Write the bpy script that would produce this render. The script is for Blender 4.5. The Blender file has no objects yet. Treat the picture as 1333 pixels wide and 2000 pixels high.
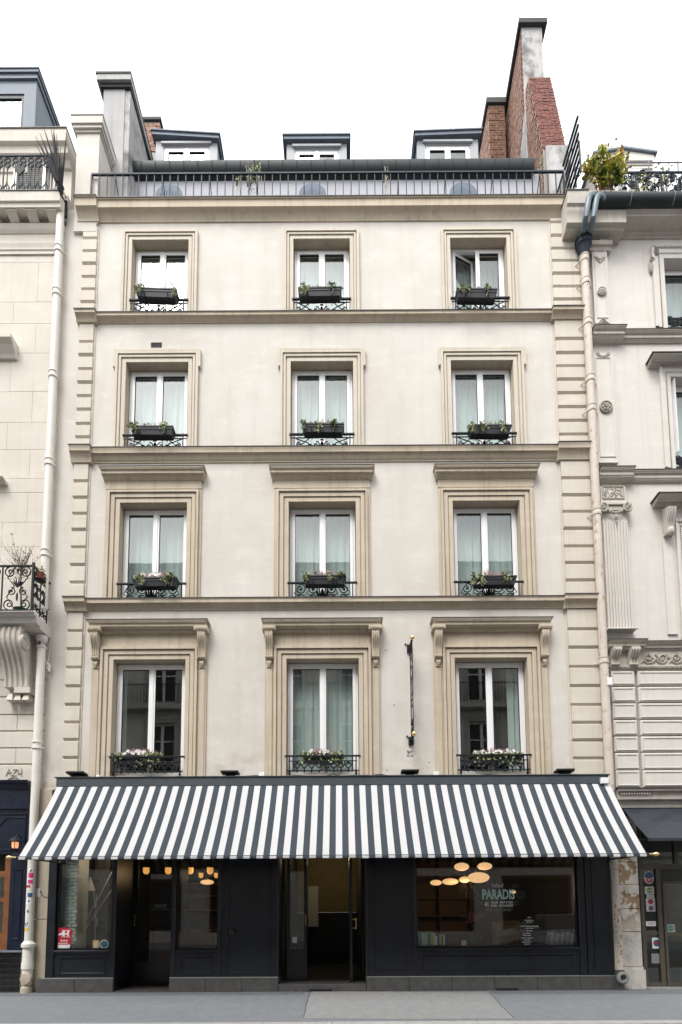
import bpy, bmesh, math, random
from math import sin, cos, pi, radians
from mathutils import Vector, Matrix

sc = bpy.context.scene
C = sc.collection
random.seed(7)

# ------------------------------------------------------------------ camera
CAM = Vector((0.0, -11.0, 1.6))
TH, PS, RO, PPY, FPX = 0.088989, -0.000843, -0.005206, 1672.3, 1100.0
_F = Vector((sin(PS)*cos(TH), cos(PS)*cos(TH), sin(TH)))
_R = Vector((cos(PS), -sin(PS), 0.0))
_U = _R.cross(_F)
_R2 = cos(RO)*_R + sin(RO)*_U
_U2 = -sin(RO)*_R + cos(RO)*_U
cd = bpy.data.cameras.new('camera')
cd.sensor_fit = 'VERTICAL'
cd.sensor_height = 36.0
cd.lens = FPX/2000.0*36.0
cd.shift_y = (PPY-1000.0)/2000.0
cd.clip_start = 0.05
cd.clip_end = 2000
cam = bpy.data.objects.new('camera', cd)
C.objects.link(cam)
cam.matrix_world = Matrix(((_R2.x, _U2.x, -_F.x, CAM.x), (_R2.y, _U2.y, -_F.y, CAM.y), (_R2.z, _U2.z, -_F.z, CAM.z), (0, 0, 0, 1)))
sc.camera = cam

# ------------------------------------------------------------------ sky, sun, exposure (bright overcast)
SUN_EL, SUN_AZ = radians(56), radians(205)      # high, soft, from behind the camera and a little to one side
w = bpy.data.worlds.new('World')
sc.world = w
w.use_nodes = True
nt = w.node_tree
nt.nodes.clear()
out = nt.nodes.new('ShaderNodeOutputWorld')
bg = nt.nodes.new('ShaderNodeBackground')
sky = nt.nodes.new('ShaderNodeTexSky')
sky.sky_type = 'NISHITA'
sky.sun_disc = False
sky.sun_elevation = SUN_EL
sky.sun_rotation = SUN_AZ
sky.dust_density = 6.0
sky.air_density = 1.0
sky.ozone_density = 1.0
hs = nt.nodes.new('ShaderNodeHueSaturation')
hs.inputs['Saturation'].default_value = 0.12
mx = nt.nodes.new('ShaderNodeMix')
mx.data_type = 'RGBA'
mx.inputs[0].default_value = 0.6                # even cloud layer over the clear sky
mx.inputs[7].default_value = (9.6, 9.8, 10.0, 1)
nt.links.new(sky.outputs[0], hs.inputs['Color'])
nt.links.new(hs.outputs[0], mx.inputs[6])
nt.links.new(mx.outputs[2], bg.inputs['Color'])
nt.links.new(bg.outputs[0], out.inputs['Surface'])
bg.inputs['Strength'].default_value = 0.12
sl = bpy.data.lights.new('sun', 'SUN')
sl.energy = 1.3
sl.angle = radians(25)
sl.color = (1.0, 0.97, 0.92)
so = bpy.data.objects.new('sun', sl)
C.objects.link(so)
_sd = Vector((sin(SUN_AZ)*cos(SUN_EL), cos(SUN_AZ)*cos(SUN_EL), sin(SUN_EL)))
so.rotation_euler = _sd.to_track_quat('Z', 'Y').to_euler()
so.location = (0, -30, 40)
vs = sc.view_settings
vs.view_transform = 'Standard'
vs.look = 'None'
vs.gamma = 1.0
vs.use_curve_mapping = False
vs.exposure = 1.08
sc.cycles.use_denoising = True
sc.cycles.max_bounces = 8
sc.cycles.transparent_max_bounces = 16
sc.cycles.caustics_reflective = False
sc.cycles.caustics_refractive = False
sc.cycles.sample_clamp_indirect = 6.0


def U(px, py, y=0.0):
    """photograph pixel -> (x, z) on the vertical plane at depth y (the facade is y = 0)"""
    d = _F + _R2*((px-666.5)/FPX) + _U2*((PPY-py)/FPX)
    t = (y-CAM.y)/d.y
    return d.x*t, CAM.z+d.z*t


def UX(px, py, y=0.0): return U(px, py, y)[0]
def UZ(py, y=0.0, px=640): return U(px, py, y)[1]


# ------------------------------------------------------------------ mesh helpers
class MB:
    def __init__(self):
        self.v = []; self.f = []; self.mi = []; self.M = None; self.m = 0

    def add(self, vs, fs):
        b = len(self.v)
        if self.M is not None:
            vs = [tuple(self.M @ Vector(p)) for p in vs]
        self.v += [tuple(p) for p in vs]
        for f in fs:
            self.f.append(tuple(i+b for i in f)); self.mi.append(self.m)
        return self

    def quad(self, a, b, c, d): return self.add([a, b, c, d], [(0, 1, 2, 3)])

    def box(self, x0, x1, y0, y1, z0, z1):
        return self.add([(x0, y0, z0), (x1, y0, z0), (x1, y1, z0), (x0, y1, z0), (x0, y0, z1), (x1, y0, z1), (x1, y1, z1), (x0, y1, z1)],
                        [(0, 3, 2, 1), (4, 5, 6, 7), (0, 1, 5, 4), (1, 2, 6, 5), (2, 3, 7, 6), (3, 0, 4, 7)])

    def cbox(self, x0, x1, y0, y1, z0, z1, c=0.01):
        """box whose front (-y) edges are chamfered by c"""
        vs = [(x0, y1, z0), (x1, y1, z0), (x1, y1, z1), (x0, y1, z1),
              (x0, y0+c, z0), (x1, y0+c, z0), (x1, y0+c, z1), (x0, y0+c, z1),
              (x0+c, y0, z0+c), (x1-c, y0, z0+c), (x1-c, y0, z1-c), (x0+c, y0, z1-c)]
        fs = [(3, 2, 1, 0), (8, 9, 10, 11)]
        for i in range(4):
            j = (i+1) % 4
            fs.append((i, j, 4+j, 4+i)); fs.append((4+i, 4+j, 8+j, 8+i))
        return self.add(vs, fs)

    def _ext(self, a, b):
        n = len(a)
        fs = [tuple(range(n-1, -1, -1)), tuple(range(n, 2*n))]
        for i in range(n):
            j = (i+1) % n
            fs.append((i, j, n+j, n+i))
        return self.add(a+b, fs)

    def extx(self, prof, x0, x1): return self._ext([(x0, p[0], p[1]) for p in prof], [(x1, p[0], p[1]) for p in prof])
    def exty(self, prof, y0, y1): return self._ext([(p[0], y0, p[1]) for p in prof], [(p[0], y1, p[1]) for p in prof])
    def extz(self, prof, z0, z1): return self._ext([(p[0], p[1], z0) for p in prof], [(p[0], p[1], z1) for p in prof])

    def tube(self, pts, r, n=6, closed=False):
        P = [Vector(p) for p in pts]
        k = len(P)
        rs = r if isinstance(r, (list, tuple)) else [r]*k
        vs = []; up = None
        for i, p in enumerate(P):
            if closed: t = P[(i+1) % k]-P[i-1]
            else: t = P[min(i+1, k-1)]-P[max(i-1, 0)]
            if t.length < 1e-9: t = Vector((0, 0, 1))
            t.normalize()
            if up is None:
                up = Vector((0, 1, 0)) if abs(t.y) < 0.9 else Vector((1, 0, 0))
            a = up-t*up.dot(t)
            if a.length < 1e-6: a = t.orthogonal()
            a.normalize(); up = a
            b = t.cross(a)
            for j in range(n):
                q = 2*pi*j/n+pi/n
                vs.append(p+(a*cos(q)+b*sin(q))*rs[i])
        fs = []
        for i in range(k if closed else k-1):
            i2 = (i+1) % k
            for j in range(n):
                j2 = (j+1) % n
                fs.append((i*n+j, i*n+j2, i2*n+j2, i2*n+j))
        if not closed:
            fs.append(tuple(range(n-1, -1, -1))); fs.append(tuple(range((k-1)*n, k*n)))
        return self.add(vs, fs)

    def lathe(self, prof, c, n=12, axis='z'):
        vs = []; fs = []
        for (r, h) in prof:
            for j in range(n):
                a = 2*pi*j/n
                if axis == 'z': vs.append((c[0]+r*cos(a), c[1]+r*sin(a), c[2]+h))
                elif axis == 'y': vs.append((c[0]+r*cos(a), c[1]+h, c[2]+r*sin(a)))
                else: vs.append((c[0]+h, c[1]+r*cos(a), c[2]+r*sin(a)))
        for i in range(len(prof)-1):
            for j in range(n):
                j2 = (j+1) % n
                fs.append((i*n+j, i*n+j2, (i+1)*n+j2, (i+1)*n+j))
        fs.append(tuple(range(n-1, -1, -1))); fs.append(tuple(range((len(prof)-1)*n, len(prof)*n)))
        return self.add(vs, fs)

    def ell(self, c, rx, ry, rz, n=10, k=6):
        vs = [(c[0], c[1], c[2]-rz)]; fs = []
        for i in range(1, k):
            a = -pi/2+pi*i/k
            for j in range(n):
                b = 2*pi*j/n
                vs.append((c[0]+rx*cos(a)*cos(b), c[1]+ry*cos(a)*sin(b), c[2]+rz*sin(a)))
        vs.append((c[0], c[1], c[2]+rz))
        for j in range(n):
            j2 = (j+1) % n
            fs.append((0, 1+j2, 1+j))
            for i in range(k-2):
                fs.append((1+i*n+j, 1+i*n+j2, 1+(i+1)*n+j2, 1+(i+1)*n+j))
            fs.append((1+(k-2)*n+j, 1+(k-2)*n+j2, len(vs)-1))
        return self.add(vs, fs)

    def mould3(self, x0, x1, z0, z1, prof):
        """door-case moulding round three sides of an opening; prof = [(outward offset, y), ...] from inside to outside"""
        prof = [(prof[0][0], 0.0)]+list(prof)+[(prof[-1][0], 0.05)]
        vs = []
        for (o, y) in prof:
            vs += [(x0-o, y, z0), (x0-o, y, z1+o), (x1+o, y, z1+o), (x1+o, y, z0)]
        fs = []
        for i in range(len(prof)-1):
            a = i*4
            for j in range(3):
                fs.append((a+j, a+j+1, a+4+j+1, a+4+j))
        return self.add(vs, fs)

    def mould4(self, x0, x1, z0, z1, prof):
        vs = []
        for (o, y) in prof:
            vs += [(x0-o, y, z0-o), (x0-o, y, z1+o), (x1+o, y, z1+o), (x1+o, y, z0-o)]
        fs = []
        for i in range(len(prof)-1):
            a = i*4
            for j in range(4):
                k = (j+1) % 4
                fs.append((a+j, a+k, a+4+k, a+4+j))
        return self.add(vs, fs)

    def build(self, name, mats, parent=None, smooth=True, normals=True, **kw):
        me = bpy.data.meshes.new(name)
        me.from_pydata(self.v, [], self.f)
        if not isinstance(mats, (list, tuple)): mats = [mats]
        for m in mats: me.materials.append(m)
        if len(mats) > 1: me.polygons.foreach_set('material_index', self.mi)
        if normals:
            bm = bmesh.new(); bm.from_mesh(me)
            bmesh.ops.recalc_face_normals(bm, faces=bm.faces)
            bm.to_mesh(me); bm.free()
        if smooth:
            me.polygons.foreach_set('use_smooth', [True]*len(me.polygons))
            me.set_sharp_from_angle(angle=radians(38))
        return link(name, me, parent, **kw)


def link(name, me, parent=None, **kw):
    o = bpy.data.objects.new(name, me)
    C.objects.link(o)
    if parent is not None: par(o, parent)
    for k, v in kw.items(): o[k] = v
    return o


def par(o, p):
    o.parent = p
    o.matrix_parent_inverse = world_of(p).inverted()


def world_of(p):
    m = Matrix.Translation(p.location) @ p.rotation_euler.to_matrix().to_4x4()
    if p.parent is not None: m = world_of(p.parent) @ p.matrix_parent_inverse @ m
    return m


def thing(name, label, cat, loc=(0, 0, 0), group=None):
    o = bpy.data.objects.new(name, None)
    C.objects.link(o)
    o.location = loc
    o.empty_display_size = 0.2
    o['label'] = label; o['category'] = cat
    if group: o['group'] = group
    return o


def tag(o, label, cat, group=None):
    o['label'] = label; o['category'] = cat
    if group: o['group'] = group
    return o


def struct(o): o['kind'] = 'structure'; return o


def spiral(cx, cz, r, turns, a0, sgn, y, n=None, r1=0.12):
    """flat spiral in a plane of constant y, from the outside in"""
    n = n or max(8, int(turns*10))
    return [(cx+(r*(1-(1-r1)*i/n))*cos(a0+sgn*2*pi*turns*i/n), y, cz+(r*(1-(1-r1)*i/n))*sin(a0+sgn*2*pi*turns*i/n)) for i in range(n+1)]


def text_mesh(s, size, font_scale_x=1.0, extrude=0.0, spacing=1.0, shear=0.0, bold=0.0):
    cu = bpy.data.curves.new('text', 'FONT')
    cu.body = s; cu.size = size; cu.extrude = extrude; cu.align_x = 'CENTER'; cu.space_character = spacing; cu.shear = shear
    cu.resolution_u = 3; cu.offset = bold
    o = bpy.data.objects.new('text', cu)
    C.objects.link(o)
    dg = bpy.context.evaluated_depsgraph_get()
    me = bpy.data.meshes.new_from_object(o.evaluated_get(dg))
    bpy.data.objects.remove(o); bpy.data.curves.remove(cu)
    for v in me.vertices: v.co.x *= font_scale_x
    return me


def text(s, name, x, z, y, size, mat, parent, sx=1.0, extrude=0.0006, spacing=1.0, shear=0.0, bold=0.0, **kw):
    """upright lettering facing -y, centred on x"""
    me = text_mesh(s, size, sx, extrude, spacing, shear, bold)
    for v in me.vertices: v.co = (x+v.co.x, y-v.co.z, z+v.co.y)
    me.materials.clear(); me.materials.append(mat)
    return link(name, me, parent, **kw)


# ------------------------------------------------------------------ materials
def new_mat(name):
    m = bpy.data.materials.new(name)
    m.use_nodes = True
    n = m.node_tree.nodes; l = m.node_tree.links
    b = n['Principled BSDF']
    return m, n, l, b


def N(n, kind, **kw):
    o = n.new('ShaderNode'+kind)
    for k, v in kw.items(): setattr(o, k, v)
    return o


def pos(n, l, scale=(1, 1, 1)):
    g = N(n, 'NewGeometry')
    mp = N(n, 'Mapping')
    mp.inputs['Scale'].default_value = scale
    l.new(g.outputs['Position'], mp.inputs['Vector'])
    return mp.outputs[0]


def noise(n, l, scale, detail=4, rough=0.55, vec=(1, 1, 1), lo=0.35, hi=0.65):
    t = N(n, 'TexNoise')
    t.inputs['Scale'].default_value = scale; t.inputs['Detail'].default_value = detail; t.inputs['Roughness'].default_value = rough
    l.new(pos(n, l, vec), t.inputs['Vector'])
    r = N(n, 'MapRange')
    r.inputs['From Min'].default_value = lo; r.inputs['From Max'].default_value = hi
    l.new(t.outputs['Fac'], r.inputs['Value'])
    return r.outputs[0], t.outputs['Fac']


def mixc(n, l, fac, a, b, amt=1.0):
    m = N(n, 'Mix', data_type='RGBA')
    if amt != 1.0:
        k = N(n, 'Math', operation='MULTIPLY'); k.inputs[1].default_value = amt
        l.new(fac, k.inputs[0]); fac = k.outputs[0]
    l.new(fac, m.inputs[0])
    for s, i in ((a, 6), (b, 7)):
        if isinstance(s, tuple): m.inputs[i].default_value = (*s, 1) if len(s) == 3 else s
        else: l.new(s, m.inputs[i])
    return m.outputs[2]


def bump(n, l, b, h, strength=0.3, dist=0.01):
    bp = N(n, 'Bump')
    bp.inputs['Strength'].default_value = strength; bp.inputs['Distance'].default_value = dist
    l.new(h, bp.inputs['Height']); l.new(bp.outputs[0], b.inputs['Normal'])


def plaster(name, base, blotch, streak, rough=0.9, bs=0.55, ss=0.5, scale=0.7, grain=45, gb=0.25, dirt=None, ds=0.4, sw=3.0, dlo=0.60, dsc=6.5, splash=None):
    """mottled limewash or stone: large blotches, long vertical rain streaks, small stains and fine grain"""
    m, n, l, b = new_mat(name)
    f1, _ = noise(n, l, scale, 6, 0.6, (1, 1, 1), 0.38, 0.66)
    c = mixc(n, l, f1, base, blotch, bs)
    f5, _ = noise(n, l, 1.7, 5, 0.65, (0.8, 0.8, 1.9), 0.52, 0.72)
    c = mixc(n, l, f5, c, tuple(min(0.8, x*1.13) for x in base), 0.7)
    f2, _ = noise(n, l, 3.2, 5, 0.6, (sw, sw, 0.16), 0.50, 0.78)
    c = mixc(n, l, f2, c, streak, ss)
    f3, _ = noise(n, l, dsc, 5, 0.62, (1, 1, 0.7), dlo, dlo+0.18)
    c = mixc(n, l, f3, c, dirt or streak, ds)
    if splash:      # rusty water marks left along the top of the awning box
        g = N(n, 'NewGeometry'); sx = N(n, 'SeparateXYZ'); l.new(g.outputs['Position'], sx.inputs[0])
        mr = N(n, 'MapRange'); mr.inputs['From Min'].default_value = 5.0; mr.inputs['From Max'].default_value = 4.2; l.new(sx.outputs['Z'], mr.inputs['Value'])
        fs, _ = noise(n, l, 2.4, 6, 0.65, (1, 1, 1.6), 0.48, 0.70)
        k = N(n, 'Math', operation='MULTIPLY'); l.new(fs, k.inputs[0]); l.new(mr.outputs[0], k.inputs[1])
        c = mixc(n, l, k.outputs[0], c, splash, 0.75)
    f4, raw = noise(n, l, grain, 3, 0.7, (1, 1, 1), 0.3, 0.7)
    c = mixc(n, l, f4, c, tuple(x*0.90 for x in base), 0.25)
    l.new(c, b.inputs['Base Color'])
    b.inputs['Roughness'].default_value = rough
    b.inputs['Specular IOR Level'].default_value = 0.2
    bump(n, l, b, raw, gb, 0.006)
    return m


def paint(name, col, rough=0.45, var=0.15, spec=0.4, scale=2.5, metal=0.0, wear=None, wamt=0.4, rvar=0.15, bumpy=0.0):
    m, n, l, b = new_mat(name)
    f, raw = noise(n, l, scale, 6, 0.65, (1, 1, 1), 0.3, 0.7)
    c = mixc(n, l, f, tuple(x*(1-var) for x in col), tuple(min(1, x*(1+var)) for x in col))
    if wear:
        f2, _ = noise(n, l, scale*4, 5, 0.7, (1, 1, 0.6), 0.56, 0.68)
        c = mixc(n, l, f2, c, wear, wamt)
    l.new(c, b.inputs['Base Color'])
    r = N(n, 'MapRange')
    r.inputs['To Min'].default_value = max(0.02, rough-rvar); r.inputs['To Max'].default_value = min(1, rough+rvar)
    l.new(raw, r.inputs['Value']); l.new(r.outputs[0], b.inputs['Roughness'])
    b.inputs['Metallic'].default_value = metal
    b.inputs['Specular IOR Level'].default_value = spec
    if bumpy: bump(n, l, b, raw, bumpy, 0.01)
    return m


def plain(name, col, rough=0.6, metal=0.0, spec=0.4):
    m, n, l, b = new_mat(name)
    b.inputs['Base Color'].default_value = (*col, 1); b.inputs['Roughness'].default_value = rough
    b.inputs['Metallic'].default_value = metal; b.inputs['Specular IOR Level'].default_value = spec
    return m


def glow(name, col, strength):
    m, n, l, b = new_mat(name)
    b.inputs['Base Color'].default_value = (*col, 1)
    b.inputs['Emission Color'].default_value = (*col, 1); b.inputs['Emission Strength'].default_value = strength
    return m


def glassy(name, tint, base=0.05, edge=0.8, rough=0.0, wav=0.0):
    m, n, l, b = new_mat(name)
    n.remove(b)
    lw = N(n, 'LayerWeight'); lw.inputs['Blend'].default_value = 0.5
    p = N(n, 'Math', operation='POWER'); p.inputs[1].default_value = 5.0
    l.new(lw.outputs['Facing'], p.inputs[0])
    k = N(n, 'Math', operation='MULTIPLY_ADD'); k.inputs[1].default_value = edge; k.inputs[2].default_value = base
    l.new(p.outputs[0], k.inputs[0])
    t = N(n, 'BsdfTransparent'); t.inputs[0].default_value = (*tint, 1)
    g = N(n, 'BsdfGlossy'); g.inputs['Roughness'].default_value = rough
    if wav:
        f, raw = noise(n, l, 1.3, 2, 0.5)
        bp = N(n, 'Bump'); bp.inputs['Strength'].default_value = wav; bp.inputs['Distance'].default_value = 0.02
        l.new(raw, bp.inputs['Height']); l.new(bp.outputs[0], g.inputs['Normal'])
    mxs = N(n, 'MixShader')
    l.new(k.outputs[0], mxs.inputs[0]); l.new(t.outputs[0], mxs.inputs[1]); l.new(g.outputs[0], mxs.inputs[2])
    l.new(mxs.outputs[0], n['Material Output'].inputs['Surface'])
    return m


def leafy(name, cols, scale=9.0, rough=0.55):
    m, n, l, b = new_mat(name)
    t = N(n, 'TexNoise'); t.inputs['Scale'].default_value = scale; t.inputs['Detail'].default_value = 2
    l.new(pos(n, l), t.inputs['Vector'])
    r = N(n, 'ValToRGB')
    e = r.color_ramp.elements
    while len(e) < len(cols): e.new(0.5)
    for i, c in enumerate(cols):
        e[i].position = 0.3+0.4*i/max(1, len(cols)-1); e[i].color = (*c, 1)
    l.new(t.outputs['Fac'], r.inputs[0]); l.new(r.outputs[0], b.inputs['Base Color'])
    b.inputs['Roughness'].default_value = rough
    return m


def brickmat(name, cols, scale=14.0):
    m = leafy(name, cols, scale, 0.9)
    n = m.node_tree.nodes; l = m.node_tree.links; b = n['Principled BSDF']
    _, raw = noise(n, l, 60, 4)
    bump(n, l, b, raw, 0.4, 0.006)
    return m


M = {}
M['wall'] = plaster('limewash', (0.635, 0.602, 0.557), (0.545, 0.505, 0.455), (0.48, 0.435, 0.38), bs=0.8, ss=0.45, ds=0.30, sw=1.3, splash=(0.38, 0.30, 0.20))
M['trim'] = plaster('stone_trim', (0.55, 0.48, 0.385), (0.46, 0.385, 0.295), (0.30, 0.235, 0.165), bs=0.6, ss=0.6, ds=0.3, scale=1.3)
M['trimlight'] = plaster('pale_stone_trim', (0.60, 0.545, 0.465), (0.53, 0.47, 0.385), (0.40, 0.33, 0.25), bs=0.6, ss=0.5, ds=0.3, scale=1.3)
M['quoin'] = plaster('quoin_stone', (0.62, 0.572, 0.505), (0.55, 0.495, 0.42), (0.46, 0.40, 0.32), bs=0.6, ss=0.4, ds=0.25, scale=1.6)
M['lwall'] = plaster('left_stone', (0.62, 0.58, 0.52), (0.555, 0.51, 0.445), (0.47, 0.42, 0.35), bs=0.6, ss=0.35, scale=1.1)
M['rwall'] = plaster('right_stone', (0.64, 0.61, 0.57), (0.58, 0.545, 0.50), (0.46, 0.42, 0.37), bs=0.5, ss=0.35, scale=1.1)
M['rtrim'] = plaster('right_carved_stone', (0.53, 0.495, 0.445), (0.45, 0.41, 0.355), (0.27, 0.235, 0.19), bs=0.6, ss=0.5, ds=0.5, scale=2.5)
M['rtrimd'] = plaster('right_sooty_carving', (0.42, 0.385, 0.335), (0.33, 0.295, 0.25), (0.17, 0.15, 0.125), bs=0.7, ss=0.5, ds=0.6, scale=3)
M['pier'] = plaster('bare_sandstone', (0.50, 0.44, 0.35), (0.42, 0.36, 0.27), (0.27, 0.23, 0.17), bs=0.7, ss=0.5, ds=0.6, scale=2.2, grain=25, gb=0.6)
M['lead'] = paint('lead_flashing', (0.075, 0.07, 0.065), 0.6, 0.3)
M['joint'] = plain('dark_joint', (0.20, 0.165, 0.125), 0.95)  # dark brown of the gaps between kerb stones and between the houses
M['pvc'] = paint('white_window_paint', (0.80, 0.80, 0.81), 0.35, 0.03)
M['seal'] = plain('black_gasket', (0.03, 0.03, 0.03), 0.6)
M['glass'] = glassy('window_glass', (0.82, 0.87, 0.86), 0.105, 0.8, 0.0, 0.02)
M['shopglass'] = glassy('shop_glass', (0.88, 0.90, 0.89), 0.052, 0.8, 0.0, 0.01)
M['curtain'] = paint('sheer_curtain', (0.78, 0.79, 0.79), 0.9, 0.04, 0.1)
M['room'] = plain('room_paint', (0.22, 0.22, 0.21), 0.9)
M['iron'] = paint('black_iron', (0.016, 0.018, 0.022), 0.6, 0.25, 0.2)
M['ironblue'] = paint('blue_black_iron', (0.022, 0.030, 0.042), 0.6, 0.25, 0.25)
M['planter'] = paint('anthracite_plastic', (0.026, 0.027, 0.034), 0.55, 0.15)
M['soil'] = plain('soil', (0.03, 0.022, 0.016), 0.95)
M['ivy'] = leafy('variegated_ivy', [(0.07, 0.12, 0.035), (0.27, 0.31, 0.14), (0.62, 0.62, 0.44)], 26)
M['heather'] = leafy('heather', [(0.13, 0.10, 0.09), (0.36, 0.15, 0.17), (0.50, 0.30, 0.31)], 30)
M['petal'] = plain('white_petal', (0.82, 0.80, 0.80), 0.7)
M['grassy'] = leafy('dry_sprigs', [(0.10, 0.11, 0.06), (0.20, 0.20, 0.12), (0.30, 0.24, 0.20)], 20)
M['fabw'] = paint('white_canvas', (0.50, 0.50, 0.505), 0.85, 0.035, 0.1, 1.2)
M['fabd'] = paint('charcoal_canvas', (0.050, 0.059, 0.072), 0.85, 0.10, 0.1, 1.5)
M['alu'] = paint('grey_powder_coat', (0.060, 0.072, 0.083), 0.45, 0.12)
M['black'] = plain('matt_black', (0.012, 0.012, 0.014), 0.5)
M['navyblack'] = paint('blue_black_gloss', (0.011, 0.013, 0.018), 0.32, 0.2, 0.45, 1.5)
M['brass'] = paint('brass', (0.72, 0.50, 0.22), 0.28, 0.1, 0.5, 8, 1.0)
M['gold'] = paint('gilt', (0.80, 0.60, 0.30), 0.35, 0.1, 0.5, 8, 0.7)
M['tile'] = paint('slate_plinth', (0.085, 0.082, 0.080), 0.6, 0.25, 0.3, 6, 0, (0.13, 0.125, 0.12), 0.4)
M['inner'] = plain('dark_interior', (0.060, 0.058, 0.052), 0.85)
M['innerw'] = paint('ochre_wall', (0.27, 0.215, 0.11), 0.8, 0.15)
M['whitebrick'] = paint('white_painted_brick', (0.70, 0.74, 0.70), 0.7, 0.08, 0.2, 6, bumpy=0.3)
M['pipew'] = paint('cream_pipe_paint', (0.72, 0.69, 0.63), 0.5, 0.05, 0.4, 3, 0, (0.55, 0.50, 0.42), 0.3)
M['piper'] = paint('rust_streaked_pipe', (0.56, 0.50, 0.44), 0.6, 0.12, 0.3, 2.2, 0, (0.34, 0.17, 0.08), 0.9)
M['zinc'] = paint('zinc', (0.175, 0.205, 0.245), 0.6, 0.16, 0.2, 3, 0.0)
M['zincd'] = paint('dark_zinc', (0.024, 0.030, 0.034), 0.55, 0.25, 0.3, 3, 0.0)
M['setback'] = paint('lilac_grey_render', (0.40, 0.40, 0.44), 0.8, 0.06)
M['render'] = plaster('grey_render', (0.44, 0.435, 0.43), (0.35, 0.345, 0.34), (0.21, 0.205, 0.20), bs=0.6, ss=0.45, ds=0.4, scale=1.3)
M['renderw'] = plaster('stained_white_render', (0.47, 0.465, 0.46), (0.36, 0.35, 0.34), (0.09, 0.08, 0.075), bs=0.6, ss=0.6, ds=0.85, dlo=0.50, dsc=2.6, scale=1.1)
M['brickred'] = brickmat('red_brick', [(0.06, 0.028, 0.026), (0.15, 0.048, 0.036), (0.24, 0.085, 0.058)])
M['brickpink'] = brickmat('weathered_brick', [(0.16, 0.07, 0.052), (0.30, 0.165, 0.12), (0.46, 0.32, 0.25)])
M['brickbrown'] = brickmat('brown_brick', [(0.07, 0.04, 0.026), (0.16, 0.068, 0.04), (0.25, 0.14, 0.085)])
M['mortar'] = plain('mortar', (0.36, 0.32, 0.28), 0.95)
M['soot'] = paint('sooty_coping', (0.055, 0.052, 0.052), 0.8, 0.3)
M['pale'] = paint('dormer_paint', (0.34, 0.35, 0.37), 0.6, 0.06)
M['navy'] = paint('navy_paint', (0.006, 0.010, 0.026), 0.3, 0.2, 0.5, 2)
M['wood'] = paint('varnished_door', (0.20, 0.075, 0.025), 0.35, 0.3, 0.5, 5)
M['btile'] = paint('black_glazed_tile', (0.010, 0.010, 0.012), 0.12, 0.2, 0.5, 5)
M['lampglass'] = glow('amber_lamp_glass', (1.0, 0.42, 0.20), 0.45)
M['pendant'] = glow('opal_pendant', (1.0, 0.58, 0.28), 0.52)
M['pendantw'] = glow('warm_bulb_shade', (1.0, 0.45, 0.11), 0.45)
M['spot'] = glow('ceiling_spot', (1.0, 0.9, 0.7), 2.0)
M['red'] = plain('red_enamel', (0.50, 0.022, 0.04), 0.35)
M['white'] = plain('white_enamel', (0.80, 0.80, 0.80), 0.5)
M['offw'] = plain('off_white_print', (0.62, 0.62, 0.60), 0.6)
M['mint'] = plain('mint_print', (0.42, 0.60, 0.56), 0.6)
M['greyp'] = plain('faded_print', (0.26, 0.27, 0.26), 0.7)
M['yellow'] = plain('yellow_print', (0.75, 0.50, 0.06), 0.5)
M['blue'] = plain('blue_print', (0.03, 0.13, 0.25), 0.5)
M['green'] = plain('green_print', (0.10, 0.30, 0.18), 0.5)
M['pink'] = plain('pink_print', (0.62, 0.03, 0.22), 0.6)
M['bronze'] = paint('bronze_anodised', (0.10, 0.088, 0.068), 0.4, 0.15, 0.5, 3, 0.3)
M['asphalt'] = None


# ------------------------------------------------------------------ ground
def G(px, py, z=0.0):
    d = _F + _R2*((px-666.5)/FPX) + _U2*((PPY-py)/FPX)
    t = (z-CAM.z)/d.z
    return d.x*t, CAM.y+d.y*t


def asphalt(name, a, b_, c_, grain=95):
    m, n, l, b = new_mat(name)
    f1, _ = noise(n, l, 1.1, 6, 0.65, (1, 1, 1), 0.35, 0.68)
    c = mixc(n, l, f1, a, b_, 0.8)
    f2, _ = noise(n, l, 5, 5, 0.7, (1, 0.5, 1), 0.55, 0.75)
    c = mixc(n, l, f2, c, c_, 0.45)
    f4, _ = noise(n, l, 24, 4, 0.8, (1, .45, 1), 0.42, 0.62)
    c = mixc(n, l, f4, c, tuple(x*0.62 for x in a), 0.55)
    f6, _ = noise(n, l, 7, 5, 0.7, (1, .4, 1), 0.45, 0.68)
    c = mixc(n, l, f6, c, tuple(min(.8, x*1.25) for x in a), 0.55)
    f3, raw = noise(n, l, grain, 3, 0.8, (1, 1, 1), 0.30, 0.70)
    c = mixc(n, l, f3, tuple(x*0.55 for x in a), c, 1.0)
    l.new(c, b.inputs['Base Color'])
    b.inputs['Roughness'].default_value = 0.85
    bump(n, l, b, raw, 0.8, 0.01)
    return m


M['road'] = asphalt('road_asphalt', (0.06, 0.06, 0.062), (0.05, 0.05, 0.052), (0.08, 0.08, 0.08))
M['walk'] = asphalt('pavement_asphalt', (0.27, 0.283, 0.305), (0.22, 0.235, 0.257), (0.33, 0.338, 0.35))
M['patch'] = asphalt('newer_pavement_asphalt', (0.36, 0.36, 0.36), (0.315, 0.315, 0.318), (0.40, 0.40, 0.40))
M['walk_shade'] = asphalt('shaded_pavement_asphalt', (0.20, 0.213, 0.235), (0.17, 0.182, 0.205), (0.26, 0.268, 0.28))  # darker asphalt tone, painted in for the contact shade near the plinth
M['kerb'] = asphalt('granite', (0.55, 0.54, 0.52), (0.48, 0.47, 0.45), (0.40, 0.39, 0.37), 60)

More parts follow.
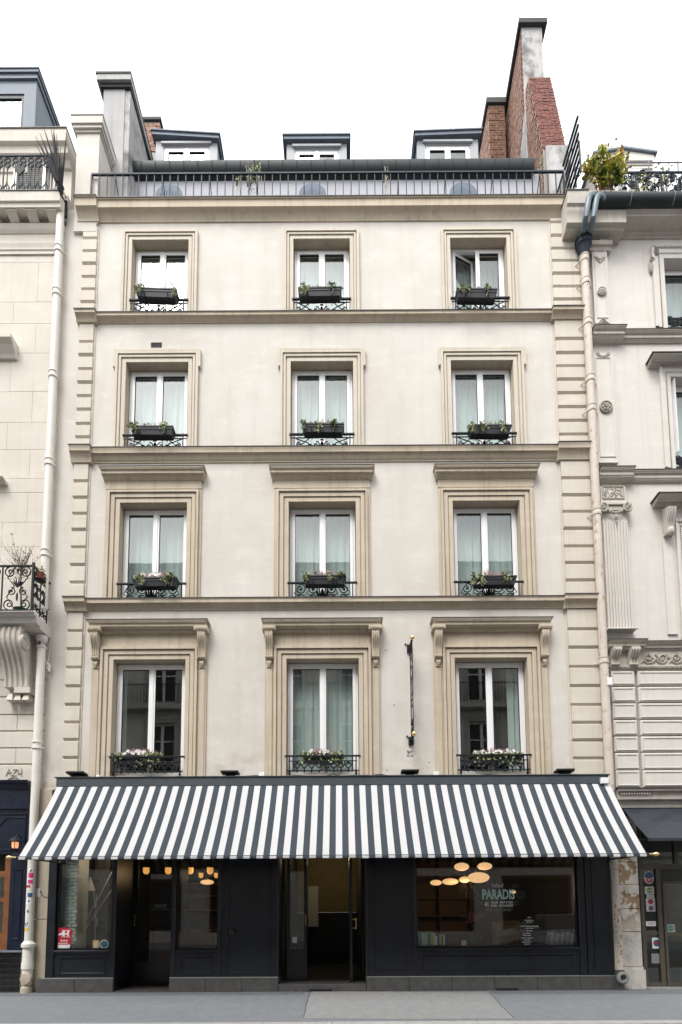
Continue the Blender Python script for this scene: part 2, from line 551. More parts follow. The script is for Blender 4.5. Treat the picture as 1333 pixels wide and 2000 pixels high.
struct(MB().box(-400, 400, -400, 400, -0.5, -0.12).build('road', M['road']))
struct(MB().box(-60, 60, -2.99, 0.6, -0.4, 0.0).build('pavement', M['walk']))
struct(MB().box(-60, 60, -14, -9.2, -0.4, 0.0).build('opposite_pavement', M['walk']))
kerb = struct(MB().box(-60, 60, -3.20, -3.0, -0.4, -0.02).build('kerb', M['joint']))
x = -14.0
i = 0
while x < 14:
    ln = random.uniform(0.9, 1.3)
    b = MB().box(x, x+ln-0.008, -3.215, -2.993, -0.3, 0.003+random.uniform(0, 0.004))
    b.build('kerb_stone', M['kerb'], kerb)
    x += ln


def sheet(name, pts, z, mat, th=0.02, parent=None, **kw):
    b = MB()
    n = len(pts)
    b.add([(p[0], p[1], z) for p in pts]+[(p[0], p[1], z-th) for p in pts],
          [tuple(range(n)), tuple(range(2*n-1, n-1, -1))]+[(i, (i+1) % n, n+(i+1) % n, n+i) for i in range(n)])
    return b.build(name, mat, parent, smooth=False, **kw)


pa = [G(608, 1936), G(955, 1939), G(965, 1947), G(1006, 1990), G(800, 1991), G(593, 1990), G(600, 1960)]
struct(sheet('pavement_patch', pa, 0.004, M['patch'], 0.003))
struct(sheet('pavement_shade_strip', [(-60, 0.2), (-60, -0.55), (-20, -0.60), (G(590, 1945)[0], -0.52), (G(600, 1936)[0], 0.2)], 0.004, M['walk_shade'], 0.003))  # contact shade along the facade, put into the colour of these strips
struct(sheet('pavement_shade_strip', [(60, 0.2), (60, -0.7), (6, -0.66), (G(972, 1945)[0], -0.55), (G(961, 1938)[0], 0.2)], 0.004, M['walk_shade'], 0.003))
# irregular tar seams along the patch edges
for seam in ([(608, 1936), (603, 1948), (598, 1962), (597, 1974), (593, 1990)], [(955, 1939), (966, 1948), (983, 1968), (996, 1981), (1006, 1990)]):
    b = MB(); pts = []
    for k in range(len(seam)-1):
        for s in range(5):
            t = s/5
            g = G(seam[k][0]+(seam[k+1][0]-seam[k][0])*t+random.uniform(-.8, .8), seam[k][1]+(seam[k+1][1]-seam[k][1])*t)
            pts.append((g[0], g[1], 0.003))
    b.tube(pts, 0.006, 5)
    struct(b.build('pavement_seam', M['road']))

# ------------------------------------------------------------------ hotel: main dimensions
XL0, XL1 = -5.53, -5.19          # left quoin strip
XR0, XR1 = 4.57, 5.24            # right quoin strip
XW0, XW1 = -5.93, 5.36           # wall ends
COLX = (-3.855, -0.362, 3.035)
ROW = {1: dict(w=1.46, z0=4.17, z1=6.59), 2: dict(w=1.39, z0=7.70, z1=9.96), 3: dict(w=1.325, z0=11.02, z1=13.135), 4: dict(w=1.225, z0=14.12, z1=16.03)}
FLOOR = {1: 'first-floor', 2: 'second-floor', 3: 'third-floor', 4: 'top-floor'}
COLN = ('beside the white downpipe', 'above the open doorway', 'beside the rusty downpipe')
ZTOP = 16.80
WY = 0.185                        # depth of the window frames in their openings

hotel = thing('hotel_building', 'cream limewashed five-storey hotel with grey striped awning', 'building', (-0.2, 0, 0))


def wall_grid(b, x0, x1, z0, z1, holes, y=0.0, depth=0.36):
    xs = sorted({x0, x1, *[h[0] for h in holes], *[h[1] for h in holes]})
    zs = sorted({z0, z1, *[h[2] for h in holes], *[h[3] for h in holes]})
    for i in range(len(xs)-1):
        for j in range(len(zs)-1):
            cx, cz = (xs[i]+xs[i+1])/2, (zs[j]+zs[j+1])/2
            if any(h[0] < cx < h[1] and h[2] < cz < h[3] for h in holes): continue
            b.quad((xs[i], y, zs[j]), (xs[i+1], y, zs[j]), (xs[i+1], y, zs[j+1]), (xs[i], y, zs[j+1]))
    for (a, c, d, e) in (holes if depth else ()):
        Y = y+depth
        b.quad((a, y, d), (a, Y, d), (a, Y, e), (a, y, e)); b.quad((c, y, d), (c, y, e), (c, Y, e), (c, Y, d))
        b.quad((a, y, e), (a, Y, e), (c, Y, e), (c, y, e)); b.quad((a, y, d), (c, y, d), (c, Y, d), (a, Y, d))


holes = []
for r, R in ROW.items():
    for cx in COLX:
        holes.append((cx-R['w']/2, cx+R['w']/2, R['z0'], R['z1']))
SHOP = (-5.62, 5.30, -0.2, 3.95)
b = MB()
wall_grid(b, XW0, XW1, -0.2, ZTOP, holes+[SHOP], 0.0, None)
hw = b.build('wall', M['wall'], hotel, smooth=False, normals=False)


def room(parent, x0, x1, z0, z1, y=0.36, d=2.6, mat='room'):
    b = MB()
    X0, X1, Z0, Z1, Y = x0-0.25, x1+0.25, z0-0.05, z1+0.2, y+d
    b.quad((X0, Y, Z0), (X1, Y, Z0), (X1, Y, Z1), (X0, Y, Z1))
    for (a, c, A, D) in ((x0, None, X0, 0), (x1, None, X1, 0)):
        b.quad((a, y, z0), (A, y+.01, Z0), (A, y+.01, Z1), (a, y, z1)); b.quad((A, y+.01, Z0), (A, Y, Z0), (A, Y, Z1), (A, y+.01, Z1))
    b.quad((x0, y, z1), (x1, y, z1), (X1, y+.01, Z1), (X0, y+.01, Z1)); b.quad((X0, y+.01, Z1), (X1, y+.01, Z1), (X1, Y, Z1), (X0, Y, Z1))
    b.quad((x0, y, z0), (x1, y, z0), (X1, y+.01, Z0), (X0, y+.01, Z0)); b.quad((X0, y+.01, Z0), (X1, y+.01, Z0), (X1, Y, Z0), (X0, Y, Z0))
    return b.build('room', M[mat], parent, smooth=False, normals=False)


def window(parent, x0, x1, z0, z1, y, fr=0.045, st=0.062, tr=0.06, ajar=0.0, glass='glass', name='window'):
    """two-leaf casement: the fixed frame is the part, leaves and panes hang under it"""
    b = MB()
    b.box(x0, x0+fr, y, y+.07, z0, z1); b.box(x1-fr, x1, y, y+.07, z0, z1)
    b.box(x0+fr, x1-fr, y, y+.07, z1-tr, z1); b.box(x0+fr, x1-fr, y, y+.07, z0, z0+fr)
    fo = b.build(name, M['pvc'], parent)
    cx = (x0+x1)/2
    for s in (-1, 1):
        a, c = (x0+fr+.004, cx-.003) if s < 0 else (cx+.003, x1-fr-.004)
        d, e = z0+fr+.004, z1-tr-.004
        b = MB(); g = MB()
        mtx = None
        if s < 0 and ajar:
            mtx = Matrix.Translation((a, y+.06, 0)) @ Matrix.Rotation(ajar, 4, 'Z') @ Matrix.Translation((-a, -y-.06, 0))
        b.M = g.M = mtx
        yf = y-.018
        b.box(a, a+st, yf, y+.05, d, e); b.box(c-st, c, yf, y+.05, d, e)
        b.box(a+st, c-st, yf, y+.05, e-st, e); b.box(a+st, c-st, yf, y+.05, d, d+st*1.3)
        if s > 0: b.box(a-.028, a+.025, yf-.014, yf, d+.02, e-.005)     # cover strip over the meeting stiles
        b.m = 1
        q = .007
        b.box(a+st, a+st+q, y-.004, y+.03, d+st*1.3, e-st); b.box(c-st-q, c-st, y-.004, y+.03, d+st*1.3, e-st)
        b.box(a+st+q, c-st-q, y-.004, y+.03, e-st-q, e-st)
        b.build('casement', [M['pvc'], M['seal']], fo)
        g.box(a+st, c-st, y+.012, y+.016, d+st*1.3, e-st)
        g.build('pane', M[glass], fo, smooth=False)
    return fo


def curtain(x0, x1, z0, z1, y, label, group, folds=9, amp=0.03, mat='curtain', open_=None):
    b = MB()
    spans = open_ or [(x0, x1)]
    for (a, c) in spans:
        n = max(6, int((c-a)*44)); ph = random.uniform(0, 6)
        fr = folds*2*pi/(x1-x0)
        vs = []
        for k in range(n+1):
            xx = a+(c-a)*k/n
            yy = y+amp*sin(fr*xx+ph)+amp*.6*sin(fr*1.7*xx+2*ph)
            vs += [(xx, yy, z0), (xx, yy*1.0+random.uniform(-.004, .004), z1)]
        b.add(vs, [(2*k, 2*k+2, 2*k+3, 2*k+1) for k in range(n)])
    b.tube([(x0-.02, y, z1+.01), (x1+.02, y, z1+.01)], .009, 6)
    o = b.build('sheer_curtain', M[mat])
    return tag(o, label, 'curtain', group)


for r, R in ROW.items():
    for ci, cx in enumerate(COLX):
        x0, x1 = cx-R['w']/2, cx+R['w']/2
        z0, z1 = R['z0'], R['z1']
        ajar = radians(24) if (r == 4 and ci == 2) else 0
        window(hotel, x0+.012, x1-.012, z0+.01, z1-.015, WY, fr=.042 if r < 3 else .05, tr=.05, ajar=ajar)
        room(hotel, x0, x1, z0, z1)
        rv = MB()
        rv.quad((x0, 0, z0), (x0, .36, z0), (x0, .36, z1), (x0, 0, z1)); rv.quad((x1, 0, z0), (x1, 0, z1), (x1, .36, z1), (x1, .36, z0))
        rv.quad((x0, 0, z1), (x0, .36, z1), (x1, .36, z1), (x1, 0, z1)); rv.quad((x0, 0, z0), (x1, 0, z0), (x1, .36, z0), (x0, .36, z0))
        rv.build('window_reveal', M['trim'], hotel, smooth=False, normals=False)
        # thin lead-grey weathered sill behind the railing
        MB().box(x0+.004, x1-.004, -.02, WY-.02, z0-.01, z0+.03).build('window_sill', M['trim'], hotel)
        lab = 'white sheer curtain behind the %s window %s' % (FLOOR[r], COLN[ci])
        op = None
        if r == 1 and ci == 0: op = [(x0+.05, x0+.15), (x1-.12, x1-.05)]
        if r == 1 and ci == 2: op = [(x1-.30, x1-.05), (x0+.05, x0+.09)]
        if op: lab = 'white curtain drawn aside behind the %s window %s' % (FLOOR[r], COLN[ci])
        curtain(x0+.05, x1-.05, z0+.04, z1+.05, WY+.30 if ajar else WY+.2, lab, 'curtains of the hotel rooms', 7+ci, .02, open_=op)

# mouldings round the openings
P4 = [(.0, -.028), (.070, -.028), (.072, -.010), (.086, -.010), (.09, -.048), (.128, -.048), (.130, -.026), (.142, -.026), (.146, -.066), (.20, -.066)]
P3 = [(.0, -.03), (.080, -.03), (.082, -.010), (.096, -.010), (.10, -.052), (.145, -.052), (.147, -.03), (.160, -.03), (.165, -.07), (.215, -.07)]
P2 = [(.0, -.035), (.085, -.035), (.087, -.012), (.10, -.012), (.104, -.056), (.18, -.056), (.182, -.03), (.195, -.03), (.20, -.085), (.245, -.085), (.245, -.03), (.295, -.03)]
P1 = [(.0, -.035), (.08, -.035), (.082, -.012), (.096, -.012), (.10, -.058), (.175, -.058), (.177, -.032), (.192, -.032), (.196, -.09), (.245, -.09)]
for r, R in ROW.items():
    for ci, cx in enumerate(COLX):
        x0, x1 = cx-R['w']/2, cx+R['w']/2
        z0, z1 = {1: 4.145, 2: 7.845, 3: 11.125, 4: 14.205}[r], R['z1']
        b = MB()
        b.mould3(x0, x1, z0, z1, {4: P4, 3: P3, 2: P2[:10], 1: P1}[r])
        so_ = b.build('window_surround', M['trimlight'] if r > 2 else M['trim'], hotel)
        if r == 3:      # ears
            b = MB()
            for s, xe in ((-1, x0), (1, x1)):
                o0, o1 = .2175, .262
                xa, xb = (xe-o1, xe-o0) if s < 0 else (xe+o0, xe+o1)
                b.box(xa, xb, -.0705, .02, z1-.14, z1+.262)
            b.box(x0-.2175, x1+.2175, -.0705, .02, z1+.2175, z1+.262)
            b.build('ear_moulding', M['trimlight'], so_)
        if r == 2:
            b = MB()
            for s, xe in ((-1, x0), (1, x1)):
                xa, xb = (xe-.30, xe-.2475) if s < 0 else (xe+.2475, xe+.30)
                b.box(xa, xb, -.032, .02, z0, z1+.29)
            b.box(x0-.2475, x1+.2475, -.032, .02, z1+.2475, z1+.29)
            b.build('outer_strip', M['trim'], so_)
            zf = z1+.2925
            MB().box(x0-.295, x1+.295, -.045, .02, zf, zf+.17).build('frieze', M['trim'], so_)
            h0 = zf+.172
            prof = [(.02, h0), (-.06, h0), (-.085, h0+.03), (-.105, h0+.035), (-.125, h0+.075), (-.165, h0+.08), (-.17, h0+.14), (-.195, h0+.145), (-.21, h0+.175), (.02, h0+.175)]
            ho = MB()
            for (e, xa, xb) in ((0, x0-.34, x1+.34),):
                ho.extx(prof, xa, xb)
            for xa in (x0-.36, x1+.34):
                ho.extx([(p[0]*.96 if p[0] < 0 else p[0], p[1]+.001) for p in prof[4:8]]+[(-.195, h0+.170), (.02, h0+.170), (.02, h0+.08)], xa, xa+.02)
            ho.box(x0-.385, x1+.385, -.209, .02, h0+.176, h0+.196)
            hd = ho.build('hood', M['trim'], so_)
            MB().box(x0-.392, x1+.392, -.218, .02, h0+.197, h0+.209).build('hood_flashing', M['lead'], so_)
        if r == 1:
            zf = z1+.247
            MB().box(x0-.245, x1+.245, -.05, .02, zf, zf+.27).build('frieze', M['trim'], so_)
            for s, xe in ((-1, x0), (1, x1)):
                xa, xb = (xe-.43, xe-.2475) if s < 0 else (xe+.2475, xe+.43)
                b = MB()
                b.box(xa, xb, -.030, .02, z0, zf+.27)
                b.cbox(xa+.025, xb-.025, -.05, -.03, z0+.02, z1-.09, .012)
                b.build('pilaster_strip', M['trim'], so_)
                # S-scroll console: fluted upper scroll, lower roll and a palmette leaf
                zc1 = zf+.262
                prof = [(-.03, zc1)]
                for k in range(17):
                    t = k/16
                    yv = -.195+.085*(t**1.15)-.03*sin(t*pi*2.0)*(1-t*.5)
                    prof.append((yv, zc1-.46*t))
                for k in range(7):
                    a = pi*(.15+1.0*k/6)
                    prof.append((-.095-.042*sin(a)-.0, zc1-.475-.035*(1-cos(a))))
                prof.append((-.03, zc1-.55))
                b = MB(); m_ = (xa+xb)/2
                b.extx(prof, m_-.075, m_+.075)
                for k in range(4):
                    xk = m_-.056+.0375*k
                    b.tube([(xk, p[0]-.003, p[1]) for p in prof[1:18]], .0135, 6)
                for k in range(5):
                    xk = m_-.06+.03*k
                    b.ell((xk, -.13, zc1-.50), .013, .02, .03, 6, 4)
                for k in range(5):
                    a = (k-2)*.42
                    b.tube([(m_, -.075, zc1-.685), (m_+.035*sin(a), -.095, zc1-.62), (m_+.062*sin(a), -.085, zc1-.565)], [.012, .018, .008], 6)
                b.box(m_-.055, m_+.055, -.07, -.02, zc1-.70, zc1-.685)
                b.build('console', M['trim'], so_)
            h0 = zf+.272
            prof = [(.02, h0), (-.10, h0), (-.10, h0+.05), (-.13, h0+.055), (-.15, h0+.085), (-.205, h0+.09), (-.21, h0+.145), (-.235, h0+.15), (-.255, h0+.19), (.02, h0+.19)]
            ho = MB()
            ho.extx(prof, x0-.44, x1+.44)
            for s in (-1, 1):
                ho.box(*((x0-.47, x0-.2) if s < 0 else (x1+.2, x1+.47)), -.222, -.02, h0+.0015, h0+.086)
            ho.box(x0-.475, x1+.475, -.252, .02, h0+.191, h0+.207)
            ho.build('hood', M['trim'], so_)
            d = MB(); xk = x0-.17
            while xk < x1+.15:
                d.box(xk, xk+.024, -.128, -.09, h0+.004, h0+.047); xk += .043
            for s in (-1, 1):
                xk = (x0-.45) if s < 0 else (x1+.225)
                for q in range(6):
                    d.box(xk, xk+.022, -.245, -.20, h0+.02, h0+.062); xk += .041
            d.build('dentil_row', M['trim'], so_, smooth=False, kind='stuff')
            MB().box(x0-.483, x1+.483, -.262, .02, h0+.208, h0+.219).build('hood_flashing', M['lead'], so_)

# string courses and the main cornice (profile runs along the wall, breaks forward over the quoins)
def course(zb, zt, p, name='string_course', xa=XW0+.36, xb=XR1+.05, zq=None):
    h = zt-zb
    prof = [(.02, zb), (-.02, zb), (-.025, zb+.10*h), (-p*.30, zb+.14*h), (-p*.42, zb+.30*h), (-p*.62, zb+.48*h), (-p*.66, zb+.52*h), (-p*.92, zb+.55*h), (-p*.94, zb+.86*h), (-p, zb+.9*h), (-p, zb+.985*h), (.02, zt-.004)]
    o = MB().extx(prof, XL1+.003, XR0-.003).build(name, M['trim'], hotel)
    for (a, c) in ((XL0-.05, XL1+.04), (XR0-.04, xb)):
        b = MB()
        q = [(y-.07 if y < 0 else y, z-(.035 if i < 3 else 0)) for i, (y, z) in enumerate(prof)]
        b.extx(q, a, c)
        b.build('course_return', M['trim'], o)
        MB().box(a-.012, c+.012, -p-.082, .02, zt-.002, zt+.013).build('course_flashing', M['lead'], o)
    MB().box(XL1+.053, XR0-.053, -p-.012, .02, zt-.003, zt+.010).build('course_flashing', M['lead'], o)
    return o


course(7.63, 7.83, .13)
course(10.85, 11.11, .13)
course(14.05, 14.19, .13)
cor = MB().extx([(.02, 16.46), (-.025, 16.46), (-.03, 16.50), (-.045, 16.52), (-.06, 16.56), (-.10, 16.605), (-.17, 16.625), (-.175, 16.78), (-.20, 16.785), (-.205, 16.80), (1.2, 16.80), (1.2, 16.46)], XL1+.003, XR1+.10).build('cornice', M['trim'], hotel)
MB().extx([(.02, 16.42), (-.075, 16.42), (-.085, 16.50), (-.11, 16.54), (-.15, 16.60), (-.21, 16.62), (-.22, 16.78), (-.245, 16.785), (-.25, 16.80), (1.2, 16.80), (1.2, 16.42)], XL0-.12, XL1).build('cornice_return', M['trim'], cor)
MB().box(XL0-.14, XL1+.01, -.262, 1.2, 16.803, 16.82).build('cornice_flashing', M['lead'], cor)
MB().box(XL1+.013, XR1+.11, -.218, 1.2, 16.803, 16.82).build('cornice_flashing', M['lead'], cor)

# quoins: every block is a piece of its own
def quoins(x0, x1, joints, zb, zt, y):
    e = [zt]+sorted(joints, reverse=True)+[zb]
    for k in range(len(e)-1):
        a, c = e[k+1]+.019, e[k]-.019
        if k == 0: c = e[k]-.004
        if k == len(e)-2: a = e[k+1]
        b = MB()
        j = random.uniform(-.006, .006)
        vs = [(x0, y+j, a), (x1, y+j, a), (x1, y+j, c), (x0, y+j, c)]
        ch = .016
        Y = y+j
        # long chamfer under each block, small one on top
        b.extx([(.01, a), (Y+.034, a), (Y, a+.030), (Y, c-.010), (Y+.010, c), (.01, c)], x0+random.uniform(0, .006), x1-random.uniform(0, .006))
        b.build('quoin', M['quoin'], hotel)


def zs(origin, vals, px): return [UZ(origin+v/3.03, -.06, px) for v in vals]


JL = {1: (zs(1180, [160, 267, 377, 488, 597, 702, 805, 912], 140), 4.14, 7.595),
      2: (zs(880, [183, 280, 375, 470, 573, 678, 782], 150), 7.85, 10.815),
      3: (zs(380, [872, 950, 1032, 1112, 1192, 1272, 1357, 1437], 165), 11.13, 14.015),
      4: (zs(380, [180, 258, 335, 408, 485, 560, 637], 178), 14.21, 16.42)}
JR = {1: (zs(1180, [150, 258, 372, 486, 598, 704, 808, 915], 1130), 4.14, 7.595),
      2: (zs(880, [165, 265, 363, 463, 568, 666, 770], 1110), 7.85, 10.815),
      3: (zs(380, [855, 937, 1015, 1095, 1175, 1257, 1338, 1420], 1110), 11.13, 14.015),
      4: (zs(380, [163, 242, 318, 392, 468, 545, 622], 1100), 14.21, 16.46)}
for k in (1, 2, 3, 4):
    quoins(XL0, XL1-.03, JL[k][0], JL[k][1], JL[k][2], -.06)
    quoins(XR0+.03, XR1, JR[k][0], JR[k][1], JR[k][2], -.06)
    for (a, c) in ((XL0+.004, XL1), (XR0, XR1-.004)):
        MB().box(a, c, -.017, .01, JL[k][1], JL[k][2]-.002).build('quoin_backing', M['quoin'], hotel)
MB().box(XL0-.012, XL1+.01, -.075, .02, 3.96, 4.12).build('quoin_base', M['quoin'], hotel)
MB().box(XR0-.01, XR1+.012, -.075, .02, 3.96, 4.12).build('quoin_base', M['quoin'], hotel)

# air bricks in the wall
for (px, py, wd, hh) in ((306, 674, .10, .035), (286, 1215, .11, .022)):
    X, Z = U(px, py)
    b = MB()
    b.mould4(X-wd, X+wd, Z-hh, Z+hh, [(0, .01), (0, -.012), (.015, -.012), (.015, .01)])
    for k in range(3): b.box(X-wd, X+wd, -.008, .004, Z-hh+hh*.62*k, Z-hh+hh*.62*k+.012)
    b.build('air_vent', M['iron'], hotel)
# small fixing plates and screw anchors left on the render
for (px, py, s) in ((801, 1471, .06),):
    X, Z = U(px, py)
    b = MB().box(X-s, X+s, -.006, .004, Z-s, Z+s); b.build('fixing_plate', M['rtrim'], hotel)
    b = MB()
    for dx in (-1, 1):
        for dz in (-1, 1): b.lathe([(.012, 0), (.009, -.012)], (X+dx*s*.72, -.006, Z+dz*s*.72), 6, 'y')
    b.tube([(X-.02, -.01, Z-.03), (X-.03, -.012, Z+.02), (X+.02, -.012, Z+.03)], .006, 5)
    b.build('anchor_bolts', M['lead'], hotel)
for (px, py) in ((754, 1269), (756, 1503), (839, 1488), (852, 1503), (770, 1376)):
    X, Z = U(px, py)
    MB().lathe([(.018, .002), (.018, -.006), (.008, -.014)], (X, 0, Z), 7, 'y').build('wall_anchor', M['rtrim'], hotel)

# ------------------------------------------------------------------ window railings (fixed to the house)
def railing(r, ci, cx):
    R = ROW[r]; hw_ = R['w']/2+.02; z0 = R['z0']+.03
    y = -.035
    zt = {1: UZ(1475, y), 2: UZ(1137, y), 3: UZ(847, y), 4: UZ(583, y)}[r]
    if r == 1: z0 = UZ(1505, y)
    b = MB()
    x0, x1 = cx-hw_, cx+hw_
    b.box(x0, x1, y-.022, y+.022, zt-.028, zt)
    s = MB()
    if r == 1:
        b.box(x0+.07, x1-.07, y-.008, y+.008, zt-.125, zt-.108)
        b.box(x0+.03, x1-.03, y-.010, y+.010, z0-.008, z0+.010)
        for xx in (x0+.09, x1-.09, x0+.16, x1-.16): b.box(xx-.011, xx+.011, y-.011, y+.011, z0-.02, zt-.03)
        for xx in (x0+.09, x1-.09): s.lathe([(.006, -.09), (.03, -.055), (.012, -.04), (.03, -.01), (.01, .0)], (xx, y, z0), 8)
        n = 8
        for k in range(n):
            xx = x0+.24+(x1-x0-.48)*k/(n-1)
            zz = zt-.11
            h = zz-z0
            wv = (x1-x0-.48)/(n-1)*.5
            s.tube([(xx-wv, y, zz), (xx-wv*.95, y, zz-h*.35), (xx-wv*.5, y, zz-h*.62), (xx, y, zz-h*.72), (xx+wv*.5, y, zz-h*.62), (xx+wv*.95, y, zz-h*.35), (xx+wv, y, zz)], .013, 5)
            s.tube(spiral(xx-wv*.38, zz-h*.32, wv*.34, 1.1, 0, 1, y), .010, 5)
            s.tube(spiral(xx+wv*.38, zz-h*.32, wv*.34, 1.1, pi, -1, y), .010, 5)
            s.lathe([(.005, -.10), (.026, -.055), (.010, -.03), (.022, 0)], (xx, y, zz-h*.72), 7)
            s.ell((xx, y, zz-h*.12), .03, .012, .035, 6, 4)
    else:
        b.box(x0+.03, x1-.03, y-.010, y+.010, z0+.03, z0+.05)
        for xx in (x0+.10, x1-.10): b.box(xx-.010, xx+.010, y-.010, y+.010, z0-.02, zt-.02)
        h = zt-.05-z0
        if r == 2:
            zc = z0+.05+h*.45
            for sg in (-1, 1):
                for k in range(2):
                    xx = cx+sg*(.20+.25*k)
                    s.tube(spiral(xx, zc+h*.20, .115, 1.6, pi/2, sg, y), .012, 5)
                    s.tube(spiral(xx, zc-h*.24, .105, 1.5, -pi/2, -sg, y), .012, 5)
                    s.ell((xx, y, zc+h*.20), .022, .014, .022, 6, 4)
                    s.ell((xx, y, zc-h*.24), .020, .014, .020, 6, 4)
                    s.tube([(xx-.11*sg, y, zc-h*.3), (xx+.12*sg, y, zc), (xx-.02*sg, y, zc+h*.48)], .010, 5)
                for k in range(4):
                    a = .5+.5*k
                    s.tube([(cx, y, zc-h*.45), (cx+sg*.10*sin(a), y, zc-h*.1), (cx+sg*.13*sin(a), y, zc+.13*cos(a)+.02)], [.012, .02, .008], 5)
            s.ell((cx, y, zc), .035, .02, .10, 8, 5)
        else:
            b.box(x0+.02, x1-.02, y-.008, y+.008, zt-.10, zt-.083)
            zc = z0+.05+h*.30
            hh = max(.10, h*.42)
            for sg in (-1, 1):
                s.tube([(x0+.12 if sg < 0 else x1-.12, y, zt-.10), (cx+sg*.30, y, zc+hh*.35), (cx+sg*.16, y, z0+.05)], .011, 5)
                s.tube([(x0+.12 if sg < 0 else x1-.12, y, z0+.05), (cx+sg*.42, y, zc+.02), (cx+sg*.26, y, zt-.10)], .010, 5)
                s.tube(spiral(cx+sg*.12, zc, .085, 1.4, pi/2, sg, y), .012, 5)
                s.tube(spiral(cx+sg*.26, zc-.02, .065, 1.3, -pi/2, -sg, y), .011, 5)
                s.tube(spiral(cx+sg*.47, zc+.0, .075, 1.5, pi/2, -sg, y), .012, 5)
                if r == 3: s.tube(spiral(cx+sg*.47, zc, .042, 1.0, 0, 1, y), .012, 5)
            s.ell((cx, y, zc+.01), .035, .02, .08, 8, 5)
            s.ell((cx, y, zc+.12), .05, .015, .02, 8, 4)
    o = b.build('window_railing', M['iron'], hotel)
    s.build('scrollwork', M['iron'], o, kind='stuff')


for r in ROW:
    for ci, cx in enumerate(COLX): railing(r, ci, cx)


# ------------------------------------------------------------------ window boxes
def leafset(b, pts, size, tilt=1.0, n2=1):
    """small folded leaves at the given points"""
    for p in pts:
        s = size*random.uniform(.6, 1.3)
        d = Vector((random.uniform(-1, 1), random.uniform(-1, .6), random.uniform(-1, .7)*tilt)).normalized()
        q = d.cross(Vector((random.uniform(-1, 1), random.uniform(-1, 1), random.uniform(-1, 1)))).normalized()
        P = Vector(p); nn = d.cross(q)*s*.18
        b.add([P, P+d*s*.5+q*s*.36+nn, P+d*s, P+d*s*.5-q*s*.36+nn], [(0, 1, 2), (0, 2, 3)])


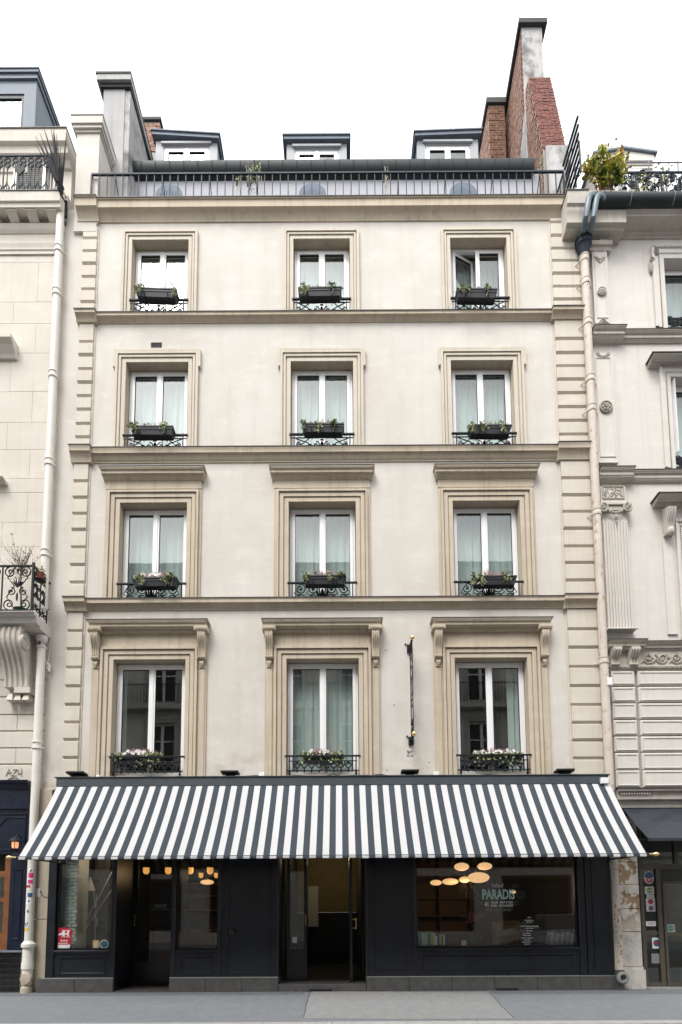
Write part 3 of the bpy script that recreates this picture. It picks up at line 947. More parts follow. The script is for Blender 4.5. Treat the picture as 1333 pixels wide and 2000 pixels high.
def window_box(r, ci, pxs, ytop, ybot, tilt, label, front=True):
    y0, y1 = (-.30, -.075) if front else (.005, .20)
    ym = (y0+y1)/2
    xa, za = U(pxs[0], ytop, y0); xb, _ = U(pxs[1], ytop, y0)
    h = .17
    L = xb-xa; cx = (xa+xb)/2
    t = thing('window_box', label, 'planter', (cx, ym, za-h), 'planters on the hotel window rails')
    mt = Matrix.Translation((cx, ym, za)) @ Matrix.Rotation(tilt, 4, 'Y') @ Matrix.Translation((-cx, -ym, -za))
    b = MB(); b.M = mt
    i_ = .03
    vs = []
    for (z, ins) in ((za-h, .035), (za-.075, .016), (za-.07, .008), (za-.028, .004), (za-.026, -.006), (za, -.006)):
        vs += [(xa+ins, y0+ins, z), (xb-ins, y0+ins, z), (xb-ins, y1-ins, z), (xa+ins, y1-ins, z)]
    fs = [(0, 3, 2, 1)]
    for k in range(5):
        for j in range(4):
            fs.append((4*k+j, 4*k+(j+1) % 4, 4*k+4+(j+1) % 4, 4*k+4+j))
    b.add(vs, fs)
    b.build('trough', M['planter'], t)
    b = MB(); b.M = mt; b.box(xa+.012, xb-.012, y0+.012, y1-.012, za-.06, za-.02); b.build('soil', M['soil'], t)
    if front:
        b = MB()
        for xx in (xa+L*.22, xb-L*.22):
            b.tube([(xx, y1-.01, za-.0), (xx, -.03, za-.01), (xx, -.03, za-.12), (xx, y0+.03, za-h-.012), (xx, y0-.004, za-.10)], .008, 5)
        b.build('hook', M['iron'], t)
    rnd = random.Random(r*10+ci)
    iv = MB()
    rich = {1: 210, 2: 130, 3: 95, 4: 80}[r]
    clumps = [rnd.uniform(.02, .22), rnd.uniform(.72, .98), rnd.uniform(0, 1)] if r > 1 else [0.03, .12, .70, .80, .9, rnd.uniform(0, 1)]
    if r == 1 and ci == 2: clumps = [.05, .15, .3, .45, .6, .75, .9]
    pts = []
    for c in clumps:
        hang = rnd.uniform(.06, .26) if r > 1 else rnd.uniform(.1, .34)
        for k in range(rich//len(clumps)+4):
            t_ = rnd.random()
            pts.append((xa+L*min(1.06, max(-.06, c+rnd.gauss(0, .035+.02*(r == 1)))), y0+.02-.05*rnd.random()-.02*t_, za+.05-t_*hang))
    for k in range(rich//2): pts.append((xa+L*rnd.random(), ym+rnd.uniform(-.09, .05), za+rnd.uniform(-.01, .06)))
    st = random.getstate(); random.seed(r*31+ci)
    leafset(iv, pts, .058)
    for c in clumps[:3]:
        xx = xa+L*c
        iv.tube([(xx, ym, za), (xx, y0-.015, za+.01), (xx+.03, y0-.03, za-.10), (xx-.01, y0-.02, za-.2)], .004, 4)
    iv.build('ivy', M['ivy'], t, smooth=False)
    he = MB()
    nh = {1: 60, 2: 44, 3: 34, 4: 26}[r]
    for k in range(nh):
        xx = xa+L*(rnd.choice([.38, .62])+rnd.gauss(0, .09)); yy = ym+rnd.uniform(-.07, .05)
        hh = rnd.uniform(.08, .17)
        lean = rnd.uniform(-.04, .04)
        he.tube([(xx, yy, za-.03), (xx+lean*.4, yy, za+hh*.5), (xx+lean, yy-.01, za+hh)], [.003, .010, .002], 4)
    he.build('heather', M['heather'] if r < 3 else M['grassy'], t)
    if r == 1 or (r == 2 and ci == 0):
        fl = MB()
        n = 26 if (r == 1 and ci != 1) else 12
        for k in range(n):
            xx = xa+L*(rnd.random() if ci == 2 else rnd.choice([.25, .5, .55])+rnd.gauss(0, .06)); yy = ym-.06+rnd.uniform(-.06, .03); zz = za+rnd.uniform(.02, .10)
            for q in range(4):
                a = q*pi/2+rnd.random()
                P = Vector((xx, yy, zz)); e = Vector((cos(a), -.4, sin(a)))*.030; f = Vector((-sin(a), 0, cos(a)))*.017
                fl.add([P, P+e*.7+f, P+e, P+e*.7-f], [(0, 1, 2, 3)])
        fl.build('blossom', M['petal'], t, smooth=False)
    random.setstate(st)


BOXES = {4: [((265, 345), 562, 585, .045), ((583, 667), 560, 584, -.015), ((893, 972), 563, 588, .03)],
         3: [((255, 338), 831, 857, .01), ((591, 672), 826, 853, .012), ((918, 1000), 829, 855, .015)],
         2: [((258, 345), 1127, 1148, -.01), ((593, 676), 1123, 1145, .0), ((925, 1010), 1124, 1148, .0)],
         1: [((222, 318), 1475, 1500, .0), ((592, 672), 1473, 1497, .0), ((926, 1022), 1474, 1500, .0)]}
EXTRA = {4: 'sprigs and ivy', 3: 'ivy', 2: 'ivy and heather', 1: 'pink and white flowers'}
for r, L3 in BOXES.items():
    for ci, (pxs, yt, yb, tl) in enumerate(L3):
        window_box(r, ci, pxs, yt, yb, tl, 'dark planter with %s on the %s window rail %s' % (EXTRA[r], FLOOR[r], COLN[ci]), front=(r > 1))

# ------------------------------------------------------------------ awning
AX0, AX1 = -5.525, 5.215
AY0, AZ0, AY1, AZ1 = -.215, 3.945, -1.40, 2.475
aw = thing('awning', 'long charcoal and white striped awning over the dark hotel shopfront', 'awning', (-.15, -.2, 3.95))
b = MB()
NS, NR = 95, 10
def awn(t, x):
    sag = .035*sin(pi*t)+.006*sin(x*2.3+1.0)*sin(pi*t)
    return AY0+(AY1-AY0)*t+sag*.45, AZ0+(AZ1-AZ0)*t-sag*.6
for s in range(NS):
    xa = AX0+(AX1-AX0)*s/NS; xb = AX0+(AX1-AX0)*(s+1)/NS
    b.m = 0 if s % 2 == 0 else 1
    rows = [(k/NR) for k in range(NR+1)]
    top = []; bot = []
    for t in rows:
        for x in (xa, xb):
            y, z = awn(t, x); top.append((x, y, z)); bot.append((x, y+.004, z-.005))
    # short hem hanging from the front bar
    wob = .004*sin(s*1.3)
    for dz in (.015, .05):
        for x in (xa, xb): top.append((x, AY1-.012, AZ1-dz+wob)); bot.append((x, AY1-.006, AZ1-dz+wob))
    nn = NR+3
    b.add(top, [(2*k, 2*k+1, 2*k+3, 2*k+2) for k in range(nn-1)])
    b.add(bot, [(2*k, 2*k+2, 2*k+3, 2*k+1) for k in range(nn-1)])
b.build('canopy', [M['fabw'], M['fabd']], aw, normals=False)
b = MB()
b.box(AX0-.02, AX1-.02, -.215, -.02, 3.955, 4.125)
b.box(AX0-.06, AX1+.01, -.235, -.01, 4.126, 4.14)
b.build('cassette', M['alu'], aw)
MB().box(AX0+.01, AX1-.03, -.19, -.10, 3.90, 3.954).build('roller_cover', M['alu'], aw)
MB().tube([(AX0-.05, AY1+.012, AZ1-.008), (AX1+.05, AY1+.012, AZ1-.008)], .018, 8).build('front_bar', M['black'], aw)
for s, xx in ((-1, AX0), (1, AX1)):
    b = MB()
    b.tube([(xx-s*.06, -.1, AZ1+.0), (xx-s*.04, -.6, AZ1-.004), (xx, AY1+.012, AZ1-.012)], .016, 8)
    b.lathe([(.035, .02), (.035, -.05), (.018, -.06)], (xx-s*.06, -.07, AZ1), 8, 'y')
    b.build('arm', M['black'], aw)
    b = MB()
    f = s*1.0
    b.lathe([(.012, 0), (.012, f*.05), (.024, f*.055), (.014, f*.075), (.030, f*.10), (.036, f*.125), (.030, f*.15), (.012, f*.168), (.004, f*.18)], (xx+s*.05, AY1+.012, AZ1-.008), 10, 'x')
    b.build('finial', M['gold'], aw)
for xx in (-2.9, .15, 3.1):
    MB().tube([(xx, -.1, AZ1-.01), (xx+.02, AY1+.03, AZ1-.012)], .014, 7).build('arm', M['black'], aw)

# ------------------------------------------------------------------ hotel shopfront
SF = thing('shopfront', 'blue-black painted timber shopfront with panels under the striped awning', 'shopfront', (-.15, 0, 0))
SY = -.12
NB = M['navyblack']


def panelled(name, x0, x1, z0, z1, y=SY, stile=.09, parent=None, knob=None, th=.06):
    """framed panel: flat stiles, raised moulding, recessed field"""
    b = MB()
    a, c, d, e = x0+stile, x1-stile, z0+stile*.8, z1-stile*.8
    b.quad((x0, y, z0), (a, y, d), (a, y, e), (x0, y, z1)); b.quad((a, y, d), (x0, y, z0), (x1, y, z0), (c, y, d))
    b.quad((c, y, d), (x1, y, z0), (x1, y, z1), (c, y, e)); b.quad((a, y, e), (c, y, e), (x1, y, z1), (x0, y, z1))
    b.mould4(a, c, d, e, [(0, y), (-.004, y-.014), (-.016, y-.016), (-.024, y-.004), (-.034, y+.012)])
    b.quad((a+.034, y+.012, d+.034), (c-.034, y+.012, d+.034), (c-.034, y+.012, e-.034), (a+.034, y+.012, e-.034))
    Y = y+th
    b.quad((x0, y, z0), (x0, y, z1), (x0, Y, z1), (x0, Y, z0)); b.quad((x1, y, z0), (x1, Y, z0), (x1, Y, z1), (x1, y, z1))
    b.quad((x0, Y, z0), (x0, Y, z1), (x1, Y, z1), (x1, Y, z0)); b.quad((x0, y, z1), (x1, y, z1), (x1, Y, z1), (x0, Y, z1)); b.quad((x0, y, z0), (x0, Y, z0), (x1, Y, z0), (x1, y, z0))
    return b.build(name, NB, parent or SF)


ZP = .265        # top of the plinth
ZH = 2.78        # head of the glazing, hidden by the awning
def bar(name, x0, x1, z0, z1, y0=SY-.03, y1=.02, parent=None, mat=None, c=.008):
    return MB().cbox(x0, x1, y0, y1, z0, z1, c).build(name, mat or NB, parent or SF)


bar('pilaster', -5.655, -5.50, ZP, 3.9)
bar('post', -4.425, -4.335, ZP, 3.9)
bar('post', -3.275, -3.19, ZP, 3.9)
bar('post', -2.365, -2.325, ZP, 3.9)
bar('post', -1.255, -1.21, ZP, 3.9, y1=.5)
bar('post', .457, .50, ZP, 3.9, y1=.5)
bar('post', 1.385, 1.425, ZP, 3.9)
bar('post', 4.545, 4.675, ZP, 3.9)
for (a, c) in ((-5.497, -4.428), (-4.332, -3.278), (-3.187, -2.368), (-1.207, .454), (1.428, 4.542)):
    bar('fascia_board', a, c, ZH, 3.9, SY, .02)
panelled('panel', -5.497, -4.428, ZP, .74)
panelled('panel', -3.187, -2.368, ZP, .74)
side_door = panelled('side_door', -2.322, -1.258, ZP, 3.88, stile=.10)
panelled('panel', .503, 1.382, ZP, 3.88, stile=.11)
panelled('panel', 1.428, 4.542, ZP, .755, stile=.10)
panelled('pilaster', 4.678, 5.285, ZP, 3.9, SY-.045, .115, th=.12)
for (a, c, zz) in ((-5.497, -4.428, .742), (-3.187, -2.368, .742), (1.428, 4.542, .757)):
    MB().cbox(a, c, SY-.055, .06, zz, zz+.05, .012).build('sill', NB, SF)


def shop_window(x0, x1, z0, z1, y=-.05, fr=.035):
    b = MB()
    b.box(x0, x0+fr, y-.03, y+.03, z0, z1); b.box(x1-fr, x1, y-.03, y+.03, z0, z1)
    b.box(x0+fr, x1-fr, y-.03, y+.03, z1-fr, z1); b.box(x0+fr, x1-fr, y-.03, y+.03, z0, z0+fr)
    o = b.build('shop_window', NB, SF)
    g = MB().box(x0+fr, x1-fr, y-.004, y+.004, z0+fr, z1-fr).build('pane', M['shopglass'], o, smooth=False)
    return o


winA = shop_window(-5.497, -4.428, .795, ZH)
winB = shop_window(-3.187, -2.368, .795, ZH)
winE = shop_window(1.428, 4.542, .81, ZH)

# plinth: separate stone slabs
def plinth(x0, x1, zt, y=-.185, w=.66):
    n = max(1, round((x1-x0)/w)); s = (x1-x0)/n
    for k in range(n):
        MB().cbox(x0+s*k+.003, x0+s*(k+1)-.003, y-random.uniform(0, .004), .03, -.05, zt-.001*random.random(), .006).build('plinth_slab', M['tile'], SF)


plinth(-5.79, -4.335, ZP-.003, w=.72)
plinth(-3.275, -1.212, ZP-.003)
plinth(-1.208, .455, .135)
plinth(.459, 5.31, ZP-.003, w=.8)
MB().box(-3.27, -1.215, -.19, -.14, ZP-.002, ZP+.012).build('plinth_lip', M['greyp'], SF)
MB().box(.46, 5.31, -.19, -.14, ZP-.002, ZP+.010).build('plinth_lip', M['greyp'], SF)
MB().box(-5.70, -4.34, -.19, -.14, ZP-.002, ZP+.012).build('plinth_lip', M['greyp'], SF)
for (pa_, pb_) in ((606, 648), (970, 1012)):
    xa = UX(pa_, 1930, -.19); xb = UX(pb_, 1930, -.19)
    b = MB().mould4(xa, xb, .012, .04, [(0, -.17), (0, -.195), (.006, -.195), (.006, -.17)])
    b.box(xa, xb, -.1905, -.185, .012, .04); b.build('vent_slot', M['black'], SF)

# recess one: glazed door set back between the two left windows
RF = MB().box(-4.333, -3.277, -.18, .80, -.03, .02).build('threshold', M['tile'], SF)
MB().box(-4.40, -4.337, -.115, .80, .02, 3.5).build('recess_side', NB, SF)
MB().box(-3.272, -3.21, -.085, .80, .02, 3.5).build('recess_side', NB, SF)
dr = MB()
DY = .80
def doorframe(b, x0, x1, z0, z1, y, st=.09, rail=.20, mid=None, th=.045):
    b.box(x0, x0+st, y, y+th, z0, z1); b.box(x1-st, x1, y, y+th, z0, z1)
    b.box(x0+st, x1-st, y, y+th, z1-st, z1); b.box(x0+st, x1-st, y, y+th, z0, z0+rail)
    if mid: b.box(x0+st, x1-st, y, y+th, mid, mid+.08)
doorframe(dr, -4.335, -3.275, .03, 2.75, DY, .075, .45)
door1 = dr.build('door', NB, SF)
MB().box(-4.26, -3.35, DY+.02, DY+.026, .48, 2.675).build('pane', M['shopglass'], door1, smooth=False)


def handle(x, y, z, parent, h=.20, mat='brass'):
    b = MB()
    b.tube([(x, y-.055, z-h/2), (x, y-.055, z+h/2)], .011, 8)
    for s in (-1, 1): b.tube([(x, y, z+s*h*.40), (x, y-.055, z+s*h*.40)], .009, 7)
    return b.build('handle', M[mat], parent)


hx, hz = U(258, 1798, DY-.05)
handle(-4.30, DY, hz, door1, .21)
tx, tz = U(313, 1770, DY)
text('PARADIS', 'door_lettering', tx, tz-.03, DY+.013, .105, M['greyp'], door1, sx=.62, bold=.002)
MB().box(tx-.20, tx+.20, DY+.012, DY+.0135, tz-.068, tz-.058).build('print_line', M['greyp'], door1)

# side-door knob and letter hook
kx, kz = U(447, 1823, SY-.05)
b = MB()
b.lathe([(.045, 0), (.05, -.012), (.02, -.02), (.018, -.05), (.045, -.06), (.055, -.085), (.04, -.105), (.01, -.112)], (kx+.06, SY, kz+.02), 12, 'y')
b.tube([(kx+.02, SY-.02, kz+.03), (kx-.03, SY-.05, kz+.0), (kx-.03, SY-.05, kz-.14)], .010, 6)
b.build('door_knob', M['zincd'], side_door)

# recess two: open entrance with passage
MB().box(-1.205, .452, -.18, 5.0, .05, .132).build('entrance_floor', M['tile'], SF)
lx0, lx1 = UX(549, 1800, .05), UX(566, 1800, .3)
dr = MB()
xa, xb = UX(567, 1800, .35), UX(600, 1800, .35)
doorframe(dr, xa-.06, xb, .14, 2.75, .35, .06, .62)
leaf = dr.build('door', NB, SF)
MB().box(xa, xb-.06, .37, .376, .76, 2.69).build('pane', M['shopglass'], leaf, smooth=False)
sx_, sz_ = U(576, 1836, .36)
MB().box(sx_-.045, sx_+.045, .364, .3685, sz_-.06, sz_+.06).build('notice', M['offw'], leaf)
handle(xb-.02, .35, UZ(1797, .33), leaf, .22)
dr = MB()
xr = UX(686, 1800, .12)
dr.box(xr-.028, xr+.028, .10, 1.05, .14, 2.75)
leaf2 = dr.build('door', NB, SF)
hx, hz = U(692, 1804, .05)
b = MB()
b.tube([(xr+.10, .09, hz-.105), (xr+.10, .09, hz+.105)], .013, 8)
for s in (-1, 1): b.tube([(xr+.028, .12, hz+s*.085), (xr+.10, .09, hz+s*.085)], .010, 7)
b.build('handle', M['brass'], leaf2)
MB().box(-1.21, -1.16, .5, 5.0, .135, 3.4).build('passage_wall', M['inner'], SF)
MB().box(.40, .45, .5, 5.0, .135, 3.4).build('passage_wall', M['inner'], SF)
MB().box(-1.21, .45, -.1, 5.0, 2.9, 2.95).build('passage_ceiling', M['innerw'], SF)
PB = 3.6
zb = UZ(1782, PB)
MB().box(-1.16, .40, PB, PB+.05, zb, 2.9).build('passage_back', M['innerw'], SF)
MB().box(-1.16, .40, PB-.01, PB+.05, .135, zb-.004).build('passage_dado', M['black'], SF)
xa, za = U(602, 1731, 3.3); xb, z2 = U(622, 1810, 3.3)
mb = MB().box(xa, xb, 3.30, 3.33, z2, za).build('notice_board', M['offw'])
tag(mb, 'tall pale notice board glimpsed inside the open hotel doorway', 'notice board')
for k, (px, py) in enumerate(((601, 1689), (626, 1684))):
    X, Z = U(px, py, 1.4+k*.5)
    o = MB().lathe([(.045, .03), (.045, 0), (.03, -.004), (.028, -.006)], (X, 1.4+k*.5, 2.885), 10).build('ceiling_spot', M['spot'])
    tag(o, 'small lit spot lamp in the ceiling of the open hotel doorway', 'lamp', 'spots in the hotel doorway')

# the rooms behind the glass
b = MB()
def wallq(*q): b.quad(*q)
X0, X1, Y0, Y1, Z0, Z1 = -5.60, 5.28, .03, 5.2, .0, 3.6
for (A, B) in ((X0, -1.215), (.455, X1)):
    wallq((A, Y1, Z0), (B, Y1, Z0), (B, Y1, Z1), (A, Y1, Z1)); wallq((A, Y0, Z0), (A, Y1, Z0), (A, Y1, Z1), (A, Y0, Z1)); wallq((B, Y0, Z0), (B, Y0, Z1), (B, Y1, Z1), (B, Y1, Z0))
    wallq((A, Y0, Z1), (B, Y0, Z1), (B, Y1, Z1), (A, Y1, Z1)); wallq((A, Y0, Z0), (A, Y1, Z0), (B, Y1, Z0), (B, Y0, Z0))
MB_inner = b.build('interior', M['inner'], SF, smooth=False, normals=False)
MB().box(-5.5, -4.40, .02, .55, .72, .79).build('window_board', M['inner'], SF)
MB().box(-3.2, -2.3, .02, .55, .72, .79).build('window_board', M['inner'], SF)
MB().box(1.43, 4.54, .02, .60, .74, .805).build('window_board', M['inner'], SF)
# white-painted brick pier behind the small window
pier = MB().box(-5.56, -5.215, .155, .60, .79, 3.4).build('brick_pier', M['whitebrick'], SF)
bm_ = MB().cbox(0, .158, -.018, .02, 0, .062, .008)
bs_ = MB().cbox(0, .158, -.018, .02, 0, .062, .010)
row = 0; z = .80
bo = None
while z < 2.75:
    x = -5.47-(.08 if row % 2 else 0)
    while x < -5.20:
        x1 = min(x+.158, -5.205+random.uniform(-.015, .01)); xs = max(x, -5.47)
        if x1-xs > .03:
            MB().cbox(xs, x1, .132-random.uniform(0, .012), .157, z, z+.060, .009).build('brick', M['whitebrick'], pier)
        x += .165
    z += .069; row += 1
MB().box(-5.2, -4.90, .85, .9, .0, 3.4).build('inner_pillar', M['tile'], SF)

# lettering on the wide window
GY = -.0565
lx = UX(972, 1745, GY)
text('h\u00f4tel', 'window_lettering', lx-.0, UZ(1735, GY), GY, .115, M['offw'], winE, sx=.9, shear=.25)
text('PARADIS', 'window_lettering', UX(974, 1757, GY), UZ(1757.5, GY), GY, .262, M['mint'], winE, sx=.62, bold=.008)
text('41', 'window_lettering', UX(951.5, 1772, GY), UZ(1772.5, GY), GY, .135, M['offw'], winE, sx=.65, bold=.003)
text('RUE  PETITES', 'window_lettering', UX(981, 1766, GY), UZ(1766.3, GY), GY, .058, M['offw'], winE, sx=1.25, bold=.0015)
text('DES  ECURIES', 'window_lettering', UX(981, 1772, GY), UZ(1772.6, GY), GY, .058, M['offw'], winE, sx=1.25, bold=.0015)
text('\u2022 H\u00d4TEL TOUT CONFORT \u2022', 'window_lettering', UX(974, 1781, GY), UZ(1781.3, GY), GY, .066, M['greyp'], winE, sx=.66)
o = MB()
for s in (-1, 1):
    for (px, py, r_) in ((972+s*38, 1731, .035), (972+s*32, 1731, .028), (972+s*46, 1748, .075), (972+s*43, 1748, .05), (972+s*37, 1764, .035), (972+s*31, 1764, .028)):
        X, Z = U(px, py, GY)
        o.tube([(X+r_*cos(q*pi/8), GY, Z+r_*sin(q*pi/8)) for q in range(16)], .0022, 4, True)
o.build('scroll_ornament', M['greyp'], winE)
# small price list on the glass: rows of print too small to read
o = MB(); rr = random.Random(3)
cx_ = UX(1035, 1815, GY)
for k, (py, wd) in enumerate(((1792, .06), (1797.5, .16), (1809, .34), (1813, .18), (1818, .12), (1823, .14), (1827, .16), (1832, .22), (1836, .12), (1840, .2), (1844, .12))):
    z = UZ(py, GY, 1030); x = cx_-wd/2-(.06 if k > 4 else 0)
    x_end = x+wd
    while x < x_end:
        l_ = rr.uniform(.015, .045)
        o.box(x, min(x+l_, x_end), GY-.0008, GY+.0008, z-.007, z+.007); x += l_+.010
for s in (-1, 0, 1):
    o.lathe([(.011, -.001), (.011, .001)], (cx_+s*.04, GY, UZ(1801, GY, 1030)), 8, 'y')
o.build('price_list', M['offw'], winE, smooth=False, kind='stuff')

# plaque and stickers on the small window
def sheared(b, x0, z0, w, h, y0, y1, sh):
    b._ext([(x0, y0, z0), (x0+w, y0, z0), (x0+w+sh, y0, z0+h), (x0+sh, y0, z0+h)], [(x0, y1, z0), (x0+w, y1, z0), (x0+w+sh, y1, z0+h), (x0+sh, y1, z0+h)])


PY = -.066
x0, z0 = U(103, 1854, PY); x1, zm = U(136, 1845, PY); xt, zt = U(109, 1812, PY)
pl = thing('hotel_plaque', 'red and white enamel hotel plaque with H inside small shop window', 'sign', ((x0+x1)/2, PY, z0))
b = MB(); w_ = x1-x0
b.m = 1; sheared(b, x0, z0, w_, zm-z0, PY-.004, PY+.004, .02)
b.m = 0
hh = zt-zm
b._ext([(x0+.02, PY-.0045, zm), (x0+w_+.02, PY-.0045, zm), (x0+w_+.05, PY-.0045, zm+hh*.86), (x0+w_*.78, PY-.0045, zt), (x0+.065, PY-.0045, zt)],
       [(x0+.02, PY+.0045, zm), (x0+w_+.02, PY+.0045, zm), (x0+w_+.05, PY+.0045, zm+hh*.86), (x0+w_*.78, PY+.0045, zt), (x0+.065, PY+.0045, zt)])
b.build('plate', [M['red'], M['white']], pl)
b = MB()
hx, hz = x0+.245, zm+hh*.42
for (a, c, d, e) in ((-.055, -.02, 0, .14), (.03, .065, 0, .14), (-.02, .03, .055, .085), (-.07, -.005, 0, .02), (-.07, -.005, .12, .14), (.015, .08, 0, .02), (.015, .08, .12, .14)):
    b.box(hx+a, hx+c, PY-.007-(.0005 if d else 0), PY-.0046, hz+d, hz+e)
b._ext([(hx-.16, PY-.007, hz+.045), (hx-.055, PY-.007, hz+.045), (hx-.055, PY-.007, hz+.11)], [(hx-.16, PY-.0046, hz+.045), (hx-.055, PY-.0046, hz+.045), (hx-.055, PY-.0046, hz+.11)])
for k in range(3): b.lathe([(.016, -.007), (.016, -.0046)], (hx-.075+.05*k, PY, hz-.06), 9, 'y')
b.box(x0+.07, x0+w_-.03, PY-.006, PY-.0046, zm+.022, zm+.034)
b.build('emblem', M['white'], pl)

xs, z2 = U(188, 1845, PY)
st = thing('window_sticker', 'yellow and cream square sticker low on the small shop window', 'sticker', (xs, PY, z2-.08))
MB().box(xs-.062, xs+.062, PY-.002, PY+.002, z2-.085, z2+.085).build('backing', M['yellow'], st)
MB().box(xs-.035, xs+.035, PY-.004, PY-.0021, z2-.075, z2+.06).build('print', M['offw'], st)
xs, z2 = U(204, 1844, PY)
st = thing('window_sticker', 'round white and blue badge sticker beside the yellow one', 'sticker', (xs, PY, z2-.09))
MB().lathe([(.088, -.002), (.088, .002)], (xs, PY, z2), 20, 'y').build('backing', M['offw'], st)
b = MB(); b.lathe([(.062, -.004), (.062, -.0021)], (xs, PY, z2), 16, 'y'); b.box(xs-.07, xs+.07, PY-.0045, PY-.0022, z2-.02, z2+.03); b.build('print', M['blue'], st)
MB().box(xs-.045, xs+.045, PY-.0062, PY-.0046, z2-.006, z2+.014).build('print', M['green'], st)

# ------------------------------------------------------------------ things seen through the shop windows
LY = .75
fl = thing('floor_lamp', 'thin-armed floor lamp with white cone shade behind the small window', 'lamp', (UX(184, 1850, LY), LY, .8))
def zp(px, py, y=LY): p = U(px, py, y); return (p[0], y, p[1])
MB().tube([zp(187, 1780), zp(185, 1855), zp(184, 1900)], .012, 6).build('stem', M['white'], fl)
MB().tube([zp(189, 1748), zp(187, 1785)], .010, 6).build('stem', M['white'], fl)
for (a, c, w0) in (((167, 1815), (219, 1737), .16), ((170, 1797), (220, 1701), .16), ((183, 1740), (188, 1782), 0)):
    pA, pB = Vector(zp(*a)), Vector(zp(*c))
    MB().tube([pA, pB], .010, 6).build('arm', M['white'], fl)
    if w0: MB().tube([pA, pA+(pB-pA).normalized()*w0], .02, 8).build('counterweight', M['white'], fl)
MB().tube([zp(189, 1793), zp(188.5, 1808)], .022, 8).build('counterweight', M['white'], fl)
sp = zp(176, 1738)
MB().lathe([(.11, -.02), (.105, .0), (.035, .20), (.02, .21), (.018, .26), (.0, .27)], (sp[0], LY, sp[2]), 14).build('shade', M['white'], fl)

sc_ = thing('wall_sconce', 'slim amber wall sconce glowing behind the small window', 'lamp', zp(162, 1748, .84))
p = zp(162, 1742, .80)
MB().tube([p, (p[0], p[1], p[2]+.09)], [.020, .012], 8).build('bulb', M['pendantw'], sc_)
MB().tube([(p[0], .84, p[2]-.03), (p[0], .80, p[2]-.03), (p[0], .80, p[2])], .01, 6).build('bracket', M['brass'], sc_)


def pendant(px, py, wpx, hpx, y, kind, label, group):
    X, Z = U(px, py, y); s = (y+11)/1100.0
    t = thing('pendant_lamp', label, 'lamp', (X, y, Z), group)
    rx, rz = wpx*s/2, hpx*s/2
    if kind == 'cup':
        MB().lathe([(rx*.3, -rz), (rx*.75, -rz*.8), (rx, -rz*.25), (rx, rz), (rx*.2, rz*1.02)], (X, y, Z), 14).build('shade', M['pendantw'], t)
        MB().lathe([(rx*1.02, rz*1.03), (rx*1.02, rz*1.35), (rx*.2, rz*1.5), (.012, rz*1.9)], (X, y, Z), 12).build('cap', M['black'], t)
    else:
        MB().ell((X, y, Z), rx, rx, rz, 18, 10).build('shade', M['pendant'], t)
        MB().lathe([(rx*.3, rz*.9), (rx*.26, rz*1.35), (rx*.1, rz*1.5)], (X, y, Z), 10).build('cap', M['brass'], t)
    MB().tube([(X, y, Z+rz), (X, y, 3.6)], .006, 5).build('cable', M['black'], t)
    return t


GL1 = 'pendants in the left hotel room'
for (px, py, y) in ((232, 1701, 2.2), (286, 1701, 2.2), (329, 1701, 2.2), (372, 1701, 2.2), (411, 1701, 2.2)):
    pendant(px, py, 12, 13, y, 'cup', 'amber glass cup pendant lamp lit behind the left hotel windows', GL1)
for (px, py, y) in ((393, 1710, 4.4), (423, 1710, 4.4)):
    pendant(px, py, 9, 10, y, 'cup', 'small amber pendant lamp deep inside the left hotel room', 'far pendants in the left hotel room')
pendant(405, 1723, 26, 10, 3.4, 'ell', 'flat glowing saucer pendant seen through the narrow hotel window', None)
GR1 = 'saucer pendants behind the wide window'
for k, (px, py, wv, hv, y) in enumerate(((902, 1693, 29, 16, 2.0), (947, 1692, 29, 15, 2.2), (935, 1714, 42, 21, 1.5), (852, 1724, 23, 11, 3.6), (880, 1722, 32, 13, 3.2), (908, 1718, 22, 12, 2.8), (1002, 1742, 12, 7, 4.6))):
    pendant(px, py, wv, hv, y, 'ell', ('largest flattened opal pendant lamp behind the wide shop window' if k == 2 else 'tiny far opal pendant seen through the PARADIS lettering' if k == 6 else 'flattened opal pendant lamp near the top of the wide window' if k < 2 else 'flattened opal pendant lamp in the low cluster behind wide window'), GR1)
for (x, y, z, e) in ((-4.62, .40, 2.62, 4), (-3.2, 2.3, 2.4, 5), (3.0, 2.6, 2.0, 9)):  # first is an added fill close to the glass, no pendant hangs there
    ld = bpy.data.lights.new('pendant_and_fill', 'POINT'); ld.energy = e; ld.color = (1.0, .74, .48) if y < 1 else (1.0, .66, .34); ld.shadow_soft_size = .2
    lo = bpy.data.objects.new('pendant_and_fill', ld); C.objects.link(lo); lo.location = (x, y, z)
ld = bpy.data.lights.new('doorway_glow', 'POINT'); ld.energy = 3.0; ld.color = (1.0, .78, .45); ld.shadow_soft_size = .1
lo = bpy.data.objects.new('doorway_glow', ld); C.objects.link(lo); lo.location = (-.3, 2.2, 2.7)

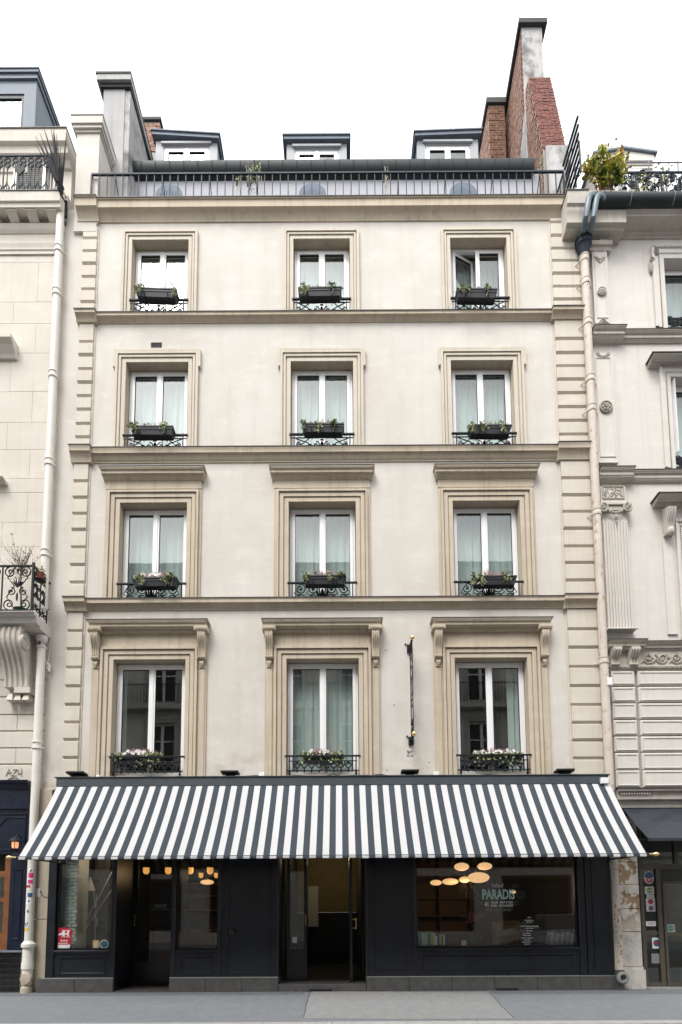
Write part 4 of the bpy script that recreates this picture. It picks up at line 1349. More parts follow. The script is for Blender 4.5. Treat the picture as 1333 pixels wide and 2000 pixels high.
BK = [M['offw'], M['mint'], M['white'], M['green'], M['yellow'], M['greyp'], M['blue']]
M['lime'] = plain('lime_cover', (.42, .55, .15), .6); M['teal'] = plain('teal_cover', (.08, .33, .33), .6)
BK += [M['lime'], M['teal']]
x = UX(815, 1840, .22); z0 = .806
order = [0, 8, 8, 2, 0, 0, 3, 3, 7, 4, 0, 2, 6, 5, 4, 6, 0]
bk = ['cream', 'teal', 'teal', 'white', 'cream', 'cream', 'green', 'green', 'lime', 'yellow', 'cream', 'white', 'blue', 'grey', 'yellow', 'blue', 'cream']
for k, ci in enumerate(order):
    w_ = random.uniform(.024, .038); h_ = random.uniform(.26, .31) if k < 11 else random.uniform(.20, .24)
    t = MB(); tl = random.uniform(-.03, .03)
    t.M = Matrix.Translation((x, 0, z0)) @ Matrix.Rotation(tl, 4, 'Y') @ Matrix.Translation((-x, 0, -z0))
    t.m = 0
    t.box(x, x+.003, .21, .41, z0+.004, z0+h_); t.box(x+w_-.004, x+w_-.001, .21, .41, z0+.004, z0+h_); t.cbox(x, x+w_-.001, .205, .212, z0+.004, z0+h_, .002)
    t.m = 1
    t.box(x+.0031, x+w_-.0041, .2125, .405, z0+.009, z0+h_-.005)
    o = t.build('book', [BK[ci], M['offw']])
    tag(o, '%s book standing in the row on the wide window board' % bk[k], 'book', 'books on the window board')
    x += w_+.002
xe = UX(1070, 1840, .3)
for k in range(15):
    w_ = random.uniform(.022, .036); h_ = random.uniform(.22, .28)
    t = MB(); t.M = Matrix.Translation((xe, 0, z0)) @ Matrix.Rotation(.16, 4, 'Y') @ Matrix.Translation((-xe, 0, -z0))
    t.m = 0; t.cbox(xe, xe+w_, .28, .286, z0+.012, z0+h_, .002); t.box(xe, xe+.003, .2861, .46, z0+.012, z0+h_); t.box(xe+w_-.003, xe+w_, .2861, .46, z0+.012, z0+h_)
    t.m = 1; t.box(xe+.0031, xe+w_-.0031, .288, .455, z0+.018, z0+h_-.005)
    o = t.build('magazine', [M['offw'] if k % 3 else M['greyp'], M['white']])
    tag(o, 'pale magazine leaning in the row at the far end of window board', 'magazine', 'magazines on the window board')
    xe += w_+.004
X, Z = U(906, 1841, .25)
t = thing('desk_clock', 'small round white desk clock on the wide window board', 'clock', (X, .25, .805))
MB().lathe([(.06, .02), (.062, 0), (.055, -.012)], (X, .25, .87), 16, 'y').build('case', M['black'], t)
b = MB().lathe([(.052, -.0125), (.05, -.016)], (X, .25, .87), 16, 'y'); b.build('dial', M['white'], t)
b = MB().box(X-.003, X+.003, .231, .2335, .87, .905); b.box(X, X+.025, .231, .2335, .867, .873); b.build('hand', M['black'], t)
MB().box(X-.03, X+.03, .22, .29, .806, .815).build('base', M['black'], t)
X, Z = U(922, 1846, .45)
t = thing('vase', 'tall thin black vase with a pink orchid in the wide window', 'vase', (X, .45, .805))
MB().lathe([(.045, 0), (.05, .02), (.030, .12), (.028, .44), (.034, .46), (.026, .46)], (X, .45, .806), 12).build('body', M['black'], t)
b = MB()
rr = random.Random(4); pts = []
for k in range(5):
    q = [(X, .45, 1.22), (X+rr.uniform(-.06, .08), .45, 1.34), (X+rr.uniform(-.16, .22), .44, 1.36+rr.uniform(-.06, .08))]
    b.tube(q, .004, 4); pts += [(q[2][0]+rr.gauss(0, .04), .44+rr.gauss(0, .03), q[2][2]+rr.gauss(0, .03)) for _ in range(9)]
b.build('stem', M['green'], t)
M['orchid'] = plain('orchid', (.42, .07, .12), .6)
b = MB(); leafset(b, pts, .065); b.build('blossom', M['orchid'], t, smooth=False)
# wooden armchair deeper inside
X, Z = U(984, 1842, 1.3)
M['tan'] = paint('tan_leather', (.36, .21, .09), .5, .15)
t = thing('armchair', 'tan leather armchair standing behind the wide shop window', 'armchair', (X, 1.3, .0))
MB().cbox(X-.30, X+.30, 1.0, 1.6, .30, .46, .03).build('seat', M['tan'], t)
MB().cbox(X-.30, X+.30, 1.0, 1.12, .47, 1.28, .05).build('backrest', M['tan'], t)
for s in (-1, 1):
    MB().cbox(X+s*.36-.055, X+s*.36+.055, 1.0, 1.6, .2, .72, .03).build('armrest', M['tan'], t)
    for yy in (1.05, 1.55): MB().tube([(X+s*.33, yy, .2), (X+s*.35, yy, .0)], [.022, .014], 6).build('leg', M['black'], t)
# shelves along the back of the right room
t = thing('bookcase', 'dim bookcase against the back wall behind the wide window', 'bookcase', (2.3, 4.9, 0))
M['oak'] = paint('dark_oak', (.13, .08, .045), .6, .2)
for zz in (.3, .8, 1.3, 1.8, 2.3, 2.8): MB().box(1.0, 3.6, 4.75, 5.15, zz, zz+.03).build('shelf', M['oak'], t)
for xx in (1.0, 1.85, 2.72, 3.57): MB().box(xx, xx+.035, 4.74, 5.16, .0, 3.0).build('upright', M['oak'], t)
MB().box(1.0, 3.6, 5.161, 5.18, 0, 3.0).build('back_panel', M['oak'], t)
# bar counter and shelf in the left room
t = thing('bar_counter', 'dark bar counter with shelves deep in the left hotel room', 'counter', (-3.0, 3.8, 0))
MB().box(-4.8, -1.6, 3.6, 4.2, 0, 1.05).build('cabinet', M['oak'], t); MB().box(-4.85, -1.55, 3.55, 4.25, 1.052, 1.09).build('counter_top', M['black'], t)
for zz in (1.5, 1.9, 2.25): MB().box(-4.4, -1.6, 4.85, 5.15, zz, zz+.03).build('shelf', M['tan'], t)
# bar stool frames near the narrow window
t = thing('tall_stool', 'thin metal stool just inside the narrow hotel window', 'stool', (UX(408, 1840, .9), .9, .0))
sx0 = UX(408, 1840, .9)
MB().lathe([(.15, 0), (.16, .015), (.15, .03)], (sx0, .9, 1.08), 14).build('seat', M['black'], t)
for k in range(4):
    a = pi/4+k*pi/2
    MB().tube([(sx0+.12*cos(a), .9+.12*sin(a), 1.08), (sx0+.19*cos(a), .9+.19*sin(a), 0)], .011, 6).build('leg', M['zinc'], t)
MB().tube([(sx0+.16*cos(k*pi/8), .9+.16*sin(k*pi/8), .4) for k in range(16)], .009, 5, True).build('foot_ring', M['zinc'], t)

# ------------------------------------------------------------------ projecting sign
bx = (UX(797, 1268, 0)+UX(806, 1448, 0))/2
z_t, z_b = UZ(1268, 0, 800), UZ(1448, 0, 806)
sg = thing('projecting_sign', 'narrow black projecting sign of stacked HOTEL letters with brass balls', 'sign', (bx, 0, z_b))
PJ = .50
b = MB()
for zz in (z_t, z_b):
    b.box(bx-.05, bx+.05, -.05, .005, zz-.08, zz+.08)
    b.lathe([(.02, 0), (.02, -.02)], (bx-.075, 0, zz+.1), 7, 'y')
b.build('wall_plate', M['iron'], sg)
b = MB()
for zz in (z_t, z_b): b.tube([(bx, -.04, zz), (bx, -PJ+.03, zz)], .022, 8)
b.build('bracket', M['iron'], sg)
for zz in (z_t, z_b): MB().ell((bx, -PJ, zz), .045, .045, .045, 12, 8).build('ball', M['gold'], sg)
b = MB()
for yy in (-.09, -PJ+.07): b.box(bx-.006, bx+.006, yy-.014, yy+.014, z_b, z_t)
for zz in (z_b+.30, z_b+.02, z_t-.04, z_t-.16): b.box(bx-.012, bx+.012, -PJ+.084, -.104, zz-.010, zz+.010)
b.tube([(bx, -.10, z_b+.03), (bx, -PJ+.08, z_b+.29)], .012, 5)
b.build('frame', M['iron'], sg)
hgt = (z_t-.17)-(z_b+.31)
for k, ch in enumerate('HOTEL'):
    me = text_mesh(ch, .40, 1.1, .003, bold=.004)
    zc = z_b+.31+hgt*(4-k+.5)/5
    zz = [v.co.y for v in me.vertices]; h_ = max(zz)-min(zz); xx = [v.co.x for v in me.vertices]; wd = max(xx)-min(xx); xm = (max(xx)+min(xx))/2
    for v in me.vertices:
        v.co = (bx+v.co.z, -(.09+PJ-.07)/2-(v.co.x-xm)*.30/wd, zc+(v.co.y-(max(zz)+min(zz))/2)*hgt/5*.96/h_)
    me.materials.clear(); me.materials.append(M['iron'])
    link('letter', me, sg)

# ------------------------------------------------------------------ floodlights, cable and junction boxes on top of the awning box
CZ = 4.141
for k, (px, nm) in enumerate(((150, 'over the left end of the striped awning'), (450, 'between the first two window columns above the awning'), (801, 'directly below the projecting sign'), (1103, 'over the right end of the striped awning'))):
    x = UX(px, 1508, -.15)
    t = thing('floodlight', 'flat black floodlight %s' % nm, 'floodlight', (x, -.1, CZ))
    b = MB(); b.M = Matrix.Translation((x, -.14, CZ+.085)) @ Matrix.Rotation(-.06, 4, 'X')
    b.cbox(-.17, .17, -.11, .11, -.020, .020, .012); b.build('housing', M['black'], t)
    b = MB(); b.box(x-.085, x+.085, -.16, -.03, CZ+.003, CZ+.05); b.build('base', M['iron'], t)
    b = MB(); b.tube([(x-.06, -.12, CZ+.04), (x-.06, -.13, CZ+.08)], .010, 5); b.tube([(x+.06, -.12, CZ+.04), (x+.06, -.13, CZ+.08)], .010, 5); b.build('bracket', M['iron'], t)
rr = random.Random(11)
b = MB()
pts = []
x = -5.1
while x < 5.05:
    pts.append((x, -.06+rr.uniform(-.015, .015), CZ+.014+abs(rr.gauss(0, .018)))); x += .19
b.tube(pts, .010, 5)
cb = tag(b.build('cable', M['black']), 'black electric cable lying along the top of the awning box', 'cable')
for (px, py, s, nm) in ((193, 1512, .035, 'beside the left floodlight'), (512, 1511, .055, 'between the left and middle windows'), (852, 1509, .055, 'below the projecting sign'), (1178, 1525, .075, 'at the right end of awning box')):
    x = UX(px, py, -.2 if px > 1100 else -.1); z = CZ+.002
    t = MB()
    if px > 1100:
        zz = UZ(1525, -.25, px); t.cbox(x-s, x+s, -.29, -.2355, zz-s*.8, zz+s*.75, .008)
    else: t.cbox(x-s, x+s, -.14, -.07, z, z+s*1.5, .008)
    o = t.build('junction_box', M['pvc'])
    tag(o, 'small white junction box %s' % nm, 'junction box', 'junction boxes on the awning')

# ------------------------------------------------------------------ hotel roof terrace
RW = 1.0
MB().box(XL1-.1, XR0+.35, RW, RW+.2, 16.82, 19.2).build('setback_wall', M['setback'], hotel)
gz0, gz1 = UZ(335, RW-.15), UZ(317, RW-.15)
prof = []
for k in range(9):
    a = pi*(k/8)*.5
    prof.append((RW-.02-.17*sin(a)*1.0, gz0+(gz1-gz0)*(1-cos(a))))
gut = MB().extx([(RW-.001, gz0-.02)]+prof+[(RW-.19, gz1+.02), (RW-.001, gz1+.02)], XL1-.05, 4.66).build('gutter', M['zincd'], hotel)
x = XL1+.2
while x < 4.6:
    b = MB().tube([(x, p[0]-.004, p[1]) for p in prof], .010, 5); b.build('gutter_bracket', M['zincd'], gut); x += .335
MB().extx([(RW-.02, gz1+.022), (RW+.2, gz1+.022), (7.0, gz1+2.9), (7.0, gz1+2.7), (RW+.2, gz1-.10), (RW-.02, gz1-.05)], XL1-.1, XR0+.2).build('roof', M['zincd'], hotel)

ry = -.11
rz1 = UZ(337, ry); rz0 = 16.84
xa, xb = UX(179, 360, ry), UX(1102, 360, ry)
b = MB()
b.box(xa, xb, ry-.02, ry+.02, rz1-.035, rz1)
b.box(xa, xb, ry-.012, ry+.012, rz0+.05, rz0+.075)
for xx in (xa, xb):
    b.box(xx-.015, xx+.015, ry-.015, ry+.015, rz0, rz1-.036)
    b.box(xx-.012, xx+.012, ry+.02, RW, rz1-.033, rz1-.006)
rl = b.build('terrace_railing', M['ironblue'], hotel)
for xx in (xa, xb):
    for k in range(1, 5): MB().box(xx-.008, xx+.008, ry+.2*k-.008, ry+.2*k+.008, rz0, rz1-.034).build('baluster', M['ironblue'], rl)
bal = None
n = 60
for k in range(1, n):
    xx = xa+(xb-xa)*k/n
    if bal is None:
        b = MB().box(-.0095, .0095, ry-.0095, ry+.0095, rz0, rz1-.036)
        bal = b.build('baluster', M['ironblue'], rl); bal.location.x = xx
    else:
        c = bal.copy(); C.objects.link(c); c.location.x = xx
for k in range(10):
    xx = xa+(xb-xa)*(k+.5)/10
    MB().tube([(xx, ry, rz1-.02), (xx, ry+.45, rz0)], .010, 5).build('stay', M['ironblue'], rl)

for k, (px, nm) in enumerate(((331, 'by the left dormer'), (611, 'under the middle dormer'), (905, 'under the right dormer'))):
    y = .45
    X = UX(px, 375, y); Zt = UZ(360, y)
    t = thing('terrace_chair', 'round-backed blue-grey wicker chair behind the terrace railing %s' % nm, 'chair', (X, y, 16.82), 'wicker chairs on the roof terrace')
    wv = .31
    M.setdefault('wicker', paint('blue_wicker', (.13, .16, .21), .7, .2, .3, 20))
    b = MB(); pr = [(X-wv, 17.2)]+[(X+wv*cos(pi-pi*q/12), Zt-wv*.85+wv*.85*sin(pi*q/12)) for q in range(13)]+[(X+wv, 17.2)]
    b.exty(pr, y-.02, y+.03); b.build('backrest', M['wicker'], t)
    b = MB()
    for q in range(9): b.tube([(X-wv*.85+wv*1.7*q/8, y-.028, 17.22), (X-wv*.85+wv*1.7*q/8, y-.028, Zt-.12-.25*abs(q-4)/4*.6)], .012, 4)
    b.build('weave', M['wicker'], t)
    MB().cbox(X-wv, X+wv, y+.03, y+.55, 17.18, 17.28, .02).build('seat', M['wicker'], t)
    for s in (-1, 1):
        for yy in (y+.04, y+.5): MB().tube([(X+s*.26, yy, 17.18), (X+s*.28, yy, 16.82)], .016, 6).build('leg', M['ironblue'], t)

# small climbing plants on the terrace railing
def sprig(px, py, wpx, hpx, y, n, label, size=.07, mat='ivy', seed=1):
    X, Z = U(px, py, y); s = (y+11)/1100*1.05
    rnd = random.Random(seed)
    t = thing('climbing_plant', label, 'plant', (X, y, 16.84))
    pts = [(X+rnd.gauss(0, wpx*s/4), y+rnd.uniform(-.05, .08), Z+rnd.uniform(-.5, .5)*hpx*s) for _ in range(n)]
    b = MB(); leafset(b, pts, size); b.build('leaves', M[mat], t, smooth=False)
    b = MB()
    for k in range(4):
        b.tube([(X+rnd.uniform(-.1, .1), y+.05, 16.84), (X+rnd.uniform(-.08, .08), y+.03, (16.84+Z)/2), (X+rnd.gauss(0, wpx*s/5), y, Z+hpx*s*.45)], .006, 4)
    b.build('stems', M['grassy'], t)


sprig(490, 345, 24, 62, -.02, 75, 'leafy climber with pale flowers on the terrace railing near left dormer', .075, seed=5)
sprig(507, 326, 8, 26, .1, 14, 'thin sprig above the terrace railing beside the leafy climber', .08, seed=6)
sprig(466, 348, 12, 16, -.05, 14, 'small sprig on the terrace railing left of the leafy climber', .07, seed=7)
sprig(756, 345, 10, 54, .2, 22, 'thin climber behind the terrace railing under the right dormer', .05, 'grassy', seed=8)
sprig(186, 370, 10, 36, .3, 16, 'small plant in the corner of terrace by the cream pillar', .06, 'ivy', seed=9)
sprig(1058, 320, 10, 40, .3, 20, 'small plant at the terrace corner below the red chimney', .06, 'ivy', seed=10)


def dormer(x0p, x1p, ytop, tilt, label_):
    y = 1.8
    xa, xb = UX(x0p, 300, y), UX(x1p, 300, y); zt = UZ(ytop, y)
    zr = 19.6
    p_ = thing('dormer', label_, 'dormer', ((xa+xb)/2, y, zr), 'dormers on the hotel roof')
    ov = .07
    # front wall with opening
    a, c, d, e = xa+ov, xb-ov, zr, zt-.12
    wa, wb, wz = a+.20, c-.20, e-.14
    b = MB()
    b.box(a, wa, y, y+.1, d, e); b.box(wb, c, y, y+.1, d, e); b.box(wa, wb, y, y+.1, wz, e)
    b.box(wa-.05, wb+.05, y-.05, y, wz+.02, wz+.075)
    b.build('front', M['pale'], p_)
    b = MB()
    b.box(a, a+.06, y+.1, y+2.6, d, e); b.build('cheek', M['zinc'], p_)
    b = MB(); b.box(c-.06, c, y+.1, y+2.6, d, e); b.build('cheek', M['zinc'], p_)
    b = MB(); b.M = Matrix.Translation(((xa+xb)/2, 0, zt)) @ Matrix.Rotation(tilt, 4, 'Y') @ Matrix.Translation((-(xa+xb)/2, 0, -zt))
    b.box(xa, xb, y-.10, y+2.6, zt-.115, zt-.03)
    b.box(xa-.03, xb+.03, y-.13, y+2.6, zt-.029, zt)
    b.lathe([(.03, 0), (.03, .05), (.01, .07)], ((xa+xb)/2+.05, y-.08, zt), 7)
    b.build('dormer_roof', M['zinc'], p_)
    window(p_, wa, wb, d+.1, wz, y+.03, fr=.05, st=.07, tr=.07)
    b = MB().box(wa, wb, y+.6, y+.62, d, wz); b.build('pane_backing', M['room'], p_)


dormer(299, 430, 266, .075, 'zinc-roofed dormer with tilted roof beside the small brick chimney')
dormer(555, 683, 273, .0, 'zinc-roofed dormer in the middle of the hotel roof')
dormer(810, 940, 266, -.035, 'zinc-roofed dormer beside the tall brick chimney wall')

# ------------------------------------------------------------------ chimneys and party walls
def bricks_face(b, o, u, v, nrm, lw, lh, bw=.22, bh=.065, gap=.012, clip=None, seed=0):
    """raised bricks over a planar patch: o origin, u/v unit axes, nrm outward"""
    rnd = random.Random(seed)
    o, u, v, nrm = Vector(o), Vector(u), Vector(v), Vector(nrm)
    rws = int(lh/(bh+gap))
    for r_ in range(rws):
        s0 = -(bw/2) if r_ % 2 else 0.0
        t0 = r_*(bh+gap)
        s = s0
        while s < lw:
            a, c = max(0, s), min(lw, s+bw)
            if c-a > .03 and (clip is None or clip((a+c)/2, t0+bh/2)):
                h = .010+rnd.uniform(0, .010)
                P = [o+u*a+v*t0, o+u*c+v*t0, o+u*c+v*(t0+bh), o+u*a+v*(t0+bh)]
                Q = [p+nrm*h for p in P]
                b.add(P+Q, [(4, 5, 6, 7), (0, 1, 5, 4), (1, 2, 6, 5), (2, 3, 7, 6), (3, 0, 4, 7)])
            s += bw+gap


# grey rendered party wall with coping, left
y = .55
xa, xb = UX(199, 290, y), UX(251, 290, y); zt = UZ(172, y)
t = thing('chimney_wall', 'grey rendered chimney wall with dark overhanging coping behind cream pillar', 'chimney', ((xa+xb)/2, y, 16.82))
MB().box(xa, xb-.12, y, y+6.0, 16.82, zt).build('shaft', M['render'], t)
MB().box(xb-.119, xb, y+.02, y+6.0, 16.82, zt-.01).build('shaft', M['renderw'], t)
b = MB(); b.box(xa-.06, xb+.03, y-.05, y+6.05, zt+.001, zt+.09); b.build('coping', M['zincd'], t)
b = MB(); b.box(xa-.13, xb+.05, y-.11, y+6.1, zt+.091, zt+.24); b.build('coping', M['render'], t)
MB().box(xa-.15, xb+.06, y-.13, y+6.1, zt+.241, zt+.285).build('coping', M['lead'], t)
# cream pillar in front
y = -.06
xa, xb = UX(149, 320, y), UX(193, 320, y); zt = UZ(258, y)
t = thing('party_wall_pillar', 'cream rendered pillar with moulded cap between the two roofs', 'pillar', ((xa+xb)/2, y, 16.3))
MB().box(xa, xb, y, 1.6, 16.20, zt).build('shaft', M['wall'], t)
b = MB()
for (e, z0, z1) in ((.03, 0, .05), (.07, .051, .12), (.10, .121, .30)): b.box(xa-e, xb+e, y-e, 1.6+e, zt+z0, zt+z1)
b.build('cap', M['wall'], t)
MB().box(xa-.11, xb+.11, y-.11, 1.71, zt+.301, zt+.32).build('cap_flashing', M['lead'], t)
# weathered grey wedge of wall behind the pillar
xg = UX(222, 300, 1.7)
MB().exty([(xb, 16.82), (xg, 16.82), (xg, 19.3), (xb, 20.1)], 1.72, 1.9).build('flank', M['renderw'], t)

# small brick chimney far back
y = 3.6
xa, xb = UX(277, 290, y), UX(311, 290, y); zt = UZ(236, y)
t = thing('brick_chimney', 'small distant brick chimney with dark pot beside left dormer', 'chimney', ((xa+xb)/2, y, 20.0))
MB().box(xa, xb, y, y+.7, 20.0, zt).build('shaft', M['mortar'], t)
b = MB(); bricks_face(b, (xa, y, zt-1.0), (1, 0, 0), (0, 0, 1), (0, -1, 0), xb-xa, .98, seed=2, clip=lambda s, q: q > .55 or random.random() < .75); bricks_face(b, (xb, y, zt-1.0), (0, 1, 0), (0, 0, 1), (1, 0, 0), .7, .98, seed=3)
b.build('bricks', M['brickpink'], t, smooth=False, kind='stuff')
b = MB().box(xa-.05, xb+.05, y-.06, y+.78, zt, zt+.09); b.build('coping', M['soot'], t)
b = MB(); cxm = (xa+xb)/2+.05; b.lathe([(.20, 0), (.17, .14), (.10, .22), (.03, .26)], (cxm, y+.3, zt+.09), 8); b.build('pot', M['soot'], t)

# tall chimney wall, right: white render front, brick flank going back
y = 1.7
xa, xb = UX(1021, 110, y), UX(1061, 110, y); zt = UZ(56, y)
zb_ = 17.0
t = thing('chimney_wall', 'tall chimney wall with stained white front and long brick flank', 'chimney', ((xa+xb)/2, y, zb_))
# back end follows the photograph's flank line: same height, a little askew
yb = y+3.2
xk = UX(962, 218, yb)
sh = (xk-xa)/(yb-y)
b = MB()
F = [(xa, y), (xb, y), (xb+sh*3.2*.4, yb), (xk, yb)]
b.extz(F, zb_, zt)
b.build('shaft', M['renderw'], t)
dirv = Vector((xk-xa, yb-y, 0)); ln = dirv.length; dirv.normalize()
nv = Vector((-dirv.y, dirv.x, 0))
H_ = zt-zb_
b = MB()
# bricks on the flank: bare above a slanting plaster edge
bricks_face(b, (xa, y, zb_), tuple(dirv), (0, 0, 1), tuple(nv), ln, H_-.02, clip=lambda s, q: q > 5.0-1.05*s and s > .12-.02*(q-4), seed=4)
b.build('bricks', M['brickpink'], t, smooth=False, kind='stuff')
E_ = .09
b = MB(); F2 = [(xa-E_, y-E_), (xb+E_*1.3, y-E_), (F[2][0]+E_, yb+E_), (xk-E_, yb+E_)]
b.extz(F2, zt+.001, zt+.13); b.build('coping', M['soot'], t)
b = MB(); b.lathe([(.20, 0), (.17, .1), (.08, .20), (.02, .26)], ((xa+xb)/2-.05, y+.2, zt+.13), 8); b.build('pot', M['soot'], t)
b = MB(); b.lathe([(.11, 0), (.09, .3), (.04, .36)], (xa-.05+sh*1.6, y+1.6, zt+.1), 8); b.build('pot', M['soot'], t)
# lower brown stack behind it
y2 = 3.0
xa2, xb2 = UX(957, 280, y2), UX(988, 280, y2); zt2 = UZ(208, y2)
t = thing('brick_chimney', 'lower brown brick chimney stack against the long brick flank', 'chimney', ((xa2+xb2)/2, y2, 19.5))
MB().box(xa2, xb2, y2, y2+2.4, 19.5, zt2).build('shaft', M['mortar'], t)
b = MB(); bricks_face(b, (xa2, y2, 19.5), (1, 0, 0), (0, 0, 1), (0, -1, 0), xb2-xa2, zt2-19.52, seed=5)
b.build('bricks', M['brickbrown'], t, smooth=False, kind='stuff')
b = MB(); bricks_face(b, (xa2, y2+2.4, 19.5), (0, -1, 0), (0, 0, 1), (-1, 0, 0), 2.4, zt2-19.52, seed=6)
b.build('bricks', M['brickpink'], t, smooth=False, kind='stuff')
b = MB().box(xa2-.07, xb2+.03, y2-.07, y2+2.5, zt2, zt2+.16); b.build('coping', M['soot'], t)
b = MB(); b.lathe([(.13, 0), (.15, .12), (.13, .30), (.10, .34)], (xa2+.17, y2+.25, zt2+.16), 8); b.build('pot', M['soot'], t)
b = MB(); b.lathe([(.06, 0), (.05, .22), (.02, .25)], (xa2+.27, y2+.1, zt2+.16), 8); b.build('pot', M['zinc'], t)
# red brick buttress leaning back with the roof
yb0, yb1 = .75, 1.45
q0 = [U(1057, 289, yb0), U(1103, 291, yb0), U(1078, 152, yb1), U(1036, 150, yb1)]
t = thing('brick_buttress', 'red brick chimney buttress leaning back against the white chimney wall', 'chimney', (q0[0][0], yb0, 17.0))
zq0 = (q0[0][1]+q0[1][1])/2; zq1 = (q0[2][1]+q0[3][1])/2
xl = (q0[0][0]+q0[3][0])/2; xr_ = (q0[1][0]+q0[2][0])/2
dep = 1.0
vdir = Vector((0, yb1-yb0, zq1-zq0)); vl = vdir.length; vdir.normalize()
b = MB()
b._ext([(xl, yb0, zq0), (xl, yb0+dep, zq0), (xl, yb1+dep*.6, zq1), (xl, yb1, zq1)], [(xr_, yb0, zq0), (xr_, yb0+dep, zq0), (xr_, yb1+dep*.6, zq1), (xr_, yb1, zq1)])
b._ext([(xl, yb0, 17.6), (xl, yb0+dep, 17.6), (xl, yb0+dep, zq0-.002), (xl, yb0, zq0-.002)], [(xl+.05, yb0+.01, 17.6), (xl+.05, yb0+dep, 17.6), (xl+.05, yb0+dep, zq0-.002), (xl+.05, yb0+.01, zq0-.002)])
b.build('core', M['mortar'], t)
b = MB(); bricks_face(b, (xl, yb0, zq0), (1, 0, 0), tuple(vdir), tuple(Vector((1, 0, 0)).cross(vdir)), xr_-xl, vl, bw=.20, bh=.055, seed=7)
b.build('bricks', M['brickred'], t, smooth=False, kind='stuff')
b = MB()
bricks_face(b, (xl, yb0+dep*.9, zq0-1.2), (0, -1, 0), (0, 0, 1), (-1, 0, 0), dep*.9, (zq1-zq0)+1.2, bw=.20, bh=.055, seed=8,
            clip=lambda s, q: (yb0+dep*.9-s) > yb0+.04+max(0, (q-1.2))/(zq1-zq0)*(yb1-yb0))
b.build('bricks', M['brickpink'], t, smooth=False, kind='stuff')
xw = UX(1104, 310, yb0)
MB().box(xl+.055, xr_+.03, yb0-.06, yb0+dep, 16.82, zq0-.004).build('base', M['renderw'], t)

# security spikes between the buildings
def spikes(x, y0, z, h, n, lean, label, spread, seed, seg=2):
    rnd = random.Random(seed)
    t = thing('security_spikes', label, 'spikes', (x, y0, z))
    for k in range(n):
        a = -spread+2*spread*k/(n-1)+rnd.uniform(-.05, .05)
        b = MB(); q = rnd.uniform(.75, 1.1)*h
        y = y0-rnd.uniform(0, .35)
        z0 = z+rnd.uniform(-.1, .5)*h*.4
        b.tube([(x, y, z0), (x+.5*q*sin(a+lean), y-.05, z0+.5*q*cos(a)), (x+q*sin(a+lean), y-.1, z0+q*cos(a))], [.022, .018, .004], 5)
        b.build('spike', M['iron'], t)
    MB().box(x-.04, x+.04, y0-.02, y0+.02, z-.3, z+.1).build('base_bar', M['iron'], t)


sx_, sz_ = U(122, 372, -.25)
spikes(sx_, -.1, sz_-.15, 1.15, 22, -.22, 'fan of dark iron security spikes beside the cream pillar', .30, 3)
# ladder-like iron grille on the right
x0, z0 = U(1112, 372, -.1)
t = thing('security_grille', 'dark iron ladder-like security grille beside the yellow-green bush', 'grille', (x0, -.1, 16.9))
zt = UZ(283, -.55, 1120)
for k, yy in enumerate((-.55, -.30, -.05, .25)):
    MB().tube([(x0+.06, yy, 16.85), (x0+.05, yy, zt-.1*k)], .020, 5).build('bar', M['ironblue'], t)
for k in range(7):
    zz = 16.95+k*.2
    MB().box(x0+.03, x0+.07, -.55, .25, zz, zz+.045).build('rung', M['ironblue'], t)
MB().tube([(x0-.15, -.15, 16.9), (x0-.02, -.4, 17.6), (x0+.05, -.6, zt+.12)], [.022, .02, .004], 5).build('bar', M['ironblue'], t)
MB().box(x0-.10, x0-.07, -.1, .9, 16.83, 17.55).build('side_panel', M['rtrim'], t)

# ------------------------------------------------------------------ left neighbour
LB = thing('neighbour_building', 'cream stone apartment building with iron balconies beyond the white downpipe', 'building', (-7.5, 0, 0))
LX0, LX1 = -9.5, XW0-.004
MB().box(LX0, LX1, .03, .4, 3.7, 17.2).build('wall', M['lwall'], LB)
jp = [UZ(p, 0, 40) for p in (513, 590, 632, 690, 765, 825, 878, 935, 962, 1020, 1068, 1130, 1190, 1250, 1328, 1361, 1396, 1428, 1461, 1493)]
zl = [UZ(499, 0, 40)]+jp+[3.93]
rr = random.Random(21)
for k in range(len(zl)-1):
    deep = k >= 13
    z1_, z0_ = zl[k], zl[k+1]
    g = .010 if deep else .0016
    x = LX1
    first = True
    while x > LX0:
        ln = rr.uniform(.9, 1.5) if not first else (.55 if k % 2 else 1.05)
        first = False
        a = max(LX0, x-ln)
        if a-LX0 < .2: a = LX0
        b = MB(); b.cbox(a+(.0015 if not deep else .001), x-(.0015 if not deep else .001), -rr.uniform(0, .003), .029, z0_+g, z1_-g, .012 if deep else .003)
        b.build('stone_block', M['lwall'], LB, smooth=False)
        x = a
# entablature below the upper balcony
def lprof(name, pts, mat='lwall', x0=LX0, x1=LX1): return MB().extx(pts, x0, x1).build(name, M[mat], LB)
za, zb2 = UZ(499, 0, 40), UZ(440, -.05, 40)
hH = zb2-za
lprof('architrave', [(.03, za+.002), (-.03, za+.002), (-.03, za+.10*hH), (-.05, za+.13*hH), (-.05, za+.24*hH), (-.07, za+.30*hH), (-.07, za+.36*hH), (.03, za+.36*hH)])
lprof('frieze', [(.03, za+.363*hH), (-.015, za+.363*hH), (-.015, za+.74*hH), (.03, za+.74*hH)])
lprof('bed_mould', [(.03, za+.743*hH), (-.03, za+.743*hH), (-.06, za+.80*hH), (-.085, za+.86*hH), (-.09, za+hH), (.03, za+hH)])
x_e = UX(131, 430, 0)
zs0, zs1 = UZ(402, -.30, 60), UZ(373, -.33, 60)
BALC = lprof('balcony_slab', [(.35, zs0), (-.28, zs0), (-.285, zs0+.09), (-.32, zs0+.10), (-.33, zs1), (.35, zs1)], x1=x_e)
